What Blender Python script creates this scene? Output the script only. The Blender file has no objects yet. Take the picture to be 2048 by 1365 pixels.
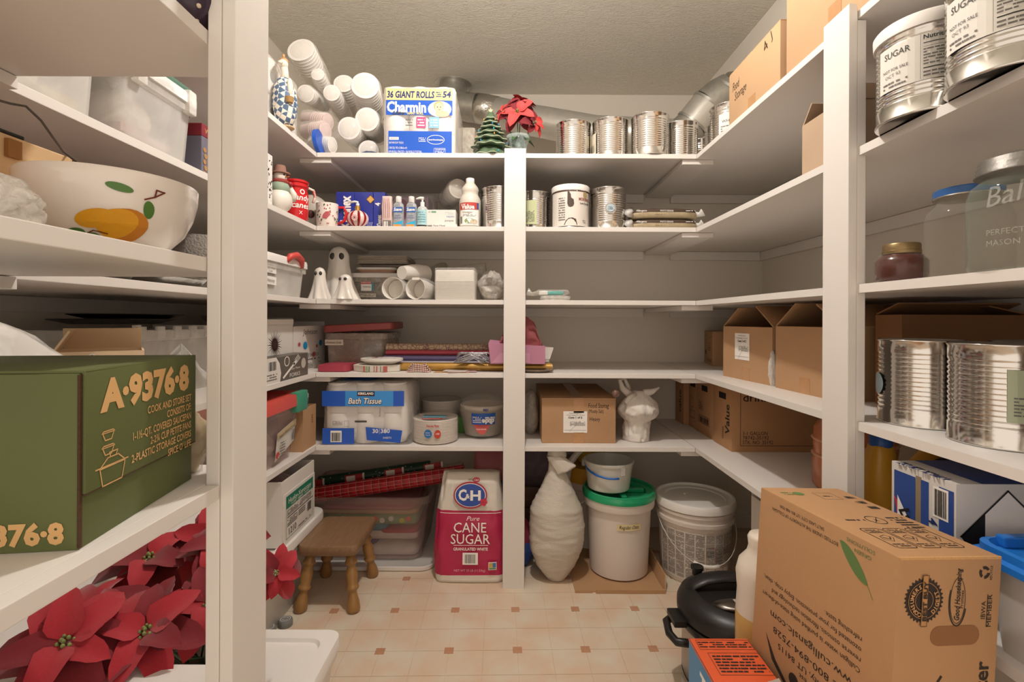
import bpy, bmesh, math, random
from mathutils import Vector as V, Matrix, noise
R = random.Random(7)
SC = bpy.context.scene
COL = SC.collection
PI = math.pi
rad = math.radians
# ---------- picture <-> room helpers (camera at 0,0,H looking along +y) ----------
F, CX, CY, H = 978.0, 1022.0, 640.0, 1.107
def X(px, y): return (px - CX) * y / F
def Z(py, y): return H - (py - CY) * y / F
def P(px, py, y): return (X(px, y), y, Z(py, y))
# ---------- camera, world, lamp, exposure ----------
cam_d = bpy.data.cameras.new('camera'); cam = bpy.data.objects.new('camera', cam_d); COL.objects.link(cam)
cam.location = (0, 0, H); cam.rotation_euler = (rad(90), rad(-0.25), 0)
cam_d.sensor_width = 36.0; cam_d.lens = F / 2048 * 36
cam_d.shift_x = (1024 - CX) / 2048; cam_d.shift_y = -(682.5 - CY) / 2048
cam_d.clip_start = 0.02
SC.camera = cam
W = bpy.data.worlds.new('hall_light'); SC.world = W; W.use_nodes = True
W.node_tree.nodes['Background'].inputs[0].default_value = (1.0, 0.86, 0.73, 1)
W.node_tree.nodes['Background'].inputs[1].default_value = 1.2
LAMP_POWER = 66.0
SC.view_settings.view_transform = 'Standard'; SC.view_settings.look = 'None'
SC.view_settings.gamma = 1.0; SC.view_settings.exposure = 0.06; SC.view_settings.use_curve_mapping = False
try:
    SC.cycles.transparent_max_bounces = 24; SC.cycles.max_bounces = 10; SC.cycles.diffuse_bounces = 6
    SC.cycles.caustics_reflective = False; SC.cycles.caustics_refractive = False; SC.cycles.sample_clamp_indirect = 4
except Exception: pass

# ---------- materials ----------
def s2l(c):
    if isinstance(c, str): c = [int(c[i:i+2], 16) / 255 for i in (0, 2, 4)]
    return tuple((x / 12.92 if x <= .04045 else ((x + .055) / 1.055) ** 2.4) for x in c) + (1,)
MATS = {}
def mat(name, col=None, rough=.5, metal=0, spec=.5, var=0, vscale=8, bump=0, bscale=60, stretch=None, trans=0, alpha=1, emit=0, ior=1.45, coat=0, sheen=0, sss=0):
    if name in MATS: return MATS[name]
    m = bpy.data.materials.new(name); m.use_nodes = True; nt = m.node_tree; b = nt.nodes['Principled BSDF']
    c = s2l(col); I = b.inputs
    I['Base Color'].default_value = c; I['Roughness'].default_value = rough; I['Metallic'].default_value = metal
    I['IOR'].default_value = ior; I['Specular IOR Level'].default_value = spec; I['Transmission Weight'].default_value = trans
    I['Alpha'].default_value = alpha; I['Coat Weight'].default_value = coat
    if sheen: I['Sheen Weight'].default_value = sheen
    if emit: I['Emission Color'].default_value = c; I['Emission Strength'].default_value = emit
    tc = nt.nodes.new('ShaderNodeTexCoord'); src = tc.outputs['Object']
    if stretch:
        mp = nt.nodes.new('ShaderNodeMapping'); mp.inputs['Scale'].default_value = stretch; nt.links.new(src, mp.inputs[0]); src = mp.outputs[0]
    if var:
        n = nt.nodes.new('ShaderNodeTexNoise'); n.inputs['Scale'].default_value = vscale; n.inputs['Detail'].default_value = 5
        nt.links.new(src, n.inputs['Vector'])
        mx = nt.nodes.new('ShaderNodeMix'); mx.data_type = 'RGBA'
        mx.inputs[6].default_value = tuple(x * (1 - var) for x in c[:3]) + (1,); mx.inputs[7].default_value = tuple(min(1, x * (1 + var)) for x in c[:3]) + (1,)
        nt.links.new(n.outputs[0], mx.inputs[0]); nt.links.new(mx.outputs[2], I['Base Color'])
    if bump:
        n = nt.nodes.new('ShaderNodeTexNoise'); n.inputs['Scale'].default_value = bscale; n.inputs['Detail'].default_value = 4
        nt.links.new(src, n.inputs['Vector'])
        bp = nt.nodes.new('ShaderNodeBump'); bp.inputs['Strength'].default_value = bump; bp.inputs['Distance'].default_value = .01
        nt.links.new(n.outputs[0], bp.inputs['Height']); nt.links.new(bp.outputs[0], I['Normal'])
    MATS[name] = m; return m
def film(name, col='f4f2ee', op=.25, rough=.12, bump=.5, bscale=25, gl=.5):
    """thin clear plastic: mostly see-through, milky where it creases, glossy"""
    if name in MATS: return MATS[name]
    m = bpy.data.materials.new(name); m.use_nodes = True; nt = m.node_tree; b = nt.nodes['Principled BSDF']; out = nt.nodes['Material Output']
    b.inputs['Base Color'].default_value = s2l(col); b.inputs['Roughness'].default_value = rough; b.inputs['Specular IOR Level'].default_value = .8
    tr = nt.nodes.new('ShaderNodeBsdfTransparent'); tr.inputs[0].default_value = (.985, .98, .97, 1)
    mx = nt.nodes.new('ShaderNodeMixShader'); tc = nt.nodes.new('ShaderNodeTexCoord')
    n = nt.nodes.new('ShaderNodeTexNoise'); n.inputs['Scale'].default_value = bscale; n.inputs['Detail'].default_value = 6; n.inputs['Distortion'].default_value = 1.5
    nt.links.new(tc.outputs['Object'], n.inputs['Vector'])
    mr = nt.nodes.new('ShaderNodeMapRange'); mr.inputs[1].default_value = .4; mr.inputs[2].default_value = .75; mr.inputs[3].default_value = op * .8; mr.inputs[4].default_value = min(1, op * 1.45)
    nt.links.new(n.outputs[0], mr.inputs[0])
    lw = nt.nodes.new('ShaderNodeLayerWeight'); lw.inputs[0].default_value = .35
    ad = nt.nodes.new('ShaderNodeMath'); ad.operation = 'MULTIPLY_ADD'; ad.inputs[1].default_value = gl; ad.use_clamp = True
    nt.links.new(lw.outputs['Facing'], ad.inputs[0]); nt.links.new(mr.outputs[0], ad.inputs[2])
    if bump:
        bp = nt.nodes.new('ShaderNodeBump'); bp.inputs['Strength'].default_value = bump * .5; bp.inputs['Distance'].default_value = .004
        nt.links.new(n.outputs[0], bp.inputs['Height']); nt.links.new(bp.outputs[0], b.inputs['Normal'])
    nt.links.new(ad.outputs[0], mx.inputs[0]); nt.links.new(tr.outputs[0], mx.inputs[1]); nt.links.new(b.outputs[0], mx.inputs[2]); nt.links.new(mx.outputs[0], out.inputs[0])
    MATS[name] = m; return m
def plain(c, rough=.5, **k):
    return mat('ink_' + c + '_%d' % int(rough * 100), c, rough, **k)

# ---------- mesh collector ----------
class M:
    def __init__(s): s.b = bmesh.new()
    def _x(s, vs, m):
        if m is not None: bmesh.ops.transform(s.b, matrix=m, verts=vs)
    def box(s, x0, y0, z0, x1, y1, z1, bev=0, m=None, seg=2):
        vs = [s.b.verts.new((x, y, z)) for x in (x0, x1) for y in (y0, y1) for z in (z0, z1)]
        q = [(0,1,3,2),(4,6,7,5),(0,4,5,1),(2,3,7,6),(0,2,6,4),(1,5,7,3)]
        fs = [s.b.faces.new([vs[i] for i in f]) for f in q]
        if bev:
            es = list({e for f in fs for e in f.edges})
            r = bmesh.ops.bevel(s.b, geom=es, offset=bev, segments=seg, affect='EDGES', profile=.6)
            vs = list({v for f in r['faces'] for v in f.verts} | {v for v in vs if v.is_valid})
        s._x(vs, m); return s
    def hexa(s, b4, t4):
        vs = [s.b.verts.new(p) for p in list(b4) + list(t4)]
        for f in ((3,2,1,0),(4,5,6,7),(0,1,5,4),(1,2,6,5),(2,3,7,6),(3,0,4,7)): s.b.faces.new([vs[i] for i in f])
        return s
    def loft(s, rings, cap0=True, cap1=True, m=None, closed=True):
        L = [[s.b.verts.new(p) for p in r] for r in rings]; n = len(L[0])
        for a, c in zip(L, L[1:]):
            for i in range(n if closed else n - 1):
                j = (i + 1) % n; s.b.faces.new((a[i], a[j], c[j], c[i]))
        if cap0: s.b.faces.new(L[0][::-1])
        if cap1: s.b.faces.new(L[-1])
        s._x([v for r in L for v in r], m); return s
    def lathe(s, prof, seg=32, m=None, cap0=True, cap1=True, sx=1, sy=1, fn=None):
        rs = []
        for r, z in prof:
            r = max(r, 1e-4)
            ring = []
            for i in range(seg):
                a = 2 * PI * i / seg; k = fn(a, z) if fn else 1
                ring.append((r * k * math.cos(a) * sx, r * k * math.sin(a) * sy, z))
            rs.append(ring)
        return s.loft(rs, cap0, cap1, m)
    def cyl(s, r, z0, z1, seg=24, m=None): return s.lathe([(r, z0), (r, z1)], seg, m)
    def tube(s, pts, r, seg=8, caps=True, m=None):
        pts = [V(p) for p in pts]; rs = []; up = V((0, 0, 1)); pr = None
        for i, p in enumerate(pts):
            d = (pts[min(i + 1, len(pts) - 1)] - pts[max(i - 1, 0)]).normalized()
            if pr is None: a = d.cross(up); a = a if a.length > .05 else d.cross(V((1, 0, 0)))
            else: a = pr - d * pr.dot(d)
            a.normalize(); pr = a; c = d.cross(a); rr = r[i] if isinstance(r, (list, tuple)) else r
            rs.append([p + (a * math.cos(t) - c * math.sin(t)) * -rr for t in [2 * PI * k / seg for k in range(seg)]])
        return s.loft(rs, caps, caps, m)
    def grid(s, fn, nu, nv, m=None):
        g = [[s.b.verts.new(fn(i / nu, j / nv)) for i in range(nu + 1)] for j in range(nv + 1)]
        for j in range(nv):
            for i in range(nu): s.b.faces.new((g[j][i], g[j][i+1], g[j+1][i+1], g[j+1][i]))
        s._x([v for r in g for v in r], m); return s
    def ball(s, c, r, seg=16, rings=10, m=None, fn=None):
        r = (r, r, r) if not isinstance(r, (list, tuple)) else r; pr = []
        for j in range(rings + 1):
            t = -PI / 2 + PI * j / rings
            ring = []
            for i in range(seg):
                a = 2 * PI * i / seg; k = fn(a, t) if fn else 1; q = max(math.cos(t), 1e-3)
                ring.append((c[0] + r[0] * q * math.cos(a) * k, c[1] + r[1] * q * math.sin(a) * k, c[2] + r[2] * math.sin(t) * k))
            pr.append(ring)
        return s.loft(pr, True, True, m)
    def poly(s, pts, m=None):
        vs = [s.b.verts.new(p) for p in pts]; s.b.faces.new(vs); s._x(vs, m); return s
    def plate(s, pts, n, t):
        """flat polygon given thickness t along n"""
        n = V(n) * t; a = [V(p) for p in pts]; return s.loft([a, [p + n for p in a]])
    def shape(s, fn):
        for v in s.b.verts: v.co = V(fn(v.co))
        return s
def link(o, parent=None):
    COL.objects.link(o)
    if parent is not None: o.parent = parent
    return o
def part(name, m, material, parent, smooth=False, label=None, loc=None, rot=None, kind=None):
    me = bpy.data.meshes.new(name)
    if isinstance(m, M):
        bmesh.ops.recalc_face_normals(m.b, faces=m.b.faces); m.b.to_mesh(me); m.b.free()
    else: me = m
    if material is not None and not me.materials: me.materials.append(material)
    if smooth is not False:
        for p in me.polygons: p.use_smooth = True
        if smooth is not True:
            try: me.set_sharp_from_angle(angle=rad(smooth))
            except Exception: pass
    o = bpy.data.objects.new(name, me); link(o, parent)
    if label: o['label'] = label
    if kind: o['kind'] = kind
    if loc is not None: o.location = loc
    if rot is not None: o.rotation_euler = rot
    return o
def tag(o, label, cat, group=None, kind=None):
    o['label'] = label; o['category'] = cat
    if group: o['group'] = group
    if kind: o['kind'] = kind
    return o
def thing(name, label, cat, loc=(0,0,0), rz=0, group=None, rot=None):
    o = bpy.data.objects.new(name, None); o.empty_display_size = .02; link(o)
    o.location = loc; o.rotation_euler = rot if rot is not None else (0, 0, rz); return tag(o, label, cat, group)
def solo(name, m, material, label, cat, loc=(0,0,0), rz=0, smooth=False, group=None, rot=None):
    o = part(name, m, material, None, smooth); o.location = loc; o.rotation_euler = rot if rot is not None else (0, 0, rz); return tag(o, label, cat, group)
def kids(o): return [c for c in bpy.data.objects if c.parent == o]
def dup(root, loc, label, rz=None, group=None, rot=None, scale=None):
    r = root.copy(); link(r); r.location = loc; r['label'] = label
    if rz is not None: r.rotation_euler = (0, 0, rz)
    if rot is not None: r.rotation_euler = rot
    if scale: r.scale = (scale,) * 3
    if group: r['group'] = group
    for c in kids(root):
        d = c.copy(); link(d); d.parent = r
        for g in kids(c):
            e = g.copy(); link(e); e.parent = d
    return r
def struct(name, m, material, smooth=False):
    o = part(name, m, material, None, smooth); o['kind'] = 'structure'; return o

# ---------- printing: flat or wrapped frames ----------
class Flat:
    def __init__(s, o, U, N): s.o = V(o); s.U = V(U).normalized(); s.Vv = V(N).normalized()
    def at(s, u, v, e=0): return s.o + s.U * u + s.Vv * v + s.U.cross(s.Vv) * e
class Cyl:
    """wraps round a z axis at c: u runs to the right seen from outside, u=0 faces angle a0 (radians; -pi/2 = towards -y)"""
    def __init__(s, c, r, a0=-PI/2): s.c = V(c); s.r = r; s.a = a0
    def at(s, u, v, e=0):
        r = s.r(v) if callable(s.r) else s.r
        a = s.a + u / (s.r(0) if callable(s.r) else s.r); return s.c + V(((r + e) * math.cos(a), (r + e) * math.sin(a), v))
def bface(w, d, h, which):
    return {'front': Flat((-w/2, -d/2, 0), (1,0,0), (0,0,1)), 'left': Flat((-w/2, d/2, 0), (0,-1,0), (0,0,1)),
            'right': Flat((w/2, -d/2, 0), (0,1,0), (0,0,1)), 'top': Flat((-w/2, -d/2, h), (1,0,0), (0,1,0))}[which]
_TX = {}
def glyphs(t, shear=0, bold=0, res=2):
    k = (t, shear, bold)
    if k not in _TX:
        c = bpy.data.curves.new('t', 'FONT'); c.body = t; c.size = 1; c.shear = shear; c.offset = bold; c.resolution_u = res; c.fill_mode = 'FRONT'
        o = bpy.data.objects.new('t', c); COL.objects.link(o)
        bpy.context.view_layer.update()
        me = o.to_mesh(); vs = [tuple(v.co[:2]) for v in me.vertices]; fs = [tuple(p.vertices) for p in me.polygons]
        o.to_mesh_clear(); bpy.data.objects.remove(o); bpy.data.curves.remove(c)
        xs = [v[0] for v in vs] or [0]; _TX[k] = (vs, fs, min(xs), max(xs))
    return _TX[k]
class Print:
    def __init__(s, parent, frame, base=.0006): s.p = parent; s.f = frame; s.e = base; s.d = {}; s.n = 0; s.deep = 0
    def _m(s, name, m):
        if not s.deep: s.n += 1
        k = (name, m.name, s.n)
        if k not in s.d: s.d[k] = (M(), m)
        return s.d[k][0]
    def text(s, t, x, y, size, m, rot=0, w=None, al='l', shear=0, bold=0, lay=1, name='lettering', ht=None):
        """size = letter height scale (1 em); w squeezes the line to a width"""
        vs, fs, a, b = glyphs(t, shear, bold); k = size if w is None else w / max(1e-6, (b - a))
        off = {'l': -a * k, 'c': -(a + b) / 2 * k, 'r': -b * k}[al]; c, sn = math.cos(rot), math.sin(rot); mm = s._m(name, m).b
        q = []
        for vx, vy in vs:
            u = vx * k + off; v = vy * size; q.append(mm.verts.new(s.f.at(x + u * c - v * sn, y + u * sn + v * c, s.e * lay)))
        for f in fs:
            try: mm.faces.new([q[i] for i in f])
            except ValueError: pass
        return s
    def rect(s, x0, y0, x1, y1, m, lay=1, name='printed_panel', nx=1, ny=1):
        s._m(name, m).grid(lambda u, v: s.f.at(x0 + (x1 - x0) * u, y0 + (y1 - y0) * v, s.e * lay), nx, ny); return s
    def poly(s, pts, m, lay=1, name='printed_shape'):
        s._m(name, m).poly([s.f.at(a, b, s.e * lay) for a, b in pts]); return s
    def disc(s, x, y, r, m, lay=1, name='printed_shape', ry=None, n=20, a0=0, a1=2*PI):
        ry = ry or r; return s.poly([(x + r * math.cos(a0 + (a1-a0) * i / n), y + ry * math.sin(a0 + (a1-a0) * i / n)) for i in range(n)], m, lay, name)
    def ring(s, x, y, r, t, m, lay=1, name='printed_line', ry=None, n=28, a0=0, a1=2*PI):
        ry = ry or r; P = lambda k, q: (x + (r - q) * math.cos(a0 + (a1-a0) * k / n), y + (ry - q) * math.sin(a0 + (a1-a0) * k / n))
        for i in range(n): s.poly([P(i, 0), P(i+1, 0), P(i+1, t), P(i, t)], m, lay, name)
        return s
    def line(s, pts, t, m, lay=1, name='printed_line', close=False):
        pts = list(pts) + ([pts[0]] if close else [])
        for (ax, ay), (bx, by) in zip(pts, pts[1:]):
            dx, dy = bx - ax, by - ay; L = math.hypot(dx, dy) or 1e-6; nx, ny = -dy / L * t / 2, dx / L * t / 2; ex, ey = dx / L * t * .4, dy / L * t * .4
            s.poly([(ax+nx-ex, ay+ny-ey), (ax-nx-ex, ay-ny-ey), (bx-nx+ex, by-ny+ey), (bx+nx+ex, by+ny+ey)], m, lay, name)
        return s
    def frame(s, x0, y0, x1, y1, t, m, lay=1): return s.line([(x0,y0),(x1,y0),(x1,y1),(x0,y1)], t, m, lay, close=True)
    def small(s, x0, y0, x1, y1, n, m, lay=1, seed=1):
        """lines of print too small to read"""
        r = random.Random(seed); dy = (y1 - y0) / n
        for i in range(n):
            x = x0; yy = y1 - dy * (i + .75)
            while x < x1 * 1.0 - 1e-6:
                w = min((x1 - x0) * r.uniform(.05, .2), x1 - x)
                if r.random() > .1: s.rect(x, yy, x + w * .85, yy + dy * .45, m, lay, 'small_print')
                x += w
        return s
    def bars(s, x0, y0, x1, y1, m, n=14, lay=2, seed=3):
        r = random.Random(seed); x = x0; w = (x1 - x0) / n
        for i in range(n): s.rect(x, y0, x + w * r.choice((.3, .5, .7)), y1, m, lay, 'barcode'); x += w
        return s
    def done(s, smooth=False):
        cnt = {}
        for (name, mn, _) in s.d: cnt[(name, mn)] = cnt.get((name, mn), 0) + 1
        out = {}
        for (name, mn, k), (mm, m) in s.d.items():
            key = (name, mn) if cnt[(name, mn)] > 6 else (name, mn, k)
            me = bpy.data.meshes.new(name); mm.b.to_mesh(me); mm.b.free(); out.setdefault(key, []).append((me, m))
        for key, L in out.items():
            me, m = L[0]
            if len(L) > 1:
                b = bmesh.new()
                for q, _ in L: b.from_mesh(q); bpy.data.meshes.remove(q)
                me = bpy.data.meshes.new(key[0]); b.to_mesh(me); b.free()
            me.materials.append(m); o = bpy.data.objects.new(key[0], me); link(o, s.p)
            if len(L) > 6: o['kind'] = 'stuff'
def _whole(fn):
    def g(s, *a, **k):
        s.n += 1; s.deep += 1
        try: return fn(s, *a, **k)
        finally: s.deep -= 1
    return g
for _n in ('text', 'ring', 'line', 'frame', 'small', 'bars'): setattr(Print, _n, _whole(getattr(Print, _n)))
BLK = plain('1d1b1a'); GRY = plain('6b6762'); WHT = plain('efebe5')

PAINT = mat('painted_board', 'dfdad4', .42, bump=.05, bscale=18, stretch=(1, 1, .08), var=.02, vscale=4)
WALLP = mat('painted_wall', 'dcd5ca', .6, bump=.05, bscale=70)
# ================= THE ROOM =================
XR, XL, YB, XWR, XWL, YW, ZC, YW2 = .767, -.809, 2.028, 1.345, -1.41, 2.62, 2.74, 3.54
ZS = [1.798, 1.4935, 1.189, .8845, .580]; T = .019
Z1, Z2, Z3, Z4, Z5 = ZS
def floor_mat(name, c1, c2):
    m = mat(name, c1, .42, spec=.4); nt = m.node_tree; b = nt.nodes['Principled BSDF']
    g = nt.nodes.new('ShaderNodeNewGeometry'); n = nt.nodes.new('ShaderNodeTexNoise'); n.inputs['Scale'].default_value = 7; n.inputs['Detail'].default_value = 5
    nt.links.new(g.outputs['Position'], n.inputs['Vector'])
    cr = nt.nodes.new('ShaderNodeValToRGB'); e = cr.color_ramp.elements; e[0].position = .36; e[0].color = s2l(c1); e[1].position = .64; e[1].color = s2l(c2)
    nt.links.new(n.outputs[0], cr.inputs[0]); nt.links.new(cr.outputs[0], b.inputs['Base Color']); return m
FT = floor_mat('vinyl_cream', 'd8bda3', 'dacfbb')
fl = struct('floor', M().box(-1.45, -1.2, -.03, 1.4, 2.64, 0), floor_mat('vinyl_joint', 'cab39c', 'd4c4b0'))
gx, gy, ga = .0215, 1.865, rad(1.2); tm = M().box(-.0563, -.0563, 0, .0563, .0563, .0012); tme = bpy.data.meshes.new('tile'); tm.b.to_mesh(tme); tme.materials.append(FT)
ac = M().box(-.0155, -.0155, 0, .0155, .0155, .0017); ame = bpy.data.meshes.new('accent_tile'); ac.b.to_mesh(ame); ame.materials.append(mat('vinyl_terracotta', 'b98a6c', .42, var=.15, vscale=40))
c_, s_ = math.cos(ga), math.sin(ga)
def gpt(i, j): a, b = i * .1143, j * .1143; return (gx + a * c_ - b * s_, gy + a * s_ + b * c_)
for i in range(-8, 8):
    for j in range(-6, 7):
        p = gpt(i + .5, j + .5)
        if p[1] < 2.56 and p[1] > 1.19:
            o = bpy.data.objects.new('tile', tme); link(o, fl); o.location = (p[0], p[1], 0); o.rotation_euler = (0, 0, ga)
for i in range(-6, 7, 2):
    for j in range(-6, 6, 2):
        p = gpt(i, j)
        if p[1] < 2.56: o = bpy.data.objects.new('accent_tile', ame); link(o, fl); o.location = (p[0], p[1], 0); o.rotation_euler = (0, 0, ga)
def ceil_mat():
    m = mat('textured_ceiling', 'e2ded2', .75); nt = m.node_tree; b = nt.nodes['Principled BSDF']
    g = nt.nodes.new('ShaderNodeNewGeometry'); mp = nt.nodes.new('ShaderNodeMapping'); mp.inputs['Scale'].default_value = (5, 16, 1); nt.links.new(g.outputs['Position'], mp.inputs[0])
    n = nt.nodes.new('ShaderNodeTexNoise'); n.inputs['Scale'].default_value = 4.5; n.inputs['Detail'].default_value = 8; n.inputs['Distortion'].default_value = 2.5
    nt.links.new(mp.outputs[0], n.inputs[0]); bp = nt.nodes.new('ShaderNodeBump'); bp.inputs['Strength'].default_value = 1.0; bp.inputs['Distance'].default_value = .012
    nt.links.new(n.outputs[0], bp.inputs['Height']); nt.links.new(bp.outputs[0], b.inputs['Normal']); return m
struct('ceiling', M().box(-1.45, -1.2, ZC, 1.4, YW2 + .04, ZC + .03), ceil_mat())
struct('wall_left', M().box(XWL - .03, -.2, 0, XWL, YW2, ZC), WALLP)
struct('wall_right', M().box(XWR, -.2, 0, XWR + .03, YW2, ZC), WALLP)
struct('wall_back', M().box(XWL, YW, 0, XWR, YW + .03, Z1 - .03).box(XWL, YW, Z1 - .03, XWR, YW2, Z1 - .005), WALLP)
struct('wall_rear', M().box(XWL, YW2, Z1 - .03, XWR, YW2 + .03, ZC), WALLP)
struct('baseboard_back', M().box(XWL, YW - .013, .0, XWR, YW, .075, .003).box(XWL, YW - .007, .075, XWR, YW, .088, .002), PAINT)
struct('baseboard_right', M().box(XWR - .013, 0, .0, XWR, YW - .013, .085, .003), PAINT)
# --- shelves: every board a thing, its supporting cleats its parts ---
LV = ['top', 'second', 'middle', 'fourth', 'lowest']
def board(x0, y0, x1, y1, z, lab, cleats=(), bev=.0012, notch=None):
    t = thing('shelf', lab, 'shelf', ((x0 + x1) / 2, (y0 + y1) / 2, z - T)); ox, oy = (x0 + x1) / 2, (y0 + y1) / 2
    bm_ = M()
    if notch:
        nx, n0, n1 = notch; bm_.box(nx - ox, y0 - oy, 0, x1 - ox, y1 - oy, T).box(x0 - ox, y0 - oy, 0, nx - ox, n0 - oy, T).box(x0 - ox, n1 - oy, 0, nx - ox, y1 - oy, T)
    else: bm_.box(x0 - ox, y0 - oy, 0, x1 - ox, y1 - oy, T, bev)
    part('board', bm_, PAINT, t)
    for c in cleats: part('cleat', M().box(c[0] - ox, c[1] - oy, c[2] - z + T, c[3] - ox, c[4] - oy, c[5] - z + T, .001), PAINT, t)
    return t
PX = .0145
g = .0012
for k, z in enumerate(ZS):
    zb = z - T - g; ch = .045
    board(XL + g, YB, PX - g, YW - .001, z, f'{LV[k]} white shelf board along the back wall, left of the middle post',
          [(XL + .03, YW - .02, zb - ch, PX, YW - .001, zb)] + [(XL - .075, YB + .012, zb - T, XL + .055, YW - .025, zb)])
    board(PX + g, YB, XR - g, YW - .001, z, f'{LV[k]} white shelf board along the back wall, right of the middle post',
          [(PX, YW - .02, zb - ch, XR - .065, YW - .001, zb), (XR - .055, YB + .012, zb - T, XR + .075, YW - .025, zb)])
    board(XR + g, .2, XWR - .001, YW - .001, z, f'{LV[k]} white shelf board along the right wall',
          [(XWR - .02, .2, zb - ch, XWR - .001, YW - .001, zb), (XR + .08, YW - .02, zb - ch, XWR - .022, YW - .001, zb)], notch=(XR + .0195, 1.0835, 1.1635) if k else None)
    board(XWL + .001, .747, XL - g, YW - .001, z, f'{LV[k]} white shelf board along the left wall, beyond the near left post',
          [(XWL + .001, .77, zb - ch, XWL + .02, YW - .001, zb)])
    if k:
        nb = board(XWL + .002, .12, -.4078, .7445, z, f'{LV[k]} white shelf board of the near left bay beside the camera', [(-1.2, .66, zb - T, -.752, .7445, zb)])
        if k > 2: part('nosing', M().box(-.4078 - nb.location.x, .12 - nb.location.y, 0, -.388 - nb.location.x, .6515 - nb.location.y, T, .001), PAINT, nb)
def post(name, boards, lab):
    x, y = boards[0][0], boards[0][1]; t = thing(name, lab, 'post', (x, y, 0))
    for b in boards: part('board', M().box(b[0] - x, b[1] - y, 0, b[2] - x, b[3] - y, b[4], .0015), PAINT, t)
post('shelf_post', [(PX - .0445, YB - .0205, PX + .0445, YB - .0012, 1.812)], 'white middle post standing in front of the back shelves')
y0 = F * .748 / (1697 - CX)
post('shelf_post', [(XR - .0205, y0, XR - .0014, y0 + .089, 1.812), (XR - .0008, 1.0845, XR + .0185, 1.1625, Z1 - .022)], 'white right post at the edge of the right wall shelves')
post('shelf_post', [(-.3875, .653, -.370, .743, ZC - .001), (-.4068, .6535, -.3884, .7425, ZC - .001)], 'tall white left post rising to the ceiling beside the near left bay')
# --- lamp on the ceiling, above the frame ---
lt = thing('ceiling_lamp', 'round porcelain lampholder with a bare bulb on the ceiling above the aisle', 'lamp', (0, 1.27, ZC))
part('lampholder', M().lathe([(.05, 0), (.048, -.02), (.012, -.035), (.01, -.2), (.026, -.21), (.026, -.25)], 28), mat('porcelain', 'f2efe8', .2), lt, 40)
bm_ = M(); bmesh.ops.create_icosphere(bm_.b, subdivisions=2, radius=.045, matrix=Matrix.Translation((0, 0, -.29)))
bulb = mat('bulb_glow', 'ffe7cc', .5); bb = bulb.node_tree.nodes['Principled BSDF']; bb.inputs['Emission Color'].default_value = (1, .93, .87, 1); bb.inputs['Emission Strength'].default_value = LAMP_POWER / (4 * PI * .045**2) / PI
part('bulb', bm_, bulb, lt, True)
# ================= BUILDERS =================
CARD = mat('cardboard', 'b18b66', .75, var=.07, vscale=14, bump=.08, bscale=90)
CARDD = mat('cardboard_inside', '96745a', .8, var=.06, vscale=12)
TAPE = mat('packing_tape', 'b58a62', .18, alpha=1, var=.12, vscale=60)
TIN = mat('tinplate', 'd2cfca', .14, metal=1, bump=.02, bscale=30)
TIND = mat('tin_rim', 'b9b5ae', .22, metal=1)
FILM = film('clear_film', op=.13, gl=.35); FILMW = film('milky_film', 'efece6', op=.5, bscale=18); FOAM = mat('white_foam', 'd6d2cd', .55)
BINM = film('bin_plastic', 'e6e4df', op=.3, bump=.05, bscale=5, rough=.3, gl=.4)
BINP = film('pinkish_bin', 'cbb4b0', op=.1, bump=.04, bscale=4, rough=.3, gl=.4)
WPL = mat('white_plastic', 'e9e5e0', .35); GREYPL = film('grey_bin', 'b9b6ae', op=1.2, bump=.2, bscale=12, rough=.35)

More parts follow.
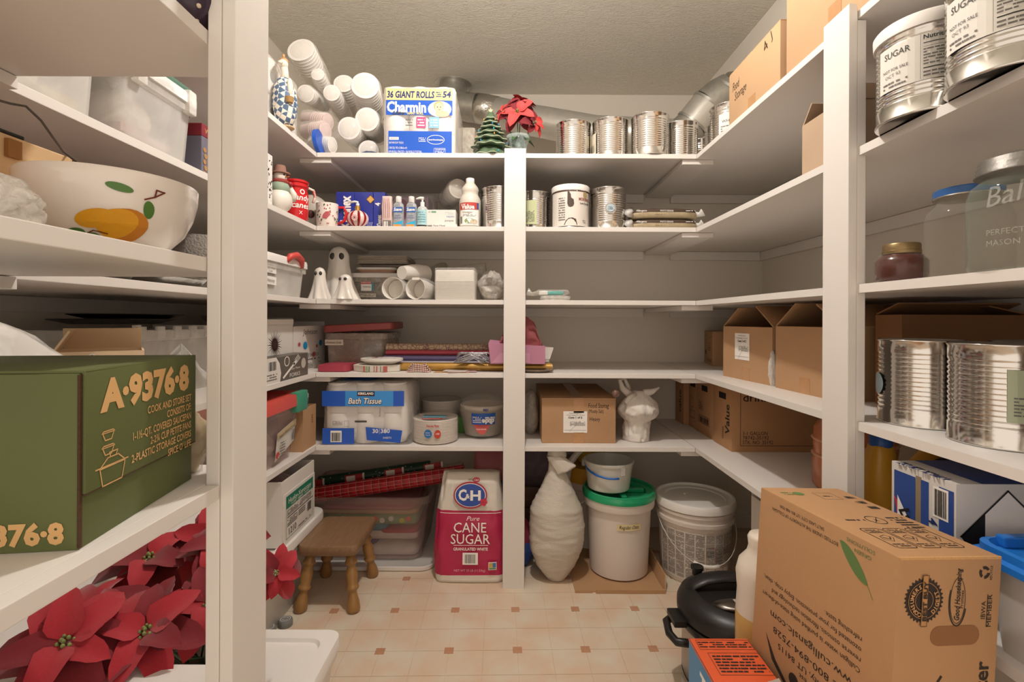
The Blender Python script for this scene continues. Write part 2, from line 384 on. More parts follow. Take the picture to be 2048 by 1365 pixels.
def quadbox(w, d, h, bev=.002): return M().box(-w/2, -d/2, 0, w/2, d/2, h, bev)
def carton(name, label, loc, rz, w, d, h, cat='box', m=None, tape=None, openf=None, hole=None, group=None, top=True):
    """cardboard box: body of thick walls, lid flaps, tape. openf = dict side->angle of raised flaps"""
    m = m or CARD; t = thing(name, label, cat, loc, rz, group); k = .004
    if openf is None:
        part('body', quadbox(w, d, h - .004), m, t, 30)
        if top:
            part('flap', M().box(-w/2 + .001, -d/2 + .001, h - .004, w/2 - .001, -.0008, h, .0012), m, t); part('flap', M().box(-w/2 + .001, .0008, h - .004, w/2 - .001, d/2 - .001, h, .0012), m, t)
    else:
        b = M(); b.box(-w/2, -d/2, 0, w/2, d/2, k); b.box(-w/2, -d/2, k, w/2, -d/2 + k, h); b.box(-w/2, d/2 - k, k, w/2, d/2, h)
        b.box(-w/2, -d/2 + k, k, -w/2 + k, d/2 - k, h); b.box(w/2 - k, -d/2 + k, k, w/2, d/2 - k, h); part('body', b, m, t)
        for side, (ang, L) in openf.items():
            # flap hinged on a top edge, ang 0 = closed over the opening, 90 = upright, 180+ = folded out
            ww = w if side in ('front', 'back') else d
            f = M().box(-ww/2 + .003, -L, 0, ww/2 - .003, 0, k)
            mt = {'front': Matrix.Translation((0, -d/2, h)) @ Matrix.Rotation(PI, 4, 'Z'), 'back': Matrix.Translation((0, d/2, h)),
                  'left': Matrix.Translation((-w/2, 0, h)) @ Matrix.Rotation(PI/2, 4, 'Z'), 'right': Matrix.Translation((w/2, 0, h)) @ Matrix.Rotation(-PI/2, 4, 'Z')}[side]
            f.b.transform(mt @ Matrix.Rotation(-rad(ang), 4, 'X')); part('flap', f, (CARDD if m is CARD else m) if ang > 100 else m, t)
    if tape:
        b = M(); tw = .024
        if 'lefttop' in tape: part('tape', M().box(-w/2 - .0008, -tw, h * .6, -w/2, tw, h), TAPE, t)
        if 'top' in tape: b.box(-w/2, -tw, h, w/2, tw, h + .0008)
        for sd in tape:
            if sd == 'topf': b.box(-tw, -d/2, h, tw, d/2, h + .0008).box(-tw, -d/2 - .0008, h * .0, tw, -d/2, h * .22).box(-tw, -d/2 - .0008, h * .62, tw, -d/2, h)
            if sd == 'leftlow': b.box(-w/2 - .0008, -tw, 0, -w/2, tw, h * .24)
        part('tape', b, TAPE, t)
    return t
def canprof(r, h, ribs=13, lid=False):
    p = [(r - .004, .0015), (r - .001, 0), (r + .0008, .0015), (r + .0008, .004), (r - .001, .006)]
    z0, z1 = h * .17, h * .84; p.append((r - .001, z0))
    for i in range(ribs):
        a = z0 + (z1 - z0) * i / ribs; b = (z1 - z0) / ribs; p += [(r - .0012, a + b * .1), (r - .0033, a + b * .5), (r - .0012, a + b * .9)]
    return p + [(r - .001, z1 + .003), (r - .001, h - .006), (r + .0008, h - .004), (r + .0008, h - .0015), (r - .001, h), (r - .003, h - .0005), (r - .004, h - .004), (.0, h - .004)]
_can = {}
def can(label, loc, r=.0785, h=.178, lab=None, lid=False, group='large steel food cans', rz=0):
    k = (r, h)
    if k not in _can:
        me = bpy.data.meshes.new('body'); m = M().lathe(canprof(r, h), 56); bmesh.ops.recalc_face_normals(m.b, faces=m.b.faces); m.b.to_mesh(me); m.b.free(); me.materials.append(TIN)
        for p in me.polygons: p.use_smooth = True
        _can[k] = me
    t = thing('food_can', label, 'can', loc, rz, group); part('body', _can[k], None, t)
    part('seam', M().box(-.0015, r - .0008, .006, .0015, r + .0006, h - .006), TIND, t)
    if lid: part('lid', M().lathe([(r + .0012, h - .02), (r + .003, h - .019), (r + .004, h + .002), (r + .001, h + .006), (r - .006, h + .004), (r - .012, h + .001), (0, h + .001)], 48), WPL, t, 40)
    if lab: lab(t, r, h)
    return t
def rr(w, d, r, z, n=4):
    pts = []
    for cx, cy, a0 in ((w/2 - r, d/2 - r, 0), (-w/2 + r, d/2 - r, PI/2), (-w/2 + r, -d/2 + r, PI), (w/2 - r, -d/2 + r, 1.5*PI)):
        for i in range(n + 1): a = a0 + PI/2 * i / n; pts.append((cx + r * math.cos(a), cy + r * math.sin(a), z))
    return pts
def tote(name, label, loc, rz, w, d, h, bm=None, lm=None, taper=.88, latch=None, lid=True, lidh=.02, group=None, r=.03, over=.012):
    """plastic storage box: thin tapered open body, rim, lid with raised panel, latches"""
    t = thing(name, label, 'storage box', loc, rz, group); bm = bm or BINM; lm = lm or WPL; k = .003; q = taper
    part('body', M().loft([rr(w*q - 2*k, d*q - 2*k, r, k), rr(w*q, d*q, r, 0)][::-1] , True, True), bm, t, 40)
    def side(s): return [rr(w*(q + (1-q)*u) - s, d*(q + (1-q)*u) - s, r, .001 + (h - .001) * u) for u in (0, .3, .6, .8, 1)]
    part('wall', M().loft(side(0), False, False).loft(side(2*k), False, False).loft([rr(w, d, r, h), rr(w - 2*k, d - 2*k, r, h)], False, False), bm, t, 50)
    part('rim', M().loft([rr(w + .001, d + .001, r, h - .03), rr(w + .012, d + .012, r, h - .028), rr(w + .014, d + .014, r, h - .002), rr(w + .001, d + .001, r, h - .001)], False, False), bm, t, 50)
    if lid:
        o = over * 2
        part('lid', M().loft([rr(w + o, d + o, r + .004, h - .008), rr(w + o, d + o, r + .004, h + lidh * .5), rr(w + o - .006, d + o - .006, r, h + lidh), rr(w - .05, d - .05, r, h + lidh), rr(w - .058, d - .058, r, h + lidh - .008)], True, True), lm, t, 35)
    if latch:
        for sx, sy, ww, dd, mm in latch:
            part('latch', M().box(sx - ww/2, sy - dd/2, h - .035, sx + ww/2, sy + dd/2, h + lidh + .006, .006), mm, t, 40)
    return t
def bag(m, rx, ry, h, seed=0, amp=.14, n=28, rings=16, top=.35, m4=None, p=2.6):
    """crumpled bag-like blob, flat bottom, z 0..h"""
    o = V((seed * 3.7, seed * 1.3, 0)); rs = []
    for j in range(rings + 1):
        u = j / rings; ring = []
        k = (1 - abs(2 * u - 1) ** p) ** (1 / p) if u < .5 else (1 - (2 * u - 1) ** p) ** (1 / p) * (1 - top) + top * (1 - (2*u-1)**2)
        k = max(k, .02)
        if u < .08: k = max(k, .55)
        for i in range(n):
            a = 2 * PI * i / n; d = V((math.cos(a), math.sin(a), u * 2)); q = 1 + amp * (noise.noise(d * 1.6 + o) + .5 * noise.noise(d * 4 + o) + .3 * noise.noise(d * 9 + o))
            ring.append((rx * k * q * d.x, ry * k * q * d.y, h * (u + (amp * .4 * noise.noise(d * 3 + o) if u > .2 else 0))))
        rs.append(ring)
    return m.loft(rs, True, True, m4)
def along(p0, p1, roll=0):
    """matrix taking +z to the direction p0->p1, origin at p0"""
    d = (V(p1) - V(p0)); q = d.to_track_quat('Z', 'Y'); return Matrix.Translation(V(p0)) @ q.to_matrix().to_4x4() @ Matrix.Rotation(roll, 4, 'Z')
def cupstack(name, label, p0, p1, r, m=None, group=None, film_=True, rims=9, cat='cups', rb=None):
    """nested foam cups: open cup mouths at p0's end facing away from p1 (p0 = wide front end)"""
    m = m or FOAM; L = (V(p1) - V(p0)).length; rb = rb or r * .8
    t = thing(name, label, cat, p0, group=group); mt = along((0,0,0), V(p1) - V(p0)); b = M(); pr = [(0, .001), (r * .9, .001)]
    for i in range(rims):
        z = L * .6 * i / rims; pr += [(r * .97, z + .0006), (r * 1.0, z + .0016), (r * .97, z + .0035), (r * .955, z + L * .6 / rims * .9)]
    pr += [(rb, L * .995), (rb * .9, L), (0, L)]
    part('cups', b.lathe(pr, 28, mt), m, t, 50)
    if film_:
        f = M(); rs = []
        for j in range(9):
            z = L * (-.05 + 1.12 * j / 8); rs.append([((r * 1.06 + .003) * (1 + .05 * noise.noise(V((math.cos(a) * 2, math.sin(a) * 2, z * 30)) + V(p0) * 9)) * (.55 if j in (0, 8) else 1) * c(a), (r * 1.06 + .003) * (1 + .05 * noise.noise(V((math.cos(a) * 2, math.sin(a) * 2, z * 30)) + V(p0) * 9)) * (.55 if j in (0, 8) else 1) * s2(a), z) for a in [2 * PI * i / 24 for i in range(24)] for c, s2 in ((math.cos, math.sin),)])
        f.loft(rs, True, True, mt); part('wrapper', f, FILM, t, True)
    return t
# petals
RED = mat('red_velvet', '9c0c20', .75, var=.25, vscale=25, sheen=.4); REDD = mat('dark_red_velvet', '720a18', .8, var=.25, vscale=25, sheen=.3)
GOLD = mat('gold_trim', 'c9a055', .35, metal=.8); LEAFG = mat('leaf_green', '33502f', .7, var=.2, vscale=30)
_pt = {}
def petal_mesh(L, wd, curl, key, m):
    k = (key, m.name)
    if k in _pt: return _pt[k]
    b = M(); n = 6; th = .0008
    def fn(u, v, o=0):
        w = wd * (math.sin(PI * min(1, u ** .8)) ** .75) * (1 + .12 * math.sin(9 * u)) + .0004
        return (L * u, (v - .5) * w, -curl * L * u * u + .16 * w * abs(v - .5) * 2 + .006 * math.sin(14 * u + 3 * v) * L * 2 * abs(v-.5) + .05 * L * math.sin(PI * u) - o)
    b.grid(lambda u, v: fn(u, v), 7, 4); b.grid(lambda u, v: fn(u, v, th), 7, 4)
    me = bpy.data.meshes.new('petal'); bmesh.ops.recalc_face_normals(b.b, faces=b.b.faces); b.b.to_mesh(me); b.b.free(); me.materials.append(m)
    for p in me.polygons: p.use_smooth = True
    _pt[k] = me; return me
def poinsettia(label, loc, nrm, size, n=6, group=None, seed=0, stem=None, root=None, berries=True, name='poinsettia_flower', col=None):
    rr_ = random.Random(seed); base = V(nrm).normalized().to_track_quat('Z', 'Y').to_matrix().to_4x4(); c1, c2 = col or (RED, REDD)
    t = root or thing(name, label, 'flower', loc, group=group); o0 = V(loc) if root is not None else V((0,0,0))
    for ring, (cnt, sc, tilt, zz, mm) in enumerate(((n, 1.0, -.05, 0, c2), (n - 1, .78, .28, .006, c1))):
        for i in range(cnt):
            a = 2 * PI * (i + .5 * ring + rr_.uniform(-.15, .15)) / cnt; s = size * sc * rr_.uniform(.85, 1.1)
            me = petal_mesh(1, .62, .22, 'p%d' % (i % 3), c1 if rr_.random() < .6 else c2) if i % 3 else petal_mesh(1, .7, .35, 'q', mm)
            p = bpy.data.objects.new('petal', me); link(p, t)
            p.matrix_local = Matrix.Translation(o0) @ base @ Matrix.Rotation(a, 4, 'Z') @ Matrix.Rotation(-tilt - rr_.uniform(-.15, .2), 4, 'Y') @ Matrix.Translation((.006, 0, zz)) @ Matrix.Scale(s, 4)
    if berries:
        b = M(); 
        for i in range(9):
            a = i * 2.4; q = size * .035 * math.sqrt(i) * 1.2; b.ball((q * math.cos(a), q * math.sin(a), .008 + size * .08 - i * .001), (size * .032, size * .032, size * .055), 8, 6)
        b.b.transform(Matrix.Translation(o0) @ base); part('flower_center', b, mat('berry_green', '7c8a50', .5, var=.6, vscale=60), t, True)
    if stem: part('stem', M().tube([(0, 0, 0), ((stem[0] - loc[0]) * .5, (stem[1] - loc[1]) * .5, (stem[2] - loc[2]) * .6), tuple(stem[i] - loc[i] for i in range(3))], .002, 6), LEAFG, t, True)
    return t
def bottle(m, r, prof, sx=1, sy=1, seg=28): return m.lathe([(r * a, b) for a, b in prof], seg, sx=sx, sy=sy)
# ================= NEAR LEFT BAY =================
CREAM = plain('d8ad74', .7)
OLIVE = mat('olive_board', '5c6539', .6, var=.06, vscale=10, bump=.05, bscale=60)
w, d, h = .26, .212, .172
gb = thing('cookware_box', 'olive green cardboard box printed A-9376-8 on the near left shelf', 'box', (-.556, .555, Z4), rad(7.8))
part('body', quadbox(w, d, h - .003, .002), OLIVE, gb, 30)
part('lid_flap', M().box(-w/2 - .001, -d/2 + .003, h - .003, w/2 + .004, d/2, h, .001).box(w/2, -d/2 + .003, .052, w/2 + .004, d/2 + .002, h, .0015), OLIVE, gb, 30)
part('cardboard_edge', M().box(w/2 - .001, -d/2 - .0006, .002, w/2 + .0012, -d/2 + .003, h - .004).box(w/2 - .002, -d/2 + .003, .0508, w/2 + .0038, d/2 + .002, .0522), mat('worn_board_edge', '4a3320', .9, var=.5, vscale=300), gb)
f = Flat((w/2 + .004, -d/2, 0), (0,1,0), (0,0,1)); p = Print(gb, f)
p.text('A·9376·8', .022, .129, .043, CREAM, w=.172, bold=.055)
for i, (s, ww) in enumerate((('COOK AND STORE SET', .088), ('CONSISTS OF:', .052), ('1-1½-QT. COVERED SAUCEPAN', .112), ('2-2¾ CUP PETITE PANS', .083), ('2-PLASTIC STORAGE COVERS', .114), ("SPICE O' LIFE", .05))):
    p.text(s, .2, .111 - i * .0122, .0125, CREAM, w=ww * 1.12, al='r', bold=.015)
def pan(x, y, s): p.line([(x, y), (x + .3*s, y - .62*s), (x + 1.1*s, y - .62*s), (x + 1.4*s, y), (x, y)], .0012, CREAM); p.line([(x - .12*s, y), (x + 1.5*s, y), (x + 1.3*s, y + .16*s), (x + .1*s, y + .16*s), (x - .12*s, y)], .0012, CREAM)
pan(.026, .105, .012); pan(.026, .09, .012)
p.line([(.022, .07), (.026, .052), (.056, .052), (.061, .07), (.022, .07)], .0014, CREAM); p.line([(.016, .071), (.066, .071)], .0014, CREAM); p.line([(.024, .072), (.034, .079), (.05, .079), (.059, .072)], .0013, CREAM); p.line([(.038, .079), (.036, .084), (.049, .084), (.046, .079)], .0013, CREAM)
p.done()
p = Print(gb, bface(w, d, h, 'front')); p.text('A·9376·8', w - .012, .008, .027, CREAM, w=.1, al='r', bold=.05); p.done()
# milk-glass bowl with painted pear
MILK = mat('milk_glass', 'ece4db', .12, spec=.6, coat=.3)
bx_, by_ = -.552, .677
bowl = thing('mixing_bowl', 'white milk glass mixing bowl with a painted yellow pear', 'bowl', (bx_, by_, Z3))
bp = [(a_, b_ * .81) for a_, b_ in [(.0, .004), (.036, .003), (.038, 0), (.044, 0), (.046, .005), (.066, .022), (.083, .045), (.094, .075), (.0995, .105), (.1005, .126), (.0995, .1285), (.0975, .126), (.0965, .105), (.09, .073), (.079, .046), (.062, .025), (.04, .009), (0, .008)]]
part('bowl', M().lathe(bp, 64), MILK, bowl, 60)
def brad(v):
    q = [(0, .046)] + [(z, r) for r, z in bp[4:11]]
    for (z0, r0), (z1, r1) in zip(q, q[1:]):
        if v <= z1: return r0 + (r1 - r0) * (v - z0) / max(1e-6, z1 - z0)
    return .1
class Bw:
    a = math.atan2(-by_, -bx_)
    def at(s, u, v, e=0): r = brad(v) + e; return V((r * math.cos(s.a + u / .09), r * math.sin(s.a + u / .09), v))
PE = mat('pear_yellow', 'd99c1c', .25, var=.25, vscale=18); PE2 = mat('pear_amber', 'c47c22', .25, var=.2, vscale=18); GRN = plain('4f7a35', .3); TWG = plain('6e2f1f', .3)
p = Print(bowl, Bw(), .0005)
def blob(cx, cy, rx, ry, m, rot=0, lay=1, name='painted_pear', n=6):
    mm = p._m(name, m); c, s = math.cos(rot), math.sin(rot)
    rings = [[(cx + k * (rx * math.cos(a) * c - ry * math.sin(a) * s), cy + k * (rx * math.cos(a) * s + ry * math.sin(a) * c)) for a in [2*PI*i/20 for i in range(20)]] for k in (.02, .4, .75, 1)]
    mm.loft([[Bw().at(u, v, .0005 * lay) for u, v in r] for r in rings], False, False)
blob(.016, .036, .024, .02, PE2, .0, 2); blob(.004, .037, .024, .017, PE, .3, 3); blob(-.018, .041, .022, .0105, PE, .25, 4)
blob(.006, .08, .013, .005, GRN, -.2, 2, 'upper_leaf'); blob(.036, .058, .006, .011, GRN, .2, 2, 'right_leaf'); blob(-.046, .024, .013, .005, GRN, .1, 2, 'left_leaf'); blob(-.024, .02, .009, .0045, GRN, 0, 5, 'lower_leaf')
p.line([(.03, .07), (.04, .075), (.05, .083), (.041, .084), (.04, .075)], .0018, TWG, 3, 'upper_twig'); p.line([(-.036, .021), (-.022, .027), (-.006, .024)], .0012, TWG, 6, 'lower_twig'); p.done()
# pine crate with a cable over it
PINE = mat('pale_pine', 'd3b083', .6, var=.14, vscale=6, stretch=(1, 30, 30) if 0 else (12, 1, 12))
cr = thing('wooden_crate', 'pale pine crate behind the milk glass bowl', 'crate', (-.81, .5, Z3))
b = M(); part('side_board', M().box(.138, -.24, .0, .15, .235, .158, .002), PINE, cr); part('side_board', M().box(-.15, -.24, 0, -.138, .235, .158, .002), PINE, cr)
part('end_board', M().box(-.137, .222, 0, .137, .234, .158, .002), PINE, cr); part('end_board', M().box(-.137, -.238, 0, .137, -.226, .158, .002), PINE, cr); part('bottom_board', M().box(-.137, -.225, 0, .137, .221, .008), PINE, cr)
part('dowel', M().box(.1505, .135, .128, .157, .153, .152, .001), mat('brown_dowel', '8d5f2e', .5), cr)
for yy in (.02, .13): part('clip', M().box(.125, yy, .1585, .148, yy + .035, .164, .002), plain('191716', .4), cr)
solo('cable', M().tube([P(-40, 196, .6), P(20, 212, .62), P(50, 217, .64), P(80, 245, .66), P(105, 280, .68), P(125, 307, .7), P(150, 326, .715), (-.66, .725, 1.349)], .0016, 6), plain('4c443e'), 'thin grey cable drooping above the pine crate', 'cable', smooth=True)
solo('bubble_wrap', bag(M(), .058, .03, .07, 31, .3, n=40, rings=22), film('bubble_film', 'f2efea', .6, bump=1.2, bscale=70), 'crumpled bubble wrap resting on the rim of the pear bowl', 'packing wrap', (-.553, .50, Z3), .3, True)
# speckled bird ornament on the second near board
sp = thing('ceramic_bird', 'dark purple ceramic bird with cream spots at the edge of the upper left board', 'figurine', (-.438, .665, Z2))
part('body', M().ball((0, 0, .045), (.038, .042, .045), 20, 14), mat('purple_glaze', '3a2c3c', .2), sp, True)
m = M(); rs_ = random.Random(5)
for i in range(60):
    a = rs_.uniform(0, 2*PI); t_ = rs_.uniform(-1.2, 1.2); m.ball((.0378 * math.cos(t_) * math.cos(a), .0418 * math.cos(t_) * math.sin(a), .045 + .0448 * math.sin(t_)), .0032, 6, 4)
part('spots', m, plain('d6c7ad'), sp, True, kind='stuff'); part('head', M().ball((.0, -.03, .098), .019, 14, 10).tube([(0, -.045, .098), (0, -.058, .094)], [.005, .001], 8), mat('purple_glaze', '3a2c3c'), sp, True)
# clear bag behind the green box
t = thing('plastic_bag', 'clear plastic bag of beige trimmings squeezed behind the green box', 'bag', (-.478, .708, Z4))
part('contents', bag(M(), .036, .024, .1, 4, .3), mat('beige_trimmings', 'cdb894', .8, var=.35, vscale=90), t, True); part('bag', bag(M(), .046, .032, .172, 9, .35, top=.6), FILM, t, True)
t = thing('plastic_bag', 'milky plastic bag lying behind the green box at the left edge', 'bag', (-.86, .74, Z4)); part('bag', bag(M(), .16, .13, .232, 12, .14, top=.4), film('bag_milk', 'f0ede7', .62, bump=.3, bscale=8), t, True)
# items on the far-left shelves seen through the near bay
CR = mat('cream_board', 'e2c9a6', .6)
t = carton('gift_box', 'cream folded gift box with raised flap behind the green box', (-.935, 1.12, Z4), rad(38), .15, .15, .15, m=CR, openf={'back': (70, .05), 'left': (60, .05)})
p = Print(t, bface(.15, .15, .15, 'front')); p.disc(.06, .14, .006, WHT); p.disc(.06, .14, .003, plain('b33a3a'), 2); p.done()
t = tote('storage_box', 'clear storage case with clip edge and dark contents on the fourth left shelf', (-1.155, 1.44, Z4), 0, .34, .35, .19, lid=False, taper=.97)
part('contents', M().box(-.15, -.16, .01, .15, .16, .08, .01), plain('5b524c'), t); part('clip', M().box(.155, -.15, .192, .165, -.13, .204), FILMW, t)
for i in range(5):
    part('clip', M().box(.172, -.16 + i * .07, .165, .18, -.13 + i * .07, .2, .002), BINM, t); part('divider', M().box(-.15, -.14 + i * .065, .012, .15, -.138 + i * .065, .17), BINM, t)
for i, (yy, ll) in enumerate(((1.41, .1), (1.5, .13))):
    solo('serving_tray', M().lathe([(.0, 0), (.09, 0), (.13, .012), (.128, .014), (.088, .004), (0, .004)], 32, sy=1.3), plain('171412', .3), ['round black tray lying on the clear case, nearer one', 'round black tray lying on the clear case, farther one'][i], 'tray', (-1.14 - .03 * i, yy, Z4 + .206 + .0145 * i), smooth=40)
def teddy(t):
    part('contents', M().ball((.0, -.01, .088), (.09, .09, .08), 20, 12), plain('e9e2da', .9), t, True); part('contents', M().box(-.08, .02, .006, .1, .1, .05, .01), plain('b49a62', .6), t)
t = tote('storage_box', 'clear tub with white plush and gold box, nearer of two on the second left shelf', (-.97, .885, Z2), 0, .27, .23, .2, lm=film('lid_clear', 'ecebe8', .7, bump=.05), taper=.93); teddy(t)
t = tote('storage_box', 'clear tub with pink dotted cases, farther of two on the second left shelf', (-.97, 1.165, Z2), 0, .27, .25, .17, lm=MATS['lid_clear'], taper=.93, latch=[(.143, .09, .02, .03, FILMW), (.143, -.08, .02, .03, FILMW)])
part('contents', M().ball((.02, .0, .09), (.075, .07, .06), 20, 12), plain('e9e2da', .9), t, True)
for i in range(2): part('contents', M().box(-.1, -.09, .006 + i * .022, .11, .07, .025 + i * .022, .002), mat('pink_case', 'c08f92', .5), t)
t = thing('folded_cloth', 'dark green folded cloth on top of the farther clear tub', 'cloth', (-.93, 1.2, Z2 + .193)); part('cloth', M().box(-.08, -.09, 0, .09, .09, .022, .008), mat('green_cloth', '4d6b5c', .9), t, True)
t = thing('puzzle_box', 'slate blue box with white sideways lettering beside the clear tub', 'box', (-.94, 1.375, Z2)); part('body', quadbox(.2, .1, .11), mat('slate_card', '696775', .5), t)
p = Print(t, bface(.2, .1, .11, 'right')); p.text('Weihnachts-Pyramide', .04, .004, .016, WHT, rot=PI/2, w=.1, shear=.2, bold=.02)
for i in range(5): p.disc(.012 + .004 * (i % 2), .01 + i * .016, .007, plain('a87f4e'), 2)
p.done()
t = thing('puzzle_box', 'dark red box lying on the slate blue box', 'box', (-.94, 1.375, Z2 + .1105)); part('body', quadbox(.2, .1, .034), plain('7c2430'), t)
p = Print(t, bface(.2, .1, .034, 'right')); p.text('WO', .012, .01, .02, plain('caa25a'), rot=0); p.done()
FOIL = mat('aluminium_foil', 'cfccc6', .22, metal=1, bump=.3, bscale=60)
for i, yy in enumerate((1.02, 1.27)):
    t = thing('foil_tray', ['shallow foil tray on the middle left shelf, nearer one', 'shallow foil tray on the middle left shelf, farther one'][i], 'tray', (-.96, yy, Z3))
    part('tray', M().loft([rr(.2, .17, .02, 0), rr(.24, .21, .03, .022), rr(.262, .232, .03, .024), rr(.262, .232, .03, .0255), rr(.238, .208, .03, .024), rr(.196, .166, .02, .002)]), FOIL, t, 30)
    if i == 0: solo('napkin', M().grid(lambda u, v: (.2*u-.1, .12*v-.06, .002+.006*abs(math.sin(9*u+4*v))), 12, 8).box(-.1,-.06,0,.1,.06,.001), plain('a3273a', .8), 'crumpled red napkin lying in the nearer foil tray', 'napkin', (-.96, yy, Z3 + .003), .3, True)
solo('felt_basket', M().lathe([(.07, 0), (.085, .16), (.08, .16), (.066, .004), (0, .004)], 28, fn=lambda a, z: 1 + .03 * noise.noise(V((math.cos(a)*3, math.sin(a)*3, z*30)))), mat('grey_felt', '8a837c', .95, bump=.8, bscale=160), 'grey felt basket behind the pear bowl', 'basket', (-.93, 1.48, Z3), smooth=True)
# ---- flowers behind the left post, standing on the white tote ----
wt = tote('storage_box', 'white lidded storage box on the floor in the lower left corner', (-.69, 1.03, .0014), 0, .5, .44, .285, bm=WPL, lm=WPL, taper=.9)
t = thing('flower_pot', 'dark green flower pot on the white lidded box, below the red poinsettias', 'pot', (-.64, 1.0, .2995)); part('pot', M().lathe([(.07, 0), (.09, .11), (.095, .112), (.095, .125), (.085, .125), (.08, .02), (0, .02)], 28), plain('2f3d2a'), t, 40); part('soil', M().cyl(.083, .09, .1), plain('3a2c20', .9), t)
fl_ = [('large red poinsettia spilling over the lowest near left board', (-.648, .715, .628), (.25, -.6, .75), .092), ('red poinsettia with pinkish buds beside the left post, bottom', (-.566, .765, .612), (.1, -.5, .8), .09),
       ('red poinsettia in the upper middle of the bunch left of the post', (-.70, .95, .635), (.2, -.35, .85), .095), ('red poinsettia partly hidden by the left post, top of the bunch', (-.615, 1.02, .648), (.1, -.7, .6), .09),
       ('dark red poinsettia low in the middle of the bunch', (-.61, .84, .585), (-.1, -.6, .75), .095), ('red poinsettia peeking out right of the tall left post', (-.505, 1.05, .560), (.6, -.6, .4), .062),
       ('red poinsettia beside the left post above the bottom one', (-.53, .86, .60), (.3, -.55, .8), .085), ('dark red poinsettia at the left rear of the bunch', (-.72, .84, .60), (-.2, -.3, .9), .085), ('red poinsettia at the right rear of the bunch', (-.575, .96, .66), (.2, -.4, .85), .075)]
for i, (lb, lo, nn, sz) in enumerate(fl_):
    poinsettia(lb, lo, nn, sz, 6, 'silk poinsettias in the bunch by the left post', i + 3, stem=(-.64 + .02 * math.cos(i), 1.0 + .02 * math.sin(i), .40))
poinsettia('loose red petals fallen on the lowest left shelf', (-.872, 1.15, Z5 + .02), (.1, -.1, 1), .05, 3, seed=9, berries=False, name='fallen_petals')
t = thing('printed_sack', 'small beige printed sack on the lowest left shelf behind the flowers', 'sack', (-.915, .84, Z5)); part('sack', bag(M(), .05, .05, .075, 7, .2), mat('beige_sack', 'bdb3a0', .9), t, True)
p = Print(t, Cyl((0, 0, 0), lambda v: .055, -.9)); p.text('NOW', -.03, .02, .04, plain('5d5850')); p.done()
# ================= LEFT SHELVES RIGHT OF THE POST =================
# top: paper towels
pk = thing('paper_towel_pack', 'wrapped pack of white paper towel rolls on the top left shelf', 'paper towels', (-.975, 1.74, Z1))
RP = mat('paper_roll', 'dad6d1', .8)
for j in range(2):
    for i in range(4):
        part('roll', M().lathe([(.0, -.09), (.02, -.09), (.0201, -.089), (.064, -.09), (.0665, -.087), (.0665, .087), (.064, .09), (0, .09)], 28, m=Matrix.Translation((0, -.2 + i * .134, .068 + j * .134)) @ Matrix.Rotation(PI/2, 4, 'Y')), RP, pk, 40)
        part('roll_core', M().lathe([(.02, .0905), (.0195, .02), (0, .0201)], 18, m=Matrix.Translation((0, -.2 + i * .134, .068 + j * .134)) @ Matrix.Rotation(PI/2, 4, 'Y')), plain('5f564e', .9), pk)
part('wrapper', M().box(-.096, -.272, .0005, .0975, .272, .275, .02, seg=3), FILM, pk, True)
# clear tub on the pack
t = thing('clear_bowl', 'clear plastic bowl on a red box high above the left shelf', 'bowl', (-.88, 1.62, Z1 + .277)); part('bowl', M().lathe([(.0, .2), (.05, .203), (.085, .225), (.105, .3), (.108, .3), (.088, .222), (.05, .2), (0, .197)], 36), FILM, t, True)
part('red_box', M().box(-.09, -.07, 0, .03, .07, .196, .003), plain('9c4a3f'), t)
# ceramic goose
gs = thing('goose_figurine', 'ceramic goose in blue and white patchwork dress leaning on the paper towels', 'figurine', (-.832, 1.80, Z1), rot=(0, rad(-2), 0))
pat = mat('blue_patchwork', 'e6dfd2', .6); nt = pat.node_tree; tc = nt.nodes.new('ShaderNodeTexCoord'); mp = nt.nodes.new('ShaderNodeMapping'); mp.inputs['Scale'].default_value = (60, 60, 60); mp.inputs['Rotation'].default_value = (.6, .5, .78)
ck = nt.nodes.new('ShaderNodeTexChecker'); ck.inputs['Scale'].default_value = 1; ck.inputs['Color1'].default_value = s2l('4d6480'); ck.inputs['Color2'].default_value = s2l('e0d9cc'); nt.links.new(tc.outputs['Object'], mp.inputs[0]); nt.links.new(mp.outputs[0], ck.inputs[0]); nt.links.new(ck.outputs[0], nt.nodes['Principled BSDF'].inputs['Base Color'])
part('dress', M().lathe([(.0, .012), (.02, .014), (.036, .05), (.044, .1), (.04, .15), (.024, .185), (.012, .196), (0, .196)], 28), pat, gs, True)
IV = mat('ivory_ceramic', 'd9d0c0', .35)
part('neck', M().tube([(0, 0, .185), (.004, 0, .215), (0, 0, .235)], [.017, .012, .014], 14), IV, gs, True); part('head', M().ball((0, -.004, .245), (.017, .019, .016), 16, 10).tube([(0, -.02, .243), (.0, -.04, .236)], [.007, .003], 10), IV, gs, True)
part('bonnet', M().ball((.0, .002, .258), (.016, .016, .012), 16, 8).tube([(.0, 0, .268), (0, 0, .282)], [.004, .006], 8), mat('tan_bow', 'b98d5f', .5), gs, True)
part('wing', M().ball((.03, -.02, .15), (.01, .014, .035), 12, 8), IV, gs, True); part('basket', M().lathe([(.012, .03), (.016, .05), (.014, .05), (0, .04)], 16, m=Matrix.Translation((.03, -.03, .06))), mat('wicker_tan', '9c7a4b', .8), gs, 40); part('foot', M().ball((.01, -.01, .008), (.026, .026, .008), 16, 8), mat('tan_base', 'bfa27c', .5), gs, True)
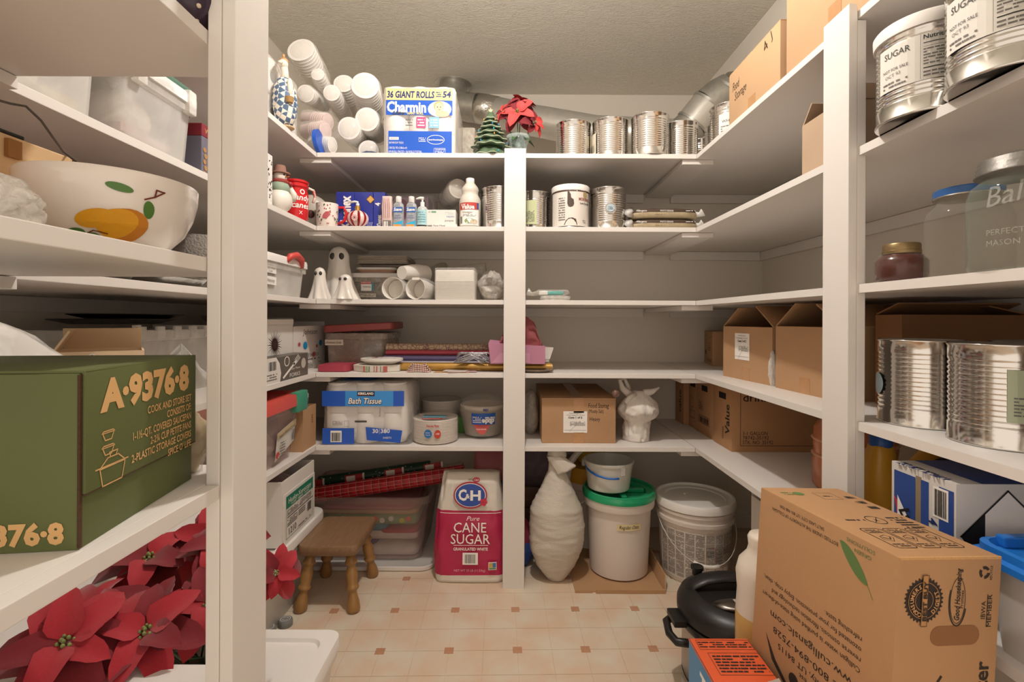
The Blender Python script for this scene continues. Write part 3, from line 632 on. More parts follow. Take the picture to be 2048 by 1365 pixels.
# second shelf
t = thing('printed_tin', 'white upright box with black floral print beside the left post', 'box', (-.9, 1.69, Z2)); part('body', quadbox(.12, .055, .185), WPL, t)
p = Print(t, bface(.12, .055, .185, 'right')); rs_ = random.Random(3)
for i in range(46): p.disc(rs_.uniform(.006, .049), rs_.uniform(.008, .177), rs_.uniform(.0012, .004), BLK, n=6)
p.done(); p = Print(t, bface(.12, .055, .185, 'front'))
for i in range(60): p.disc(rs_.uniform(.006, .114), rs_.uniform(.008, .177), rs_.uniform(.0012, .004), BLK, n=6)
p.done()
sn = thing('snowman_figurine', 'ceramic snowman with a hat and green coat on the second left shelf', 'figurine', (-.845, 1.785, Z2))
SNW = mat('glazed_white', 'e3ddd3', .3); part('body', M().ball((0, 0, .045), (.042, .045, .046), 20, 12), SNW, sn, True); part('coat', M().ball((0, 0, .09), (.033, .036, .032), 18, 10), mat('sage_coat', '8fa08c', .6), sn, True)
part('head', M().ball((0, 0, .132), (.023, .024, .023), 18, 10), SNW, sn, True); part('eye', M().ball((.02, -.012, .137), .003, 8, 6).ball((.0225, .006, .137), .003, 8, 6), BLK, sn, True); part('nose', M().tube([(.022, -.005, .13), (.038, -.01, .129)], [.003, .0008], 8), plain('c9712d'), sn, True)
part('hat', M().lathe([(.034, .142), (.034, .146), (.022, .149), (.018, .172), (0, .175)], 22), mat('hat_brown', '8f6a5c', .8), sn, 40); part('scarf', M().lathe([(.026, .104), (.031, .108), (.031, .116), (.026, .12)], 20), plain('8f3b34', .8), sn, True); part('arm', M().tube([(.02, .03, .1), (.036, .035, .075), (.03, .04, .05)], [.011, .011, .009], 10), SNW, sn, True); part('cardinal', M().ball((.03, .018, .11), (.008, .012, .009), 10, 8), plain('a3262a'), sn, True)
CRD = mat('glazed_red', 'c8242a', .12)
jar = thing('candy_jar', 'red ceramic jar lettered Candy Canes with striped handle', 'jar', (-.85, 1.93, Z2)); jr = .045
part('body', M().lathe([(0, 0), (.04, 0), (.044, .01), (.046, .05), (.046, .1), (.04, .122), (.041, .125), (.046, .13), (.046, .136), (.042, .139), (.042, .144), (.047, .147), (.047, .153), (.042, .157), (.038, .157), (.034, .15), (.034, .02), (0, .02)], 40), CRD, jar, 40)
m = M(); m.tube([(.03, .04, .14), (.045, .058, .135), (.05, .062, .11), (.045, .055, .085)], .0055, 10); part('handle', m, mat('candy_stripe', 'e8d9cc', .3), jar, True)
for i in range(5): part('stripe', M().tube([V((.045, .058, .135)).lerp(V((.05, .062, .105)), i / 5 + .02), V((.045, .058, .135)).lerp(V((.05, .062, .105)), i / 5 + .1)], .0062, 10), CRD, jar, True)
p = Print(jar, Cyl((0,0,0), .0465, rad(-45))); p.text('Candy', 0, .075, .032, WHT, al='c', shear=.2, bold=.02); p.text('canes', .002, .045, .032, WHT, al='c', shear=.2, bold=.02); p.ring(.006, .108, .01, .004, WHT); p.text('X', .0, .02, .02, WHT, al='c'); p.done()
gl = thing('cookie_jar', 'grey lidded glass jar with red patterned body lying behind the holly mug', 'jar', (-.872, 2.13, Z2 + .077), rot=(rad(90), 0, rad(20)))
part('jar_end', M().lathe([(.075, 0), (.075, .012), (.07, .024), (.05, .034), (0, .038)], 32), mat('grey_glaze', 'b3aca0', .3), gl, True); part('body', M().lathe([(0, -.14), (.0745, -.14), (.0755, 0), (.0, .001)], 32), plain('7e2230', .4), gl, 40)
part('knob', M().ball((0, -.015, .042), (.016, .018, .012), 12, 8), plain('4b2b24'), gl, True)
mg = thing('holly_mug', 'white mug painted with holly and a red cardinal', 'mug', (-.782, 2.075, Z2))
part('body', M().lathe([(0, 0), (.037, 0), (.042, .006), (.0445, .05), (.046, .1), (.043, .1), (.041, .05), (.038, .01), (0, .009)], 36), MILK, mg, 40)
part('handle', M().tube([(.04, .01, .088), (.066, .014, .09), (.078, .015, .065), (.068, .014, .032), (.04, .01, .018)], .006, 10), CRD, mg, True)
p = Print(mg, Cyl((0,0,0), .0462, rad(-68))); rs_ = random.Random(9); HG = plain('3f5a38', .4); BR_ = plain('a4343a', .4)
p.poly([(-.02, .035), (-.004, .03), (.012, .05), (.004, .062), (-.008, .06), (-.018, .048)], plain('b0555a', .4)); p.poly([(.004, .06), (.012, .07), (.014, .056)], plain('b0555a', .4))
for i in range(34):
    x, y = rs_.uniform(-.05, .05), rs_.uniform(.01, .095)
    if -.022 < x < .014 and .03 < y < .07: continue
    (p.disc(x, y, .0026, BR_, n=8) if rs_.random() < .5 else p.poly([(x, y), (x + .006, y + .004), (x + .004, y + .01), (x - .001, y + .007)], HG))
p.done()
sd = thing('soap_dispenser', 'round red and white striped soap dispenser with gold collar', 'dispenser', (-.648, 2.06, Z2))
part('body', M().ball((0, 0, .036), (.046, .038, .036), 28, 14), plain('e7c9c4', .15), sd, True)
for a in (-2.5, -1.9, -1.2, -.6): part('stripe', M().ball((0, 0, .036), (.0465, .0385, .0365), 3, 14, fn=lambda q, t, a=a: 1).shape(lambda c, a=a: (lambda r_, z: (1.0 * r_ * math.cos(a + (math.atan2(c.y, c.x)) * .055), .82 * r_ * math.sin(a + math.atan2(c.y, c.x) * .055), z))(math.hypot(c.x, c.y / .82) * 1.02, c.z)), CRD, sd, True)
part('collar', M().cyl(.011, .068, .088, 18), GOLD, sd, 40); part('pump', M().cyl(.007, .088, .1, 14).tube([(0, 0, .1), (0, 0, .106), (-.012, 0, .109), (-.034, 0, .105)], .0045, 8), WPL, sd, True)
p = Print(sd, Flat((0, -.0385, .034), (1, 0, 0), (0, 0, 1)), .0012); p.disc(0, 0, .013, WHT)
for i in range(10): a = i * PI / 5; p.line([(.005 * math.cos(a), .005 * math.sin(a)), (.0125 * math.cos(a), .0125 * math.sin(a))], .0016, CRD, 2)
p.disc(0, 0, .003, BLK, 3); p.done()

# middle shelf, left: clear tote with red latch
t = tote('storage_box', 'clear tote with a red latch and two handwritten labels on the middle left shelf', (-.965, 1.80, Z3), 0, .27, .35, .125, taper=.93, lm=film('lid_soft', 'eceae6', 1.0, bump=.05), latch=[], r=.025)
part('contents', bag(M(), .11, .15, .09, 3, .2), plain('ded8ce', .8), t, True)
part('latch', M().tube([(.142, -.01, .128), (.153, .0, .148), (.154, .05, .158), (.154, .09, .146), (.147, .11, .118)], [.008, .012, .013, .012, .008], 10), mat('red_plastic', 'c84b45', .4), t, True)
p = Print(t, Flat((.1335, -.175, 0), (0,1,0), (0,0,1)), .003); p.rect(.02, .076, .1, .1, WHT); p.text('Heart Wood', .027, .09, .011, GRY, 0, w=.06, shear=.3, lay=2, name='handwriting'); p.text('Creek', .04, .079, .011, GRY, 0, shear=.3, lay=2, name='handwriting'); p.rect(.02, .036, .1, .064, WHT); p.text('Nativity', .032, .045, .016, BLK, shear=.3, lay=2, name='handwriting'); p.done()
# fourth shelf, left: white boxes
FWX = mat('white_card', 'ddd9d2', .6)
t = carton('fireworks_box', 'tall white box printed with blue and red dots on the fourth left shelf', (-1.005, 2.158, Z4), 0, .24, .335, .19, m=FWX, openf={'right': (88, .002), 'front': (92, .035), 'back': (90, .02)})
BLU = plain('1f8fc0'); RDD = plain('b5524a'); _f = bface(.24, .335, .2, 'right'); _f.at = (lambda u, v, e=0, f=_f: f.o + f.U * u * 1.34 + f.Vv * v + f.U.cross(f.Vv) * e); p = Print(t, _f)
for x, y, r, c in ((.04, .115, .008, RDD), (.085, .108, .016, BLU), (.178, .1, .007, RDD), (.21, .112, .013, BLU), (.153, .064, .011, RDD)):
    p.disc(x, y, r, c)
    for i in range(16): a = i * PI / 8; p.line([(x + r * .9 * math.cos(a), y + r * .9 * math.sin(a)), (x + r * 1.3 * math.cos(a), y + r * 1.3 * math.sin(a))], .0012, c)
p.text('Johnson', .065, .155, .034, BLK, w=.115, shear=.2, name='handwriting'); p.text('EW', .11, .055, .024, BLK); p.text('RX', .166, .055, .024, BLK); p.small(.09, .04, .2, .05, 1, BLK); p.small(.09, .005, .15, .03, 4, BLK); p.text('19.02', .19, .022, .012, BLK); p.done()
t = carton('fireworks_box', 'open white box with a black starburst behind the forks box', (-1.035, 1.80, Z4), 0, .3, .365, .2, m=FWX, openf={'right': (92, .02)})
p = Print(t, bface(.3, .365, .2, 'right')); sx, sy = .215, .125; p.disc(sx, sy, .022, plain('3a2725'))
for i in range(26): a = i * 2 * PI / 26; r2 = .06 if i % 2 else .048; p.poly([(sx + .02 * math.cos(a - .13), sy + .02 * math.sin(a - .13)), (sx + .02 * math.cos(a + .13), sy + .02 * math.sin(a + .13)), (sx + r2 * math.cos(a), sy + r2 * math.sin(a))], plain('3a2725'))
p.done()
t = thing('forks_box', 'grey printed box of plastic forks on the fourth left shelf', 'box', (-.8425, 1.785, Z4), 0); part('body', quadbox(.06, .35, .088), plain('5d5851', .4), t)
_f = bface(.06, .35, .088, 'right'); _f.at = (lambda u, v, e=0, f=_f: f.o + f.U * u * 1.49 + f.Vv * v + f.U.cross(f.Vv) * e); p = Print(t, _f); p.poly([(0, 0), (.075, 0), (.08, .03), (.072, .066), (.055, .088), (0, .088)], plain('d9d5ce')); p.bars(.02, .045, .055, .075, BLK, 8); p.small(.01, .01, .06, .035, 3, GRY, 2)
p.line([(.092, .012), (.15, .055)], .008, WHT, 2, 'printed_fork'); p.line([(.15, .055), (.16, .062)], .013, WHT, 2, 'printed_fork')
for q in (-.006, -.002, .002, .006): p.line([(.158 + q, .063 - q), (.178 + q, .08 - q)], .0022, WHT, 2, 'printed_fork')
p.text('FORKS', .125, .008, .02, WHT, lay=2, name='lettering'); p.text('Clear Plastic', .13, .034, .011, WHT, lay=2, shear=.3); p.disc(.205, .05, .014, plain('b9b3a6'), ry=.02); p.ring(.11, .068, .014, .003, WHT, ry=.018); p.done()
solo('crumpled_paper', bag(M(), .1, .08, .04, 5, .2), mat('brown_tissue', '877c6c', .9), 'brown crumpled wrapping on top of the white starburst box', 'paper', (-1.02, 1.80, Z4 + .2045), smooth=True)
# lowest shelf, left: tote with red and green lid, cardboard box
RPL = mat('coral_plastic', 'cc5148', .45); GPL = mat('green_plastic', '3f8f72', .45)
t = tote('storage_box', 'clear tote with coral lid and green latch on the lowest left shelf', (-.99, 1.74, Z5), 0, .34, .34, .21, bm=BINP, lm=RPL, taper=.86, lidh=.035, over=.022, latch=[(.182, .13, .03, .09, GPL)], r=.03)
part('contents', bag(M(), .13, .13, .14, 2, .15), plain('bcaea4', .8), t, True)
p = Print(t, Flat((.156, -.17, 0), (0,1,0), (.09,0,1)), .003); p.poly([(.15, .02), (.29, .065), (.29, .15), (.15, .122)], plain('d8d4cb'))
p.poly([(.15, .1), (.29, .125), (.29, .15), (.15, .122)], plain('c9b58d'), 2); p.text('Heart Wood Creek', .158, .103, .018, BLK, rot=.19, w=.12, lay=3, shear=.2); p.disc(.155, .045, .012, plain('c0392f'), 3); p.text('L', .151, .038, .018, WHT, lay=4); p.small(.17, .03, .21, .09, 6, GRY, 3); p.bars(.26, .075, .282, .115, BLK, 7, 3); p.done()
t = carton('small_carton', 'narrow open cardboard box between the coral lidded tote and the bath tissue', (-.87, 1.995, Z5), 0, .10, .13, .17, openf={'front': (100, .005)})
part('contents', M().ball((0, 0, .15), (.04, .055, .05), 16, 10), plain('6a4a3c'), t, True); m = M()
for i in range(3): m.tube([(.03 + .003 * i, -.05, .16 + .012 * i), (.035, -.02, .2 + .006 * i), (.03, .03, .205 + .006 * i), (.02, .055, .18)], .003, 6)
part('ribbon', m, plain('e0dbd2', .4), t, True); p = Print(t, bface(.10, .13, .17, 'right'))
for i in range(4): p.rect(.085, .1 + i * .009, .095, .105 + i * .009, plain('5a3c28'))
p.done()
# floor, left: white paper box on a grey tote
gt = tote('storage_box', 'grey clear tote with a white lid under the white paper box on the floor', (-1.02, 1.79, .0014), 0, .42, .68, .262, bm=GREYPL, lm=WPL, taper=.86, lidh=.022, r=.06, latch=[(.215, -.06, .012, .025, WPL), (.215, -.12, .012, .02, WPL)])
hb = carton('paper_box', 'white office paper box printed 1210 on the grey tote', (-.955, 1.888, .2862), 0, .28, .285, .235, m=FWX, openf={'front': (92, .002)})
part('lid_edge', M().box(.14, -.13, .0, .1425, .143, .185, .001), FWX, hb)
part('contents', bag(M(), .125, .13, .225, 8, .2, top=.5), mat('dark_red_cloth', '6e1423', .8), hb, True); part('wrapping', bag(M(), .13, .134, .245, 18, .25, top=.6), FILM, hb, True)
TEAL = plain('1f7a60'); p = Print(hb, Flat((.1425, -.1425, 0), (0,1,0), (0,0,1))); p.frame(.028, .018, .265, .172, .0015, TEAL); p.rect(.028, .128, .265, .172, TEAL, 2); p.text('Husky-Xerocopy', .045, .143, .028, WHT, w=.2, lay=3); p.text('PAPER · PAPIER · PAPEL', .065, .132, .01, WHT, w=.16, lay=3)
p.small(.036, .1, .13, .122, 4, BLK, 2); p.small(.14, .1, .25, .122, 4, BLK, 2, 5); p.rect(.035, .093, .262, .096, BLK, 2); p.small(.036, .06, .12, .088, 4, BLK, 2, 7); p.small(.13, .065, .19, .088, 3, BLK, 2, 8); p.text('1210', .05, .028, .034, BLK, lay=2); p.bars(.212, .05, .25, .085, BLK, 12); p.small(.13, .022, .24, .03, 1, BLK, 2); p.done()
for i, (x, y) in enumerate(((-.808, 1.762), (-.845, 1.715))):
    c = thing('bottle_cap', ['grey ribbed bottle cap on the floor by the grey tote', 'second grey bottle cap on the floor, half hidden by the left post'][i], 'cap', (x, y, .0014)); part('cap', M().lathe([(0, 0), (.0235, 0), (.0245, .002), (.024, .02), (.021, .024), (0, .024)], 40, fn=lambda a, z: 1 + (.015 if int(a * 20 / PI) % 2 else 0)), plain('7b7c7b', .5), c, 40)
    p = Print(c, Flat((0, 0, .024), (1,0,0), (0,1,0))); p.ring(0, 0, .017, .0015, WHT); p.ring(0, 0, .01, .0015, WHT, a0=.4, a1=2.8); p.ring(0, 0, .01, .0015, WHT, a0=3.5, a1=5.9); p.done()
# ================= BACK WALL SHELVES =================
BLUE = mat('pack_blue', '2256b8', .3); BLUE2 = mat('pack_light_blue', '3c8fd6', .3); NAVY = plain('1f2f66', .3)
# --- top shelf ---
t = thing('toilet_paper_pack', 'large wrapped pack of toilet paper reading 36 GIANT ROLLS', 'toilet paper', (-.395, 2.27, Z1), rad(1))
w, d, h = .305, .40, .298
RW = mat('tissue_roll', 'ece8e4', .85)
for i in range(3):
    for k in range(3):
        for j in range(1): part('roll', M().lathe([(.018, 0), (.05, 0), (.0505, .002), (.0505, .095), (.05, .097), (.018, .097)], 24, m=Matrix.Translation((-.101 + i * .101, -.148, .002 + k * .0985))), RW, t, 40)
part('roll_block', M().box(-.148, -.09, .002, .148, .195, .292, .03, seg=3), RW, t, True, kind='stuff')
part('wrapper', M().box(-w/2, -d/2, 0, w/2, d/2, h, .018, seg=3), film('wrap_tp', 'f1eeea', .2, bump=.2, bscale=10), t, True)
p = Print(t, Flat((-w/2, -d/2 - .0006, 0), (1,0,0), (0,0,1))); KH = plain('cdbf86')
p.rect(.012, .237, .292, .286, KH); p.text('36 GIANT ROLLS', .016, .247, .039, NAVY, w=.2, bold=.03, shear=.12, lay=2); p.text('54', .25, .25, .036, NAVY, w=.036, bold=.03, shear=.12, lay=2); p.small(.222, .25, .246, .275, 3, NAVY, 2)
p.rect(.012, .174, .292, .236, BLUE); p.text('Charmin', .016, .186, .062, WHT, w=.165, bold=.035, lay=3); p.text('Ultra', .04, .176, .018, plain('3c3c3c'), w=.05, shear=.4, lay=4, bold=.03); p.text('GIANT ROLL', .1, .176, .014, plain('e3cf7a'), w=.07, bold=.03, lay=4)
p.disc(.238, .2, .05, plain('c9dbe8'), 2, ry=.034); p.disc(.234, .212, .021, plain('c79d62'), 3, ry=.022); p.disc(.236, .206, .018, plain('e3b498'), 4, ry=.021); p.disc(.25, .18, .03, plain('e0b096'), 3, ry=.014)
p.disc(.229, .208, .0022, BLK, 5); p.disc(.242, .208, .0022, BLK, 5); p.disc(.237, .197, .004, plain('b85f57'), 5, ry=.0015)
p.rect(.14, .12, .18, .166, plain('d0487a')); p.rect(.194, .12, .236, .166, plain('7fb2cf')); p.small(.145, .125, .175, .16, 3, WHT, 2); p.small(.2, .125, .23, .16, 3, WHT, 2, 3); p.small(.095, .125, .125, .16, 3, GRY)
p.rect(.022, .004, .29, .106, BLUE); p.rect(.026, .068, .066, .08, WHT, 2); p.text('UNSCENTED', .03, .071, .009, NAVY, w=.032, lay=3); p.text('BATHROOM TISSUE', .026, .052, .012, WHT, w=.06, lay=2); p.text('138 SQ YD (138.6 m²)', .026, .03, .013, WHT, w=.075, lay=2); p.text('4/9-ROLL PACKS • 36 ROLLS TOTAL', .024, .014, .013, WHT, w=.14, lay=2)
p.ring(.222, .07, .037, .002, WHT, 2, ry=.02); p.text('Good Housekeeping', .222, .067, .009, WHT, al='c', lay=2, bold=.02, w=.062); p.small(.15, .06, .18, .08, 3, WHT, 2); p.frame(.215, .008, .262, .034, .001, WHT, 2); p.text('WARNING', .22, .026, .009, WHT, lay=2); p.small(.22, .01, .258, .024, 3, WHT, 2); p.done()
t = thing('paper_towel_pack', 'patterned paper towel pack standing behind the toilet paper pack', 'paper towels', (-.235, 2.52, Z1)); part('pack', quadbox(.1, .09, .285, .012), mat('speckled_wrap', 'a59d90', .6, var=.5, vscale=60), t, True)
# foam cup stacks in clear bags: mouth point (px,py,depth), bottom point, radius in px at that depth
cups = [((599, 101, 2.16), (634, 165, 2.34), 25, 'tallest foam cup stack leaning up towards the ceiling'), ((633, 150, 2.1), (662, 208, 2.3), 12, 'thin foam cup stack beside the tallest one'),
        ((609, 189, 2.08), (646, 214, 2.34), 15, 'foam cup stack at the left, above the bundle of printed cups'), ((661, 187, 2.1), (690, 240, 2.36), 15, 'foam cup stack in the middle of the bagged cups'),
        ((685, 168, 2.25), (705, 225, 2.45), 18, 'foam cup stack behind the middle one'), ((728, 172, 2.12), (744, 228, 2.35), 25, 'wide foam cup stack near the toilet paper pack, upper one'),
        ((732, 240, 2.1), (752, 272, 2.34), 21, 'foam cup stack near the toilet paper pack, middle one'), ((696, 258, 2.08), (720, 284, 2.3), 20, 'foam cup stack facing forward, low in the middle'),
        ((655, 246, 2.12), (608, 240, 2.16), 15, 'foam cup stack lying left above the pinkish bundle'), ((650, 262, 2.1), (607, 266, 2.14), 16, 'pinkish printed cup stack lying sideways'),
        ((664, 292, 2.09), (622, 290, 2.12), 14, 'foam cup stack lying sideways on the shelf board'), ((736, 303, 2.16), (740, 312, 2.36), 18, 'foam cup stack lying flat beside the toilet paper pack')]
PNK = mat('pinkish_cups', 'cdb7b4', .6)
for a, b_, r_, lb in cups:
    p0, p1 = V(P(*a)), V(P(*b_)); rr0 = r_ * 1.1 * a[2] / F
    if p0.z - rr0 < Z1: p0.z = Z1 + rr0 + .004; p1.z = max(p1.z, Z1 + rr0 + .004)
    c = cupstack('cup_stack', lb, p0, p1, rr0, m=PNK if 'pinkish' in lb else FOAM, group='bagged foam cups', rims=7)
t = thing('plastic_bag', 'large clear bag gathered to a peak over the foam cups', 'bag', (-.725, 2.37, Z1)); part('bag', M().loft([[(.165 * k * (1 + .12 * noise.noise(V((math.cos(a) * 2, math.sin(a) * 2, z * 9)))) * math.cos(a), .17 * k * (1 + .12 * noise.noise(V((math.cos(a) * 3, math.sin(a) * 2, z * 9)))) * math.sin(a), z) for a in [2*PI*i/40 for i in range(40)]] for z, k in ((.001, .85), (.03, 1), (.12, .98), (.18, .85), (.22, .6), (.25, .3), (.275, .12), (.29, .16))], True, True), FILM, t, True)
t = thing('striped_bag', 'blue and white striped bag at the foot of the foam cups', 'bag', (-.625, 2.16, Z1)); part('bag', bag(M(), .05, .03, .05, 5, .2), mat('navy_bag', '3a4660', .4, var=.6, vscale=40), t, True)
t = thing('label_roll', 'blue edged roll label beside the goose figurine', 'roll', (-.81, 2.05, Z1 + .052), rot=(0, rad(84), 0)); part('roll', M().cyl(.05, -.008, .008, 28), BLUE, t, 40)
# ceramic tree
CG = mat('tree_glaze', '4c6048', .15, var=.3, vscale=20); tr = thing('ceramic_tree', 'green ceramic Christmas tree with a gold star on the top shelf', 'figurine', (-.092, 2.11, Z1))
tz = [(.0, .085, .07), (.045, .078, .055), (.075, .068, .047), (.1, .057, .04), (.125, .047, .032), (.148, .036, .03), (.168, .027, .035)]
for i, (z0, r0, hh) in enumerate(tz):
    def fn(a, z, r0=r0, z0=z0, i=i): k = max(0, 1 - (z - z0) / (.02)); return 1 + .11 * k * math.cos(a * (9 - i // 2) + i)
    part('tier', M().lathe([(r0 * .7, z0 + .001), (r0, z0), (r0 * .98, z0 + .006), (r0 * .62, z0 + hh * .55), (r0 * .4, z0 + hh)], 54, fn=fn), CG, tr, True)
    m = M()
    m.tube([(r0 * 1.0 * (1 + .11 * math.cos(a * (9 - i // 2) + i)) * math.cos(a), r0 * (1 + .11 * math.cos(a * (9 - i // 2) + i)) * math.sin(a), z0 + .005) for a in [2*PI*q/54 for q in range(55)]], .0014, 5, False); part('snow_edge', m, plain('c9ccae', .4), tr, True)
rs_ = random.Random(2)
for i in range(12):
    z0, r0, hh = tz[i % 6]; a = -PI/2 + rs_.uniform(-1.4, 1.4); part('bulb', M().ball((r0 * .95 * math.cos(a), r0 * .95 * math.sin(a), z0 + .016), (.003, .003, .0055), 8, 6), plain(['2f93a8', '2c6fa0', 'b07a4c'][i % 3], .15), tr, True)
m = M(); m.plate([(.011 * (1 if q % 2 == 0 else .42) * math.sin(q * PI/5), 0, .212 + .011 * (1 if q % 2 == 0 else .42) * math.cos(q * PI/5)) for q in range(10)], (0, 1, 0), .004); part('star', m, mat('star_gold', 'b38f55', .4, metal=.5), tr)
# vase with poinsettia
GLS = mat('clear_glass', 'dfe8e4', .03, trans=1, ior=1.3); VX, VY = .028, 2.13
vs = thing('glass_vase', 'clear glass vase with silver snowflake etching on the top shelf', 'vase', (VX, VY, Z1))
part('vase', M().lathe([(0, .002), (.034, .0), (.038, .004), (.028, .014), (.034, .04), (.044, .08), (.052, .106), (.05, .106), (.041, .08), (.031, .04), (.024, .02), (0, .016)], 36), film('vase_glass', 'cfe0dc', .12, bump=0, gl=.6), vs, True); part('ribbon', M().tube([(0, 0, .02), (.01, -.01, .05), (-.012, .008, .08), (.004, .004, .1)], [.01, .012, .018, .012], 10), mat('teal_ribbon', '8fb0ac', .5), vs, True)
p = Print(vs, Cyl((0,0,0), .0365, rad(-88)), .002); SIL = mat('silver_print', '5b5a56', .4, metal=.5)
for k in range(6): a = k * PI/3 + .4; p.ring(.011 * math.cos(a), .042 + .011 * math.sin(a), .009, .0015, SIL, ry=.006, n=12); p.line([(0, .042), (.024 * math.cos(a), .042 + .024 * math.sin(a))], .001, SIL)
p.done()
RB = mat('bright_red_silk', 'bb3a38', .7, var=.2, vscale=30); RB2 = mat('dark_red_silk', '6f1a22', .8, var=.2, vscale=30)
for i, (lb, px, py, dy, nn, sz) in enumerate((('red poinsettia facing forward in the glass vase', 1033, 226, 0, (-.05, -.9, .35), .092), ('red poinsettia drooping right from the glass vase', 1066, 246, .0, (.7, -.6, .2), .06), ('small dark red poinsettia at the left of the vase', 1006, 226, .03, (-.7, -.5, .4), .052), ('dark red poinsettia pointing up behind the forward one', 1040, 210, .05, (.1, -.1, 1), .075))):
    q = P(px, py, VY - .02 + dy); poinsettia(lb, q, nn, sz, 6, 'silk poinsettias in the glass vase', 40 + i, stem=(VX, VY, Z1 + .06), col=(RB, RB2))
t = thing('leaf_sprig', 'dark green leaves under the vase poinsettias', 'leaves', (VX, VY, Z1 + .1))
for k in range(6):
    q = bpy.data.objects.new('leaf', petal_mesh(1, .5, .6, 'leaf', LEAFG)); link(q, t); q.matrix_local = Matrix.Rotation(k * PI/3 + .2, 4, 'Z') @ Matrix.Rotation(-.1, 4, 'Y') @ Matrix.Scale(.07, 4)
# cans on the top shelf
def lab_paper(a0, z0, z1, wd, col='d9cfb8', txt=None, lines=6):
    def f(t, r, h):
        p = Print(t, Cyl((0,0,0), r, rad(a0)), .0012); p.rect(-wd/2, z0, wd/2, z1, plain(col, .7), 1, 'label', 8, 1)
        if txt: p.text(txt, -wd/2 + .012, z1 - .035, .016, BLK, lay=1.6)
        p.small(-wd/2 + .008, z0 + .01, wd/2 - .008, z1 - .045, lines, GRY, 1.6); p.done()
    return f
can('steel can on the top back shelf, leftmost of four', (.275, 2.185, Z1), lab=lab_paper(0, .03, .12, .08))
can('steel can on the top back shelf, second of four from the left', (.434, 2.155, Z1), lab=lab_paper(180, .03, .12, .08))
can('steel can overhanging the front of the top back shelf', (.592, 2.10, Z1))
can('steel can on the top back shelf, rightmost of four', (.752, 2.19, Z1))
can('labelled steel can beside the Food Storage box on the top right shelf', (.892, 2.0, Z1), lab=lab_paper(-108, .02, .13, .1, 'e2dfd8', 'WHEAT'))
can('steel can behind the labelled one on the top right shelf', (.95, 2.2, Z1)); can('steel can deep in the top right corner of the shelves', (.93, 2.395, Z1), lab=lab_paper(-120, .02, .12, .08))
# duct
GALV = mat('galvanized_duct', 'd0cec7', .33, metal=.75, var=.12, vscale=20, bump=.03, bscale=14)
GALD = mat('galvanized_elbow', 'a9a79f', .4, metal=.75, var=.3, vscale=30, bump=.05, bscale=20)
du = thing('air_duct', 'round galvanized steel air duct running across the recess above the top shelf', 'duct', (0, 3.2, 2.4))
D0 = [(-.41, 3.40, 2.735), (-.41, 3.40, 2.66), (-.38, 3.39, 2.60), (-.30, 3.38, 2.575), (-.2, 3.36, 2.555)]; D1 = [(-.2, 3.36, 2.555), (.1, 3.25, 2.44), (.52, 3.06, 2.285), (.95, 2.88, 2.19)]; D2 = [(.95, 2.88, 2.19), (1.0, 2.86, 2.205), (1.05, 2.84, 2.25)]; D3 = [(1.05, 2.84, 2.25), (1.13, 2.81, 2.35)]; D4 = [(1.13, 2.81, 2.35), (1.175, 2.795, 2.39), (1.23, 2.785, 2.415)]; D5 = [(1.23, 2.785, 2.415), (1.343, 2.78, 2.43)]; _old = [(-.395, 3.25, 2.735), (-.395, 3.25, 2.60), (-.36, 3.245, 2.52), (-.27, 3.23, 2.455), (-.12, 3.21, 2.415)]; _o1 = [(-.12, 3.21, 2.415), (.2, 3.18, 2.355), (.6, 3.13, 2.265), (.86, 3.08, 2.215)]; _o2 = [(.86, 3.08, 2.215), (.96, 3.05, 2.225), (1.03, 3.02, 2.28)]; _o3 = [(1.03, 3.02, 2.28), (1.13, 2.97, 2.39)]; _o4 = [(1.13, 2.97, 2.39), (1.20, 2.93, 2.49)]; _o5 = [(1.20, 2.93, 2.49), (1.235, 2.9, 2.62), (1.235, 2.9, 2.735)]
sh = lambda L: [(a, b - 3.2, c - 2.4) for a, b, c in L]
part('collar', M().lathe([(.098, 0), (.13, .0), (.13, -.004), (.1, -.006)], 32, m=Matrix.Translation((-.41, .2, .339))), GALV, du, 40); part('elbow', M().tube(sh(D0), .096, 28), GALD, du, 40)
part('straight_pipe', M().tube(sh(D1), .0985, 40), GALV, du, 40); part('elbow', M().tube(sh(D2), .097, 28), GALD, du, 40); part('elbow', M().tube(sh(D3), .1, 28), GALV, du, 40); part('elbow', M().tube(sh(D4), .097, 28), GALD, du, 40); part('elbow', M().tube(sh(D5), .1, 28), GALD, du, 40)
part('foil_tape', M().tube(sh([(-.24, 3.37, 2.563), (-.2, 3.36, 2.555), (-.1, 3.325, 2.518)]), .1, 40), mat('foil_tape', 'c9c7c0', .25, metal=1, bump=.6, bscale=30), du, True)
for q in (D2[-1], D3[-1], D4[-1]):
    part('joint_ring', M().tube(sh([(q[0] - .004, q[1] + .002, q[2] - .005), (q[0] + .004, q[1] - .002, q[2] + .005)]), .104, 28), GALD, du, 40)

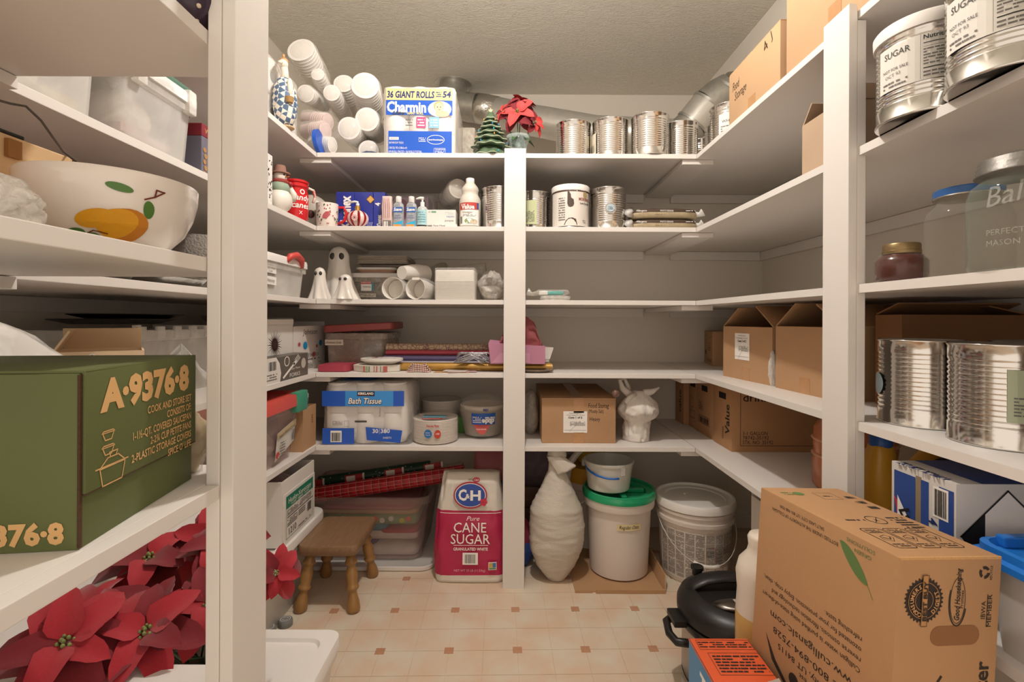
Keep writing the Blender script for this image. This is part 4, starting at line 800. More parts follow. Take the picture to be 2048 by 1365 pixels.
# --- second shelf ---
KB = mat('tissue_box_blue', '2a3590', .25, coat=.4)
def tissue(label, x, y, w, d, h, txt, rot=True, extra=None):
    t = thing('tissue_box', label, 'box', (x, y, Z2), 0, 'blue wrapped tissue boxes'); part('body', quadbox(w, d, h, .002), KB, t); p = Print(t, bface(w, d, h, 'front'))
    for s, px_, py_, sz, ww in txt: p.text(s, px_, py_, sz, WHT, rot=PI/2 if rot else 0, w=ww, bold=.04)
    if extra: extra(p)
    p.done(); return t
def ex1(p): p.poly([(.05, .128), (.07, .148), (.09, .128), (.07, .108)], plain('5d3a22'), 1); p.poly([(.054, .128), (.07, .144), (.086, .128), (.07, .112)], plain('d2a45a'), 2)
tissue('blue tissue box with huge white sideways lettering, left one', X(689, 2.1), 2.155, .078, .11, .16, [('Kleenex', .062, .004, .06, .14)])
tissue('wide blue tissue box lettered ultra soft with a gold diamond', X(726, 2.1), 2.155, .08, .11, .16, [('ultra soft', .02, .02, .024, .075)], extra=lambda p: (ex1(p), [p.line([(.05 + i * .006, .0), (.062 + i * .006, .03)], .001, WHT) for i in range(4)]))
tissue('narrow blue tissue box lettered with a 4, rightmost of the blue ones', X(757, 2.1), 2.155, .05, .11, .16, [('Kleenex', .034, .012, .024, .05), ('4', .03, .1, .03, .014)])
t = thing('tissue_pack', 'wrapped tissue cube boxes with striped and purple flower print on the second shelf', 'box', (X(812, 2.3), 2.32, Z2))
PUR = mat('purple_print', '6b4a72', .4); part('striped_box', M().box(-.155, -.06, 0, -.045, .06, .18, .003), mat('cube_grey', 'b9b4ae', .5), t); part('purple_box', M().box(-.04, -.06, 0, .03, .06, .178, .003), mat('cube_mauve', 'a48a9c', .5), t); part('purple_box', M().box(.034, -.06, 0, .11, .06, .178, .003), mat('cube_mauve', 'a48a9c'), t)
part('wrapper', M().box(-.158, -.064, 0, .135, .064, .188, .012, seg=3), FILM, t, True)
p = Print(t, Flat((0, -.0605, 0), (1,0,0), (0,0,1))); 
for i in range(9): p.poly([(-.15 + i * .011, .15), (-.146 + i * .011, .15), (-.134 + i * .011, .176), (-.138 + i * .011, .176)], plain('4a5a6a'))
p.disc(-.012, .12, .03, plain('8a3a66'), ry=.05); p.disc(.07, .12, .03, PUR, ry=.055); p.disc(.078, .15, .02, plain('4f3559'), 2); p.done()
t = thing('wipes_pack', 'narrow pale pink wrapped pack standing by the blue tissue boxes', 'packet', (X(773, 2.07), 2.075, Z2)); part('pack', M().loft([rr(.04, .028, .008, z) for z in (0, .01)] + [rr(.043 + .002 * math.sin(z * 90), .03, .008, z) for z in (.03, .06, .09, .115)] + [rr(.04, .02, .006, .134)]), mat('pale_pink_wrap', 'd3bab4', .4, var=.15, vscale=30), t, True)
p = Print(t, Flat((0, -.0165, 0), (1,0,0), (0,0,1))); p.rect(-.014, .0, .02, .03, GRY); p.bars(-.012, .004, .008, .026, WHT, 6, 2)
for x in (-.012, -.004, .005, .012): p.line([(x, .04), (x + .002, .08), (x - .002, .125)], .0015, plain('9a5f5f'))
p.done()
def sani(label, x, sc=1):
    t = thing('sanitizer_bottle', label, 'bottle', (x, 2.082, Z2), 0, 'clear hand sanitizer bottles'); part('body', M().loft([rr(.045 * k, .03 * k, .013 * k, z) for z, k in ((0, .9), (.003, 1), (.09, 1), (.102, .92), (.109, .6), (.112, .5))]), film('sani_gel', 'cfd6da', .4, bump=0), t, 40)
    part('cap', M().lathe([(.0125, .11), (.0125, .134), (.011, .136), (0, .136)], 22), film('cap_clear', 'e2e0dc', .7, bump=0), t, 40); p = Print(t, Flat((0, -.0156, 0), (1,0,0), (0,0,1)))
    SB = plain('2c5fa8'); p.rect(-.02, .066, .02, .088, SB); p.text('Suave', 0, .072, .019, WHT, al='c', w=.034, bold=.03, lay=2, shear=.2); p.text('HAND', 0, .05, .008, SB, al='c', w=.018); p.text('SANITIZER', 0, .04, .008, SB, al='c', w=.034)
    p.poly([(-.021, .004), (.021, .004), (.021, .032), (-.021, .018)], plain('2fa3cf')); p.rect(-.019, .006, .016, .015, plain('d9933c'), 2); p.done(); return t
sani('clear sanitizer bottle with blue label, left one', X(795, 2.07)); sani('clear sanitizer bottle with blue label, right one', X(820, 2.06))
t = thing('pump_bottle', 'clear soap bottle with white pump and pale blue label', 'bottle', (X(843, 2.07), 2.08, Z2)); part('body', M().lathe([(0, 0), (.022, 0), (.0235, .004), (.0235, .078), (.017, .09), (.009, .094), (0, .094)], 28), film('pump_clear', 'dde3e2', .5, bump=0), t, 40)
part('pump', M().cyl(.009, .092, .112, 18).cyl(.004, .112, .125, 10).tube([(.006, 0, .128), (-.01, 0, .13), (-.026, 0, .126)], [.007, .006, .003], 10), WPL, t, 40)
p = Print(t, Cyl((0,0,0), .0238), .0006); p.rect(-.024, .012, .024, .076, plain('a8cdd2'), 1, 'label', 8); p.rect(-.024, .006, .024, .012, BLK, 1, 'label', 6); p.small(-.018, .02, .018, .07, 5, plain('6a9aa8'), 2); p.done()
t = thing('mask_box', 'white box of face masks lying above a handwritten card', 'box', (X(883, 2.1), 2.12, Z2 + .0125)); part('body', quadbox(.125, .1, .066), FWX, t); p = Print(t, bface(.125, .1, .066, 'front')); p.rect(.022, .053, .042, .06, plain('6a9a7c')); p.small(.01, .053, .02, .06, 1, GRY)
p.text('NEJSIN', .118, .033, .011, plain('4f82b0'), al='r', rot=0); p.text('ponpse', .116, .016, .013, plain('56616a'), al='r'); p.small(.08, .045, .118, .058, 2, plain('b9c2c8')); p.done()
t = thing('place_card', 'white strip card handwritten Face Mask under the mask box', 'card', (X(889, 2.06), 2.1, Z2)); part('card', M().box(-.052, -.055, 0, .052, .05, .012, .001), FWX, t); p = Print(t, Flat((-.052, -.055, 0), (1,0,0), (0,0,1))); p.text('Face Mask', .006, .003, .0095, BLK, w=.05, name='handwriting'); p.done()
p0, p1 = P(916, 378, 2.14), P(895, 400, 2.33)
cupstack('bowl_stack', 'tilted stack of ribbed paper bowls in a clear bag on the second shelf', p0, p1, .043, m=mat('grey_foam', 'b6aea4', .6), rims=10, cat='bowls', rb=.036)
t = thing('glass_bowl', 'small cut glass bowl behind the face mask box', 'bowl', (X(905, 2.24), 2.28, Z2)); part('bowl', M().lathe([(0, 0), (.03, 0), (.042, .03), (.05, .075), (.048, .075), (.04, .03), (.028, .006), (0, .005)], 30), film('grey_glass', 'a9aaa2', .5, bump=.1), t, True)
vg = thing('vinegar_jug', 'translucent white vinegar jug with a red and white label on the second shelf', 'jug', (-.178, 2.105, Z2))
part('body', M().lathe([(0, 0), (.04, 0), (.0455, .005), (.0465, .12), (.042, .135), (.0375, .142), (.034, .15), (.036, .16), (.038, .168), (.034, .18), (.019, .2), (.017, .205), (0, .205)], 36), mat('vinegar_plastic', 'cfc8bc', .35, spec=.4), vg, True); part('cap', M().lathe([(.0185, .2), (.0185, .218), (.017, .22), (0, .22)], 26), WPL, vg, 40)
p = Print(vg, Cyl((0,0,0), .0468), .0007); p.rect(-.044, .012, .044, .106, WHT, 1, 'label', 10); p.rect(-.046, .078, .034, .108, plain('b8453c'), 2, 'label_band', 10); p.rect(.034, .08, .044, .108, plain('33508f'), 2, 'label_band', 3); p.text('Great', -.038, .098, .01, WHT, lay=3); p.text('Value', -.036, .081, .026, WHT, w=.058, bold=.04, lay=3); p.text('Vinegar', -.03, .062, .014, GRY, lay=2, w=.045)
p.disc(.0, .03, .02, plain('8f9c72'), 2, ry=.012); p.disc(.02, .027, .016, plain('c9b9a0'), 3, ry=.01); p.bars(-.043, .02, -.03, .05, BLK, 5); p.small(-.028, .048, .03, .058, 2, GRY, 2); p.done()
can('steel can on the second back shelf, left of the middle post', (-.055, 2.13, Z2))
can('steel can with pale green label beside the middle post', (.105, 2.205, Z2), lab=lab_paper(-118, .03, .135, .085, 'c3c99b', lines=9))
def moo(t, r, h):
    p = Print(t, Cyl((0,0,0), r, rad(-80)), .001); p.rect(-.125, .008, .125, .17, plain('ddd6cd', .35), 1, 'label', 24); BRN = plain('4a3b33'); p.rect(-.125, .152, .125, .17, BRN, 1.5, 'label_band', 24)
    p.text('Morning Moo', .0, .156, .014, WHT, al='c', shear=.3, lay=2); p.text("MORNING", .012, .115, .017, plain('8a4336'), w=.06, lay=2, bold=.02); p.text('Low Fat Milk', .018, .1, .011, BLK, w=.055, lay=2, bold=.02)
    p.poly([(-.035, .155), (-.028, .15), (-.022, .14), (-.02, .125), (-.01, .118), (-.008, .1), (-.012, .09), (-.022, .086), (-.03, .088), (-.036, .1)], BRN, 2); p.poly([(-.05, .012), (-.042, .03), (-.03, .04), (-.015, .042), (.0, .036), (.004, .02), (.006, .012)], BRN, 2)
    p.small(-.075, .03, -.045, .13, 10, GRY, 2); p.line([(-.035, .092), (.06, .098)], .0012, plain('a04a3f'), 2.5); p.disc(.045, .14, .012, plain('a89468'), 2, ry=.014); p.small(.03, .02, .05, .035, 2, GRY, 2); p.done()
can('large milk powder can with a cow pattern and white lid', (X(1141, 2.10), 2.12, Z2), lab=moo, lid=True)
def stick(t, r, h):
    p = Print(t, Cyl((0,0,0), r, rad(-93)), .0012); p.disc(0, .085, .024, plain('cfc8bd'), 1, n=24)
    for i in range(24): a = i * PI / 12; p.line([(.0185 * math.cos(a), .085 + .0185 * math.sin(a)), (.0225 * math.cos(a), .085 + .0225 * math.sin(a))], .0022, GRY, 1.5)
    p.disc(0, .085, .016, plain('a9c0cb'), 2); p.small(-.011, .078, .011, .092, 3, GRY, 2.5); p.done()
can('steel can with a round pale blue sticker on the second back shelf', (.420, 2.13, Z2), lab=stick)
t = thing('white_can', 'small white paper covered can behind the bean bags', 'can', (X(1247, 2.35), 2.38, Z2)); part('body', M().lathe([(0, 0), (.048, 0), (.048, .158), (.046, .16), (0, .16)], 30), plain('b5ada3', .5), t, 40)
t = thing('plastic_tub', 'round white lidded tub behind the bean bags', 'tub', (X(1298, 2.35), 2.37, Z2)); part('tub', M().lathe([(0, 0), (.055, 0), (.062, .118), (.062, .12), (0, .12)], 32), WPL, t, 40); part('lid', M().lathe([(.066, .112), (.067, .124), (.064, .127), (.056, .124), (0, .124)], 32), WPL, t, 40)
BNB = mat('brown_bean_bag', '4a3c33', .3); BNT = mat('tan_bean_bag', 'a8987a', .5, var=.25, vscale=70)
for k in range(2):
    t = thing('bean_bag', ['bag of pinto beans, lower of two stacked on the second shelf', 'bag of pinto beans, upper of two stacked on the second shelf'][k], 'bag', (X(1326, 2.1), 2.12, Z2 + .046 * k), 0, 'pinto bean bags')
    f_ = lambda k2, q: [( (.142 + .006 * math.sin(k2 * 3)) * math.copysign(abs(math.cos(a)) ** .5, math.cos(a)) , .065 * math.copysign(abs(math.sin(a)) ** .7, math.sin(a)), q) for a in [2*PI*i/36 for i in range(36)]]
    def rg(z, s_): return [(x * s_ + .002 * noise.noise(V((x * 30, y * 30, z * 60))), y * s_, z) for x, y, _ in f_(1, z)]
    part('tan_side', M().loft([rg(0, .9), rg(.004, .98), rg(.018, 1.0), rg(.024, .995)]), BNT, t, True); part('brown_side', M().loft([rg(.0225, .997), rg(.03, .98), rg(.038, .92), rg(.043, .7), rg(.045, .4)]), BNB, t, True)
    part('gathered_end', M().tube([(-.132, -.02, .022), (-.15, -.03, .02), (-.156, -.04, .03)], [.016, .012, .02], 10), FILMW, t, True); part('gathered_end', M().tube([(.132, -.02, .022), (.152, -.025, .022), (.166, -.03, .03)], [.014, .01, .018], 10), FILMW, t, True)
    p = Print(t, Flat((0, -.0665, .022), (1, 0, 0), (0, .18, 1)), .0012); p.text('Allergens', -.13, .003, .012, WHT, shear=.3); p.text('PINTO BEANS', 0, .003, .011, WHT, al='c', w=.055); p.small(.08, .004, .12, .01, 1, WHT); p.small(-.05, -.012, -.01, -.008, 1, BLK); p.done()

# --- middle shelf ---
GH = mat('glossy_ghost', 'ddd7cf', .12, coat=.5)
def ghost(label, x, y, h, r, rz, tilt=0):
    t = thing('ghost_figurine', label, 'figurine', (x, y, Z3), rz, 'glossy white ghost figurines')
    def prof(u): return r * (.5 * math.sqrt(max(0, 1 - ((u - .78) / .22) ** 2)) if u > .78 else .5 + (.5 * ((.78 - u) / .78) ** 1.8))
    rs = []; n = 48
    for j in range(25):
        u = j / 24; k = max(prof(u), 1e-4); am = .13 * max(0, 1 - u / .68)
        rs.append([(k * (1 + am * math.sin(a * 7 + 2 * u)) * math.cos(a), .8 * k * (1 + am * math.sin(a * 7 + 2 * u)) * math.sin(a), h * u) for a in [2*PI*i/n for i in range(n)]])
    part('body', M().loft(rs, True, True), GH, t, True); e = r * .5
    for sx in (-1, 1): part('eye', M().ball((sx * e * .42, -.8 * e * .87, h * .8), (e * .27, .006, h * .062), 16, 10), plain('3f3a36', .4), t, True)
    return t
ghost('tallest of three glossy white ghost figurines', X(676, 2.215), 2.225, .25, .092, .05); ghost('middle-sized ghost figurine, leftmost of three', -.812, 2.075, .138, .048, -.02); ghost('smallest ghost figurine in front of the tallest one', -.700, 2.065, .108, .056, -.25)
t = tote('food_container', 'clear lidded container with a red and white sticker behind the ghosts', (-.62, 2.41, Z3), 0, .26, .26, .12, bm=film('grey_clear', 'b3aca3', .45, bump=.05), lm=FWX, taper=.95, lidh=.012)
part('contents', M().box(-.11, -.11, .004, .11, .11, .05, .01), plain('8e8377'), t); p = Print(t, Flat((-.13, -.127, 0), (1,0,0), (0,0,1)), .003); p.rect(.05, .05, .108, .098, WHT); p.rect(.05, .082, .1, .098, plain('c0453c'), 2); p.text('Rubbermaid', .053, .086, .01, WHT, w=.044, lay=3); p.rect(.1, .05, .108, .098, plain('3c8a9c'), 2); p.text('TakeAlongs', .058, .066, .009, BLK, w=.038, lay=2); p.rect(.04, .02, .12, .038, plain('cfc6b8')); p.small(.044, .024, .115, .035, 2, GRY, 2); p.done()
t = thing('paper_plates', 'square paper plates stacked on the container lid with food print', 'plates', (-.64, 2.39, Z3 + .1335)); part('plate', M().loft([rr(.15, .15, .02, 0), rr(.19, .19, .03, .02), rr(.192, .192, .03, .028), rr(.16, .16, .03, .026)]), FWX, t); part('printed_edge', M().loft([rr(.165, .165, .02, .006), rr(.186, .186, .03, .0175)], False, False), plain('c9a08a'), t)
m = M()
for i in range(6): m.loft([rr(.24 - .004 * (i % 2), .2, .01, .047 + i * .0065 + .001), rr(.245 - .006 * (i % 3), .2, .01, .052 + i * .0065)])
t = thing('newspaper_stack', 'folded newspapers stacked on top of the paper plates', 'newspapers', (-.61, 2.41, Z3 + .1335)); part('sheets', m, mat('newsprint', 'b4a999', .8, var=.15, vscale=60, stretch=(.3, .3, 6)), t, kind='stuff'); part('bag', M().box(-.1, -.09, .029, .13, .1, .046, .006), mat('dark_film', '6e645b', .3), t, True)
CUPW = mat('white_cup', 'd9d4cc', .35)
def cup(label, x, y, z, r, L, dirn, group='white plastic cups', name='plastic_cup'):
    t = thing(name, label, 'cup', (x, y, z), 0, group); mt = along((0,0,0), dirn)
    part('cup', M().lathe([(r * .97, .003), (r * 1.03, 0), (r * 1.05, .003), (r * 1.0, .006), (r * .97, L * .5), (r * .78, L), (0, L), (0, L - .003), (r * .74, L - .003), (r * .93, L * .5)], 36, mt, cap0=False), CUPW, t, 40); return t
c1 = cup('wide white cup lying with its mouth forward, left of two', X(787, 2.08), 2.06, Z3 + .049, .045, .12, (.12, 1, -.04)); part('film', M().lathe([(.048, -.004), (.05, .06), (.045, .13)], 28, along((0,0,0), (.12, 1, -.04)), False, False), FILM, c1, True)
c2 = cup('wide white cup lying with its mouth forward, right of two', X(832, 2.08), 2.06, Z3 + .048, .044, .12, (.35, 1, -.04)); part('tag', M().box(-.012, -.006, .036, .018, -.002, .046), FWX, c2); part('film', M().lathe([(.047, -.004), (.052, .06), (.046, .13)], 28, along((0,0,0), (.35, 1, -.04)), False, False), FILM, c2, True)
cup('small cup stacked on the lying cups, bottom facing forward', X(828, 2.14), 2.2, Z3 + .128, .036, .1, (-.55, -1, -.1)); cup('second cup nested behind the small stacked cup', X(845, 2.2), 2.25, Z3 + .125, .04, .1, (-.5, -1, .05))
t = thing('foil_pan', 'fluted grey pie pan leaning against the back wall behind the cups', 'pan', (X(872, 2.4), 2.42, Z3 + .115), rot=(rad(35), rad(-38), 0)); part('pan', M().lathe([(0, 0), (.05, 0), (.085, .03), (.088, .031), (.087, .033), (.05, .003), (0, .003)], 60, fn=lambda a, z: 1 + .02 * math.sin(a * 24)), mat('grey_pan', 'aaa396', .35), t, 60)
t = thing('napkin_pack', 'wrapped block of white paper napkins on the middle shelf', 'napkins', (X(911, 2.08), 2.13, Z3), rad(-2)); part('napkins', quadbox(.165, .14, .128, .006), FWX, t, True); part('wrapper', M().box(-.085, -.073, 0, .087, .075, .137, .008, seg=3), FILM, t, True)
m = M()
for i in range(13): m.box(-.08, -.0712, .008 + i * .0058, .08, -.07, .0098 + i * .0058)
part('fold_lines', m, plain('c5bfb6'), t, kind='stuff')
t = thing('plastic_bag', 'crumpled clear plastic bag right of the napkin block', 'bag', (-.088, 2.2, Z3)); part('bag', bag(M(), .056, .13, .135, 33, .3, n=36, rings=20), film('crinkle', 'dcd6cd', .42, bump=.9, bscale=22), t, True); part('contents', bag(M(), .05, .08, .07, 4, .2), plain('c2bab0'), t, True)
t = thing('plastic_bag', 'rolled clear plastic bag behind the napkin block', 'bag', (X(930, 2.4), 2.42, Z3)); part('bag', M().tube([(-.07, 0, .14), (0, -.02, .15), (.1, -.03, .155)], [.03, .035, .042, .05], 16), MATS['crinkle'], t, True)
t = thing('plastic_container', 'round clear plastic container with white lid on the middle shelf, right of the post', 'container', (X(1110, 2.1), 2.11, Z3)); part('container', M().lathe([(0, 0), (.062, 0), (.064, .012), (.062, .0145), (0, .0145)], 32), FILMW, t, 40); part('rim', M().lathe([(.0645, .009), (.0665, .011), (.0665, .019), (.063, .02), (0, .0195)], 32), film('clear_cap', 'e3dfd9', .5, bump=0), t, 40)
t = thing('craft_bag', 'clear bag with a teal tool lying on the round container', 'bag', (X(1105, 2.1), 2.11, Z3 + .021)); part('tool', M().box(-.045, -.03, .004, .045, .0, .02, .005), mat('teal_tool', '3aa39c', .4), t, True); part('label', M().box(-.06, -.031, .004, -.022, .001, .0205, .003), FWX, t); part('bag', M().loft([rr(.1, .05, .01, .001), rr(.15, .07, .02, .012), rr(.13, .06, .02, .026)]), FILM, t, True); part('gathered_end', M().tube([(-.06, 0, .012), (-.09, -.005, .008), (-.11, -.01, .018)], [.012, .008, .018], 10), MATS['crinkle'], t, True)

# --- fourth shelf ---
RLD = mat('dull_red_plastic', '8f4440', .5)
t = tote('storage_box', 'clear box of cards with a handwritten strip label on the fourth back shelf', (X(712, 2.2), 2.34, Z4), 0, .27, .3, .16, bm=film('card_bin', 'a99a90', .42, bump=.06), lm=RLD, taper=.96, lid=False); part('contents', M().box(-.12, -.13, .005, .12, .13, .05, .01), plain('b39a7c'), t); part('contents', M().box(-.12, -.12, .052, .02, .12, .12, .01), plain('8a4f52'), t); part('contents', M().box(.03, -.12, .052, .12, .12, .1, .01), plain('5f7d84'), t)
p = Print(t, Flat((-.135, -.148, 0), (1,0,0), (0,0,1)), .003); p.rect(.0, .105, .082, .13, plain('cfc4b3')); p.text('Christmas Cards', .004, .113, .014, BLK, w=.07, shear=.3, name='handwriting', lay=2); p.done()
solo('box_lid', M().loft([rr(.3, .3, .02, 0), rr(.31, .31, .02, .004), rr(.31, .31, .02, .03), rr(.29, .29, .02, .034)]), RLD, 'dull red lid tilted on top of the clear box of cards', 'lid', (X(715, 2.2), 2.33, Z4 + .169), 0, 40, rot=(0, rad(-3), rad(4)))
solo('box_lid', M().loft([rr(.12, .14, .02, 0), rr(.13, .15, .02, .004), rr(.13, .15, .02, .028), rr(.1, .12, .02, .031)]), mat('rose_plastic', 'a23c4c', .45), 'rose red lid lying in front of the clear box of cards', 'lid', (-.748, 2.12, Z4), 0, 40)
t = thing('paper_plates', 'stack of striped octagonal paper plates on the fourth shelf', 'plates', (-.572, 2.115, Z4)); oc = lambda r, z: [(r * math.cos(PI/8 + k * PI/4), r * .75 * math.sin(PI/8 + k * PI/4), z) for k in range(8)]
part('plates', M().loft([oc(.1, 0), oc(.105, .003), oc(.107, .027), oc(.104, .029)]), plain('d6cfc4'), t)
p = Print(t, Flat((-.099, -.074, 0), (1, 0, 0), (0, 0, 1)), .008)
for x, w_, c in ((.058, .006, 'b34a48'), (.066, .01, '8aa07c'), (.08, .004, '5c6b50'), (.1, .006, 'b38a82'), (.112, .004, 'a23c40'), (.128, .003, '6a6a60'), (.14, .018, 'b5625a')): p.rect(x, .003, x + w_, .027, plain(c))
p.done()
t = thing('paper_plate', 'round paper plate with red and gold print on top of the striped plates', 'plate', (X(763, 2.09), 2.1, Z4 + .0295)); part('plate', M().lathe([(0, 0), (.05, 0), (.088, .016), (.09, .0165), (.09, .026), (.085, .027), (0, .02)], 40, sy=.75), FWX, t, 40); rs_ = random.Random(8); p = Print(t, Flat((0, 0, .0245), (1,0,0), (0,1,0)), .002)
for i in range(12): p.disc(rs_.uniform(-.06, .06), rs_.uniform(-.045, .045), .007, plain(['b3333a', 'c8a25c', 'd9d4ca'][i % 3]), 1.5)
p.done()
def roll(label, x0, x1, y, z, r, c, m=None, group='wrapping paper rolls', y1=None, z1=None):
    t = thing('wrapping_paper_roll', label, 'wrapping paper', ((x0 + x1) / 2, y, z), 0, group); L = (x1 - x0) / 2; y1 = y if y1 is None else y1; z1 = z if z1 is None else z1
    a, b = V((-L, 0, 0)), V((L, y1 - y, z1 - z)); part('paper', M().tube([a, a.lerp(b, .33), a.lerp(b, .66), b], r, 24), m or mat('roll_' + c, c, .4), t, 40); part('core', M().tube([a - (b-a) * .004, b + (b-a) * .004], r * .6, 16), plain('c9bda8'), t, 40); return t
def pattern_mat(name, base, ink, scale=70):
    m = mat(name, base, .45); nt = m.node_tree; tc = nt.nodes.new('ShaderNodeTexCoord'); v = nt.nodes.new('ShaderNodeTexVoronoi'); v.inputs['Scale'].default_value = scale; v.feature = 'DISTANCE_TO_EDGE'
    cr = nt.nodes.new('ShaderNodeValToRGB'); cr.color_ramp.elements[0].position = .04; cr.color_ramp.elements[0].color = s2l(ink); cr.color_ramp.elements[1].position = .09; cr.color_ramp.elements[1].color = s2l(base)
    nt.links.new(tc.outputs['Object'], v.inputs[0]); nt.links.new(v.outputs['Distance'], cr.inputs[0]); nt.links.new(cr.outputs[0], nt.nodes['Principled BSDF'].inputs['Base Color']); return m
xa, xb = X(772, 2.2), X(975, 2.2); HB = Z4 + .0
roll('gold wrapping paper roll nearest the front edge of the fourth shelf', X(798, 2.1), X(1105, 2.1), 2.12, Z4 + .018, .0175, 'b08a45', mat('gold_paper', 'b58c45', .3, metal=.4))
roll('white and lilac wrapping paper roll just behind the gold roll', X(772, 2.16), xb + .05, 2.158, Z4 + .02, .0195, 'a79fa8'); roll('grey blue wrapping paper roll low in the pile', xa, xb + .05, 2.2, Z4 + .021, .0205, '77777a')
roll('purple blue wrapping paper roll resting on the lower rolls', xa, xb + .03, 2.175, Z4 + .05, .0125, '5d5478'); roll('crimson wrapping paper roll under the cream one', xa + .005, xb + .02, 2.19, Z4 + .0735, .0115, 'a83f50'); roll('cream wrapping paper roll with scroll pattern on top of the pile', xa, xb + .03, 2.215, Z4 + .0945, .0185, 'b9a386', pattern_mat('scroll_paper', 'b9a386', '84605a', 60)); roll('pale wrapping paper roll behind the cream one', xa + .03, xb + .12, 2.25, Z4 + .095, .017, 'a5917c')
m = M(); rs_ = random.Random(12)
for i in range(14):
    a0 = rs_.uniform(0, 6); R_ = rs_.uniform(.035, .075); m.tube([(R_ * 1.2 * math.cos(a0 + a), .02 * math.sin(a0 + a) - .01, .03 + .022 * math.sin(a0 * 2 + a * 1.3)) for a in [q * .5 for q in range(11)]], .0022, 5)
solo('ribbon_bundle', m, mat('silver_ribbon', 'a5a2a8', .25, metal=.4), 'tangle of silver curling ribbon beside the pink gift bag', 'ribbon', (X(948, 2.08), 2.085, Z4 + .031), smooth=True, group=None)['kind'] = 'stuff'
t = thing('gift_bag', 'pink paper gift bag lying behind the middle post with rose tissue paper', 'gift bag', (X(1036, 2.08), 2.082, Z4 + .0365)); PKB = mat('pink_paper', 'b47a92', .5)
part('body', M().hexa([(-.115, -.022, 0), (.115, -.022, 0), (.115, .03, 0), (-.115, .03, 0)], [(-.125, -.022, .085), (.115, -.022, .075), (.115, .03, .075), (-.12, .03, .1)]), PKB, t); part('fold_panel', M().poly([(-.11, -.0235, .004), (.05, -.0235, .004), (.05, -.0235, .046), (-.075, -.0235, .046)]), mat('pink_paper_light', 'c08aa2', .5), t)
def tis(u, v): a = PI * u; q = .1 + .012 * noise.noise(V((u * 6, v * 6, 1))); return (.012 + q * math.cos(a) * (1 - .25 * v) , .004 + .02 * noise.noise(V((u * 5, v * 5, 3))), .07 + .13 * v * math.sin(a) ** .6 + .012 * noise.noise(V((u * 9, v * 4, 5))))
part('tissue_paper', M().grid(tis, 24, 8).grid(lambda u, v: (lambda q: (q[0], q[1] + .004, q[2]))(tis(u, v)), 24, 8), mat('rose_tissue', '8f4a4c', .8), t, True)
t = thing('paper_bag', 'small white paper bag to the right of the pink gift bag', 'bag', (X(1087, 2.14), 2.16, Z4 + .05)); part('bag', M().hexa([(-.03, -.02, .0), (.028, -.02, .0), (.028, .02, .0), (-.03, .02, .0)], [(-.035, -.024, .058), (.045, -.024, .052), (.04, .024, .052), (-.035, .024, .058)]), FWX, t)
t = thing('magazine_stack', 'folded magazines lying under the white paper bag', 'magazines', (X(1080, 2.14), 2.17, Z4)); 
for i in range(4): part('magazine', M().box(-.07, -.05, .002 + i * .012, .052 - .004 * i, .06, .0125 + i * .012, .003), plain(['8a8478', '6c6a5c', 'a3988a', 'b9b0a3'][i]), t)
solo('paper_plates', M().lathe([(0, 0), (.05, 0), (.08, .01), (.08, .014), (.05, .006), (0, .006)], 32, sy=.5), mat('plaid_plate', '7a6a5c', .5, var=.6, vscale=70), 'printed paper plates lying in front of the gold roll, right of the post', 'plates', (X(1070, 2.07), 2.0715 + .0, Z4), smooth=40)
for i, (px, ww, c, lb, rz, zz) in enumerate(((905, .15, 'b48f63', 'brown paper envelope at the front of the fourth shelf', .0, 0), (925, .12, 'bfa0a8', 'lilac envelope on the brown envelope', .18, .0025), (912, .1, 'd8d0c6', 'white envelope on the lilac envelope', -.12, .005))):
    t = thing('envelope', lb, 'envelope', (X(px, 2.07), 2.065, Z4 + zz), rz, 'loose envelopes'); part('envelope', M().box(-ww/2, -.03, 0, ww/2, .032, .002, .0005), plain(c), t); part('flap', M().poly([(-ww/2, .032, .0023), (ww/2, .032, .0023), (0, -.004, .0027)]), plain(c), t)
m = M()
for k in range(4): m.tube([(.05 * math.cos(a) * (1 - .12 * k), .02 * math.sin(a), .006 + .008 * k + .003 * math.sin(3 * a)) for a in [q * .52 for q in range(13)]], .0035, 6)
st = mat('twine', 'b56a60', .6); nt = st.node_tree; tc = nt.nodes.new('ShaderNodeTexCoord'); wv = nt.nodes.new('ShaderNodeTexWave'); wv.inputs['Scale'].default_value = 45; wv.bands_direction = 'X'; cr = nt.nodes.new('ShaderNodeValToRGB'); cr.color_ramp.elements[0].color = s2l('8f4038'); cr.color_ramp.elements[1].color = s2l('e0d8cc'); cr.color_ramp.interpolation = 'CONSTANT'; cr.color_ramp.elements[1].position = .5
nt.links.new(tc.outputs['Object'], wv.inputs[0]); nt.links.new(wv.outputs[0], cr.inputs[0]); nt.links.new(cr.outputs[0], nt.nodes['Principled BSDF'].inputs['Base Color'])
solo('twine_coil', m, st, 'coil of red and white striped twine beside the paper plates', 'twine', (X(838, 2.06), 2.058, Z4), smooth=True)['kind'] = 'stuff'

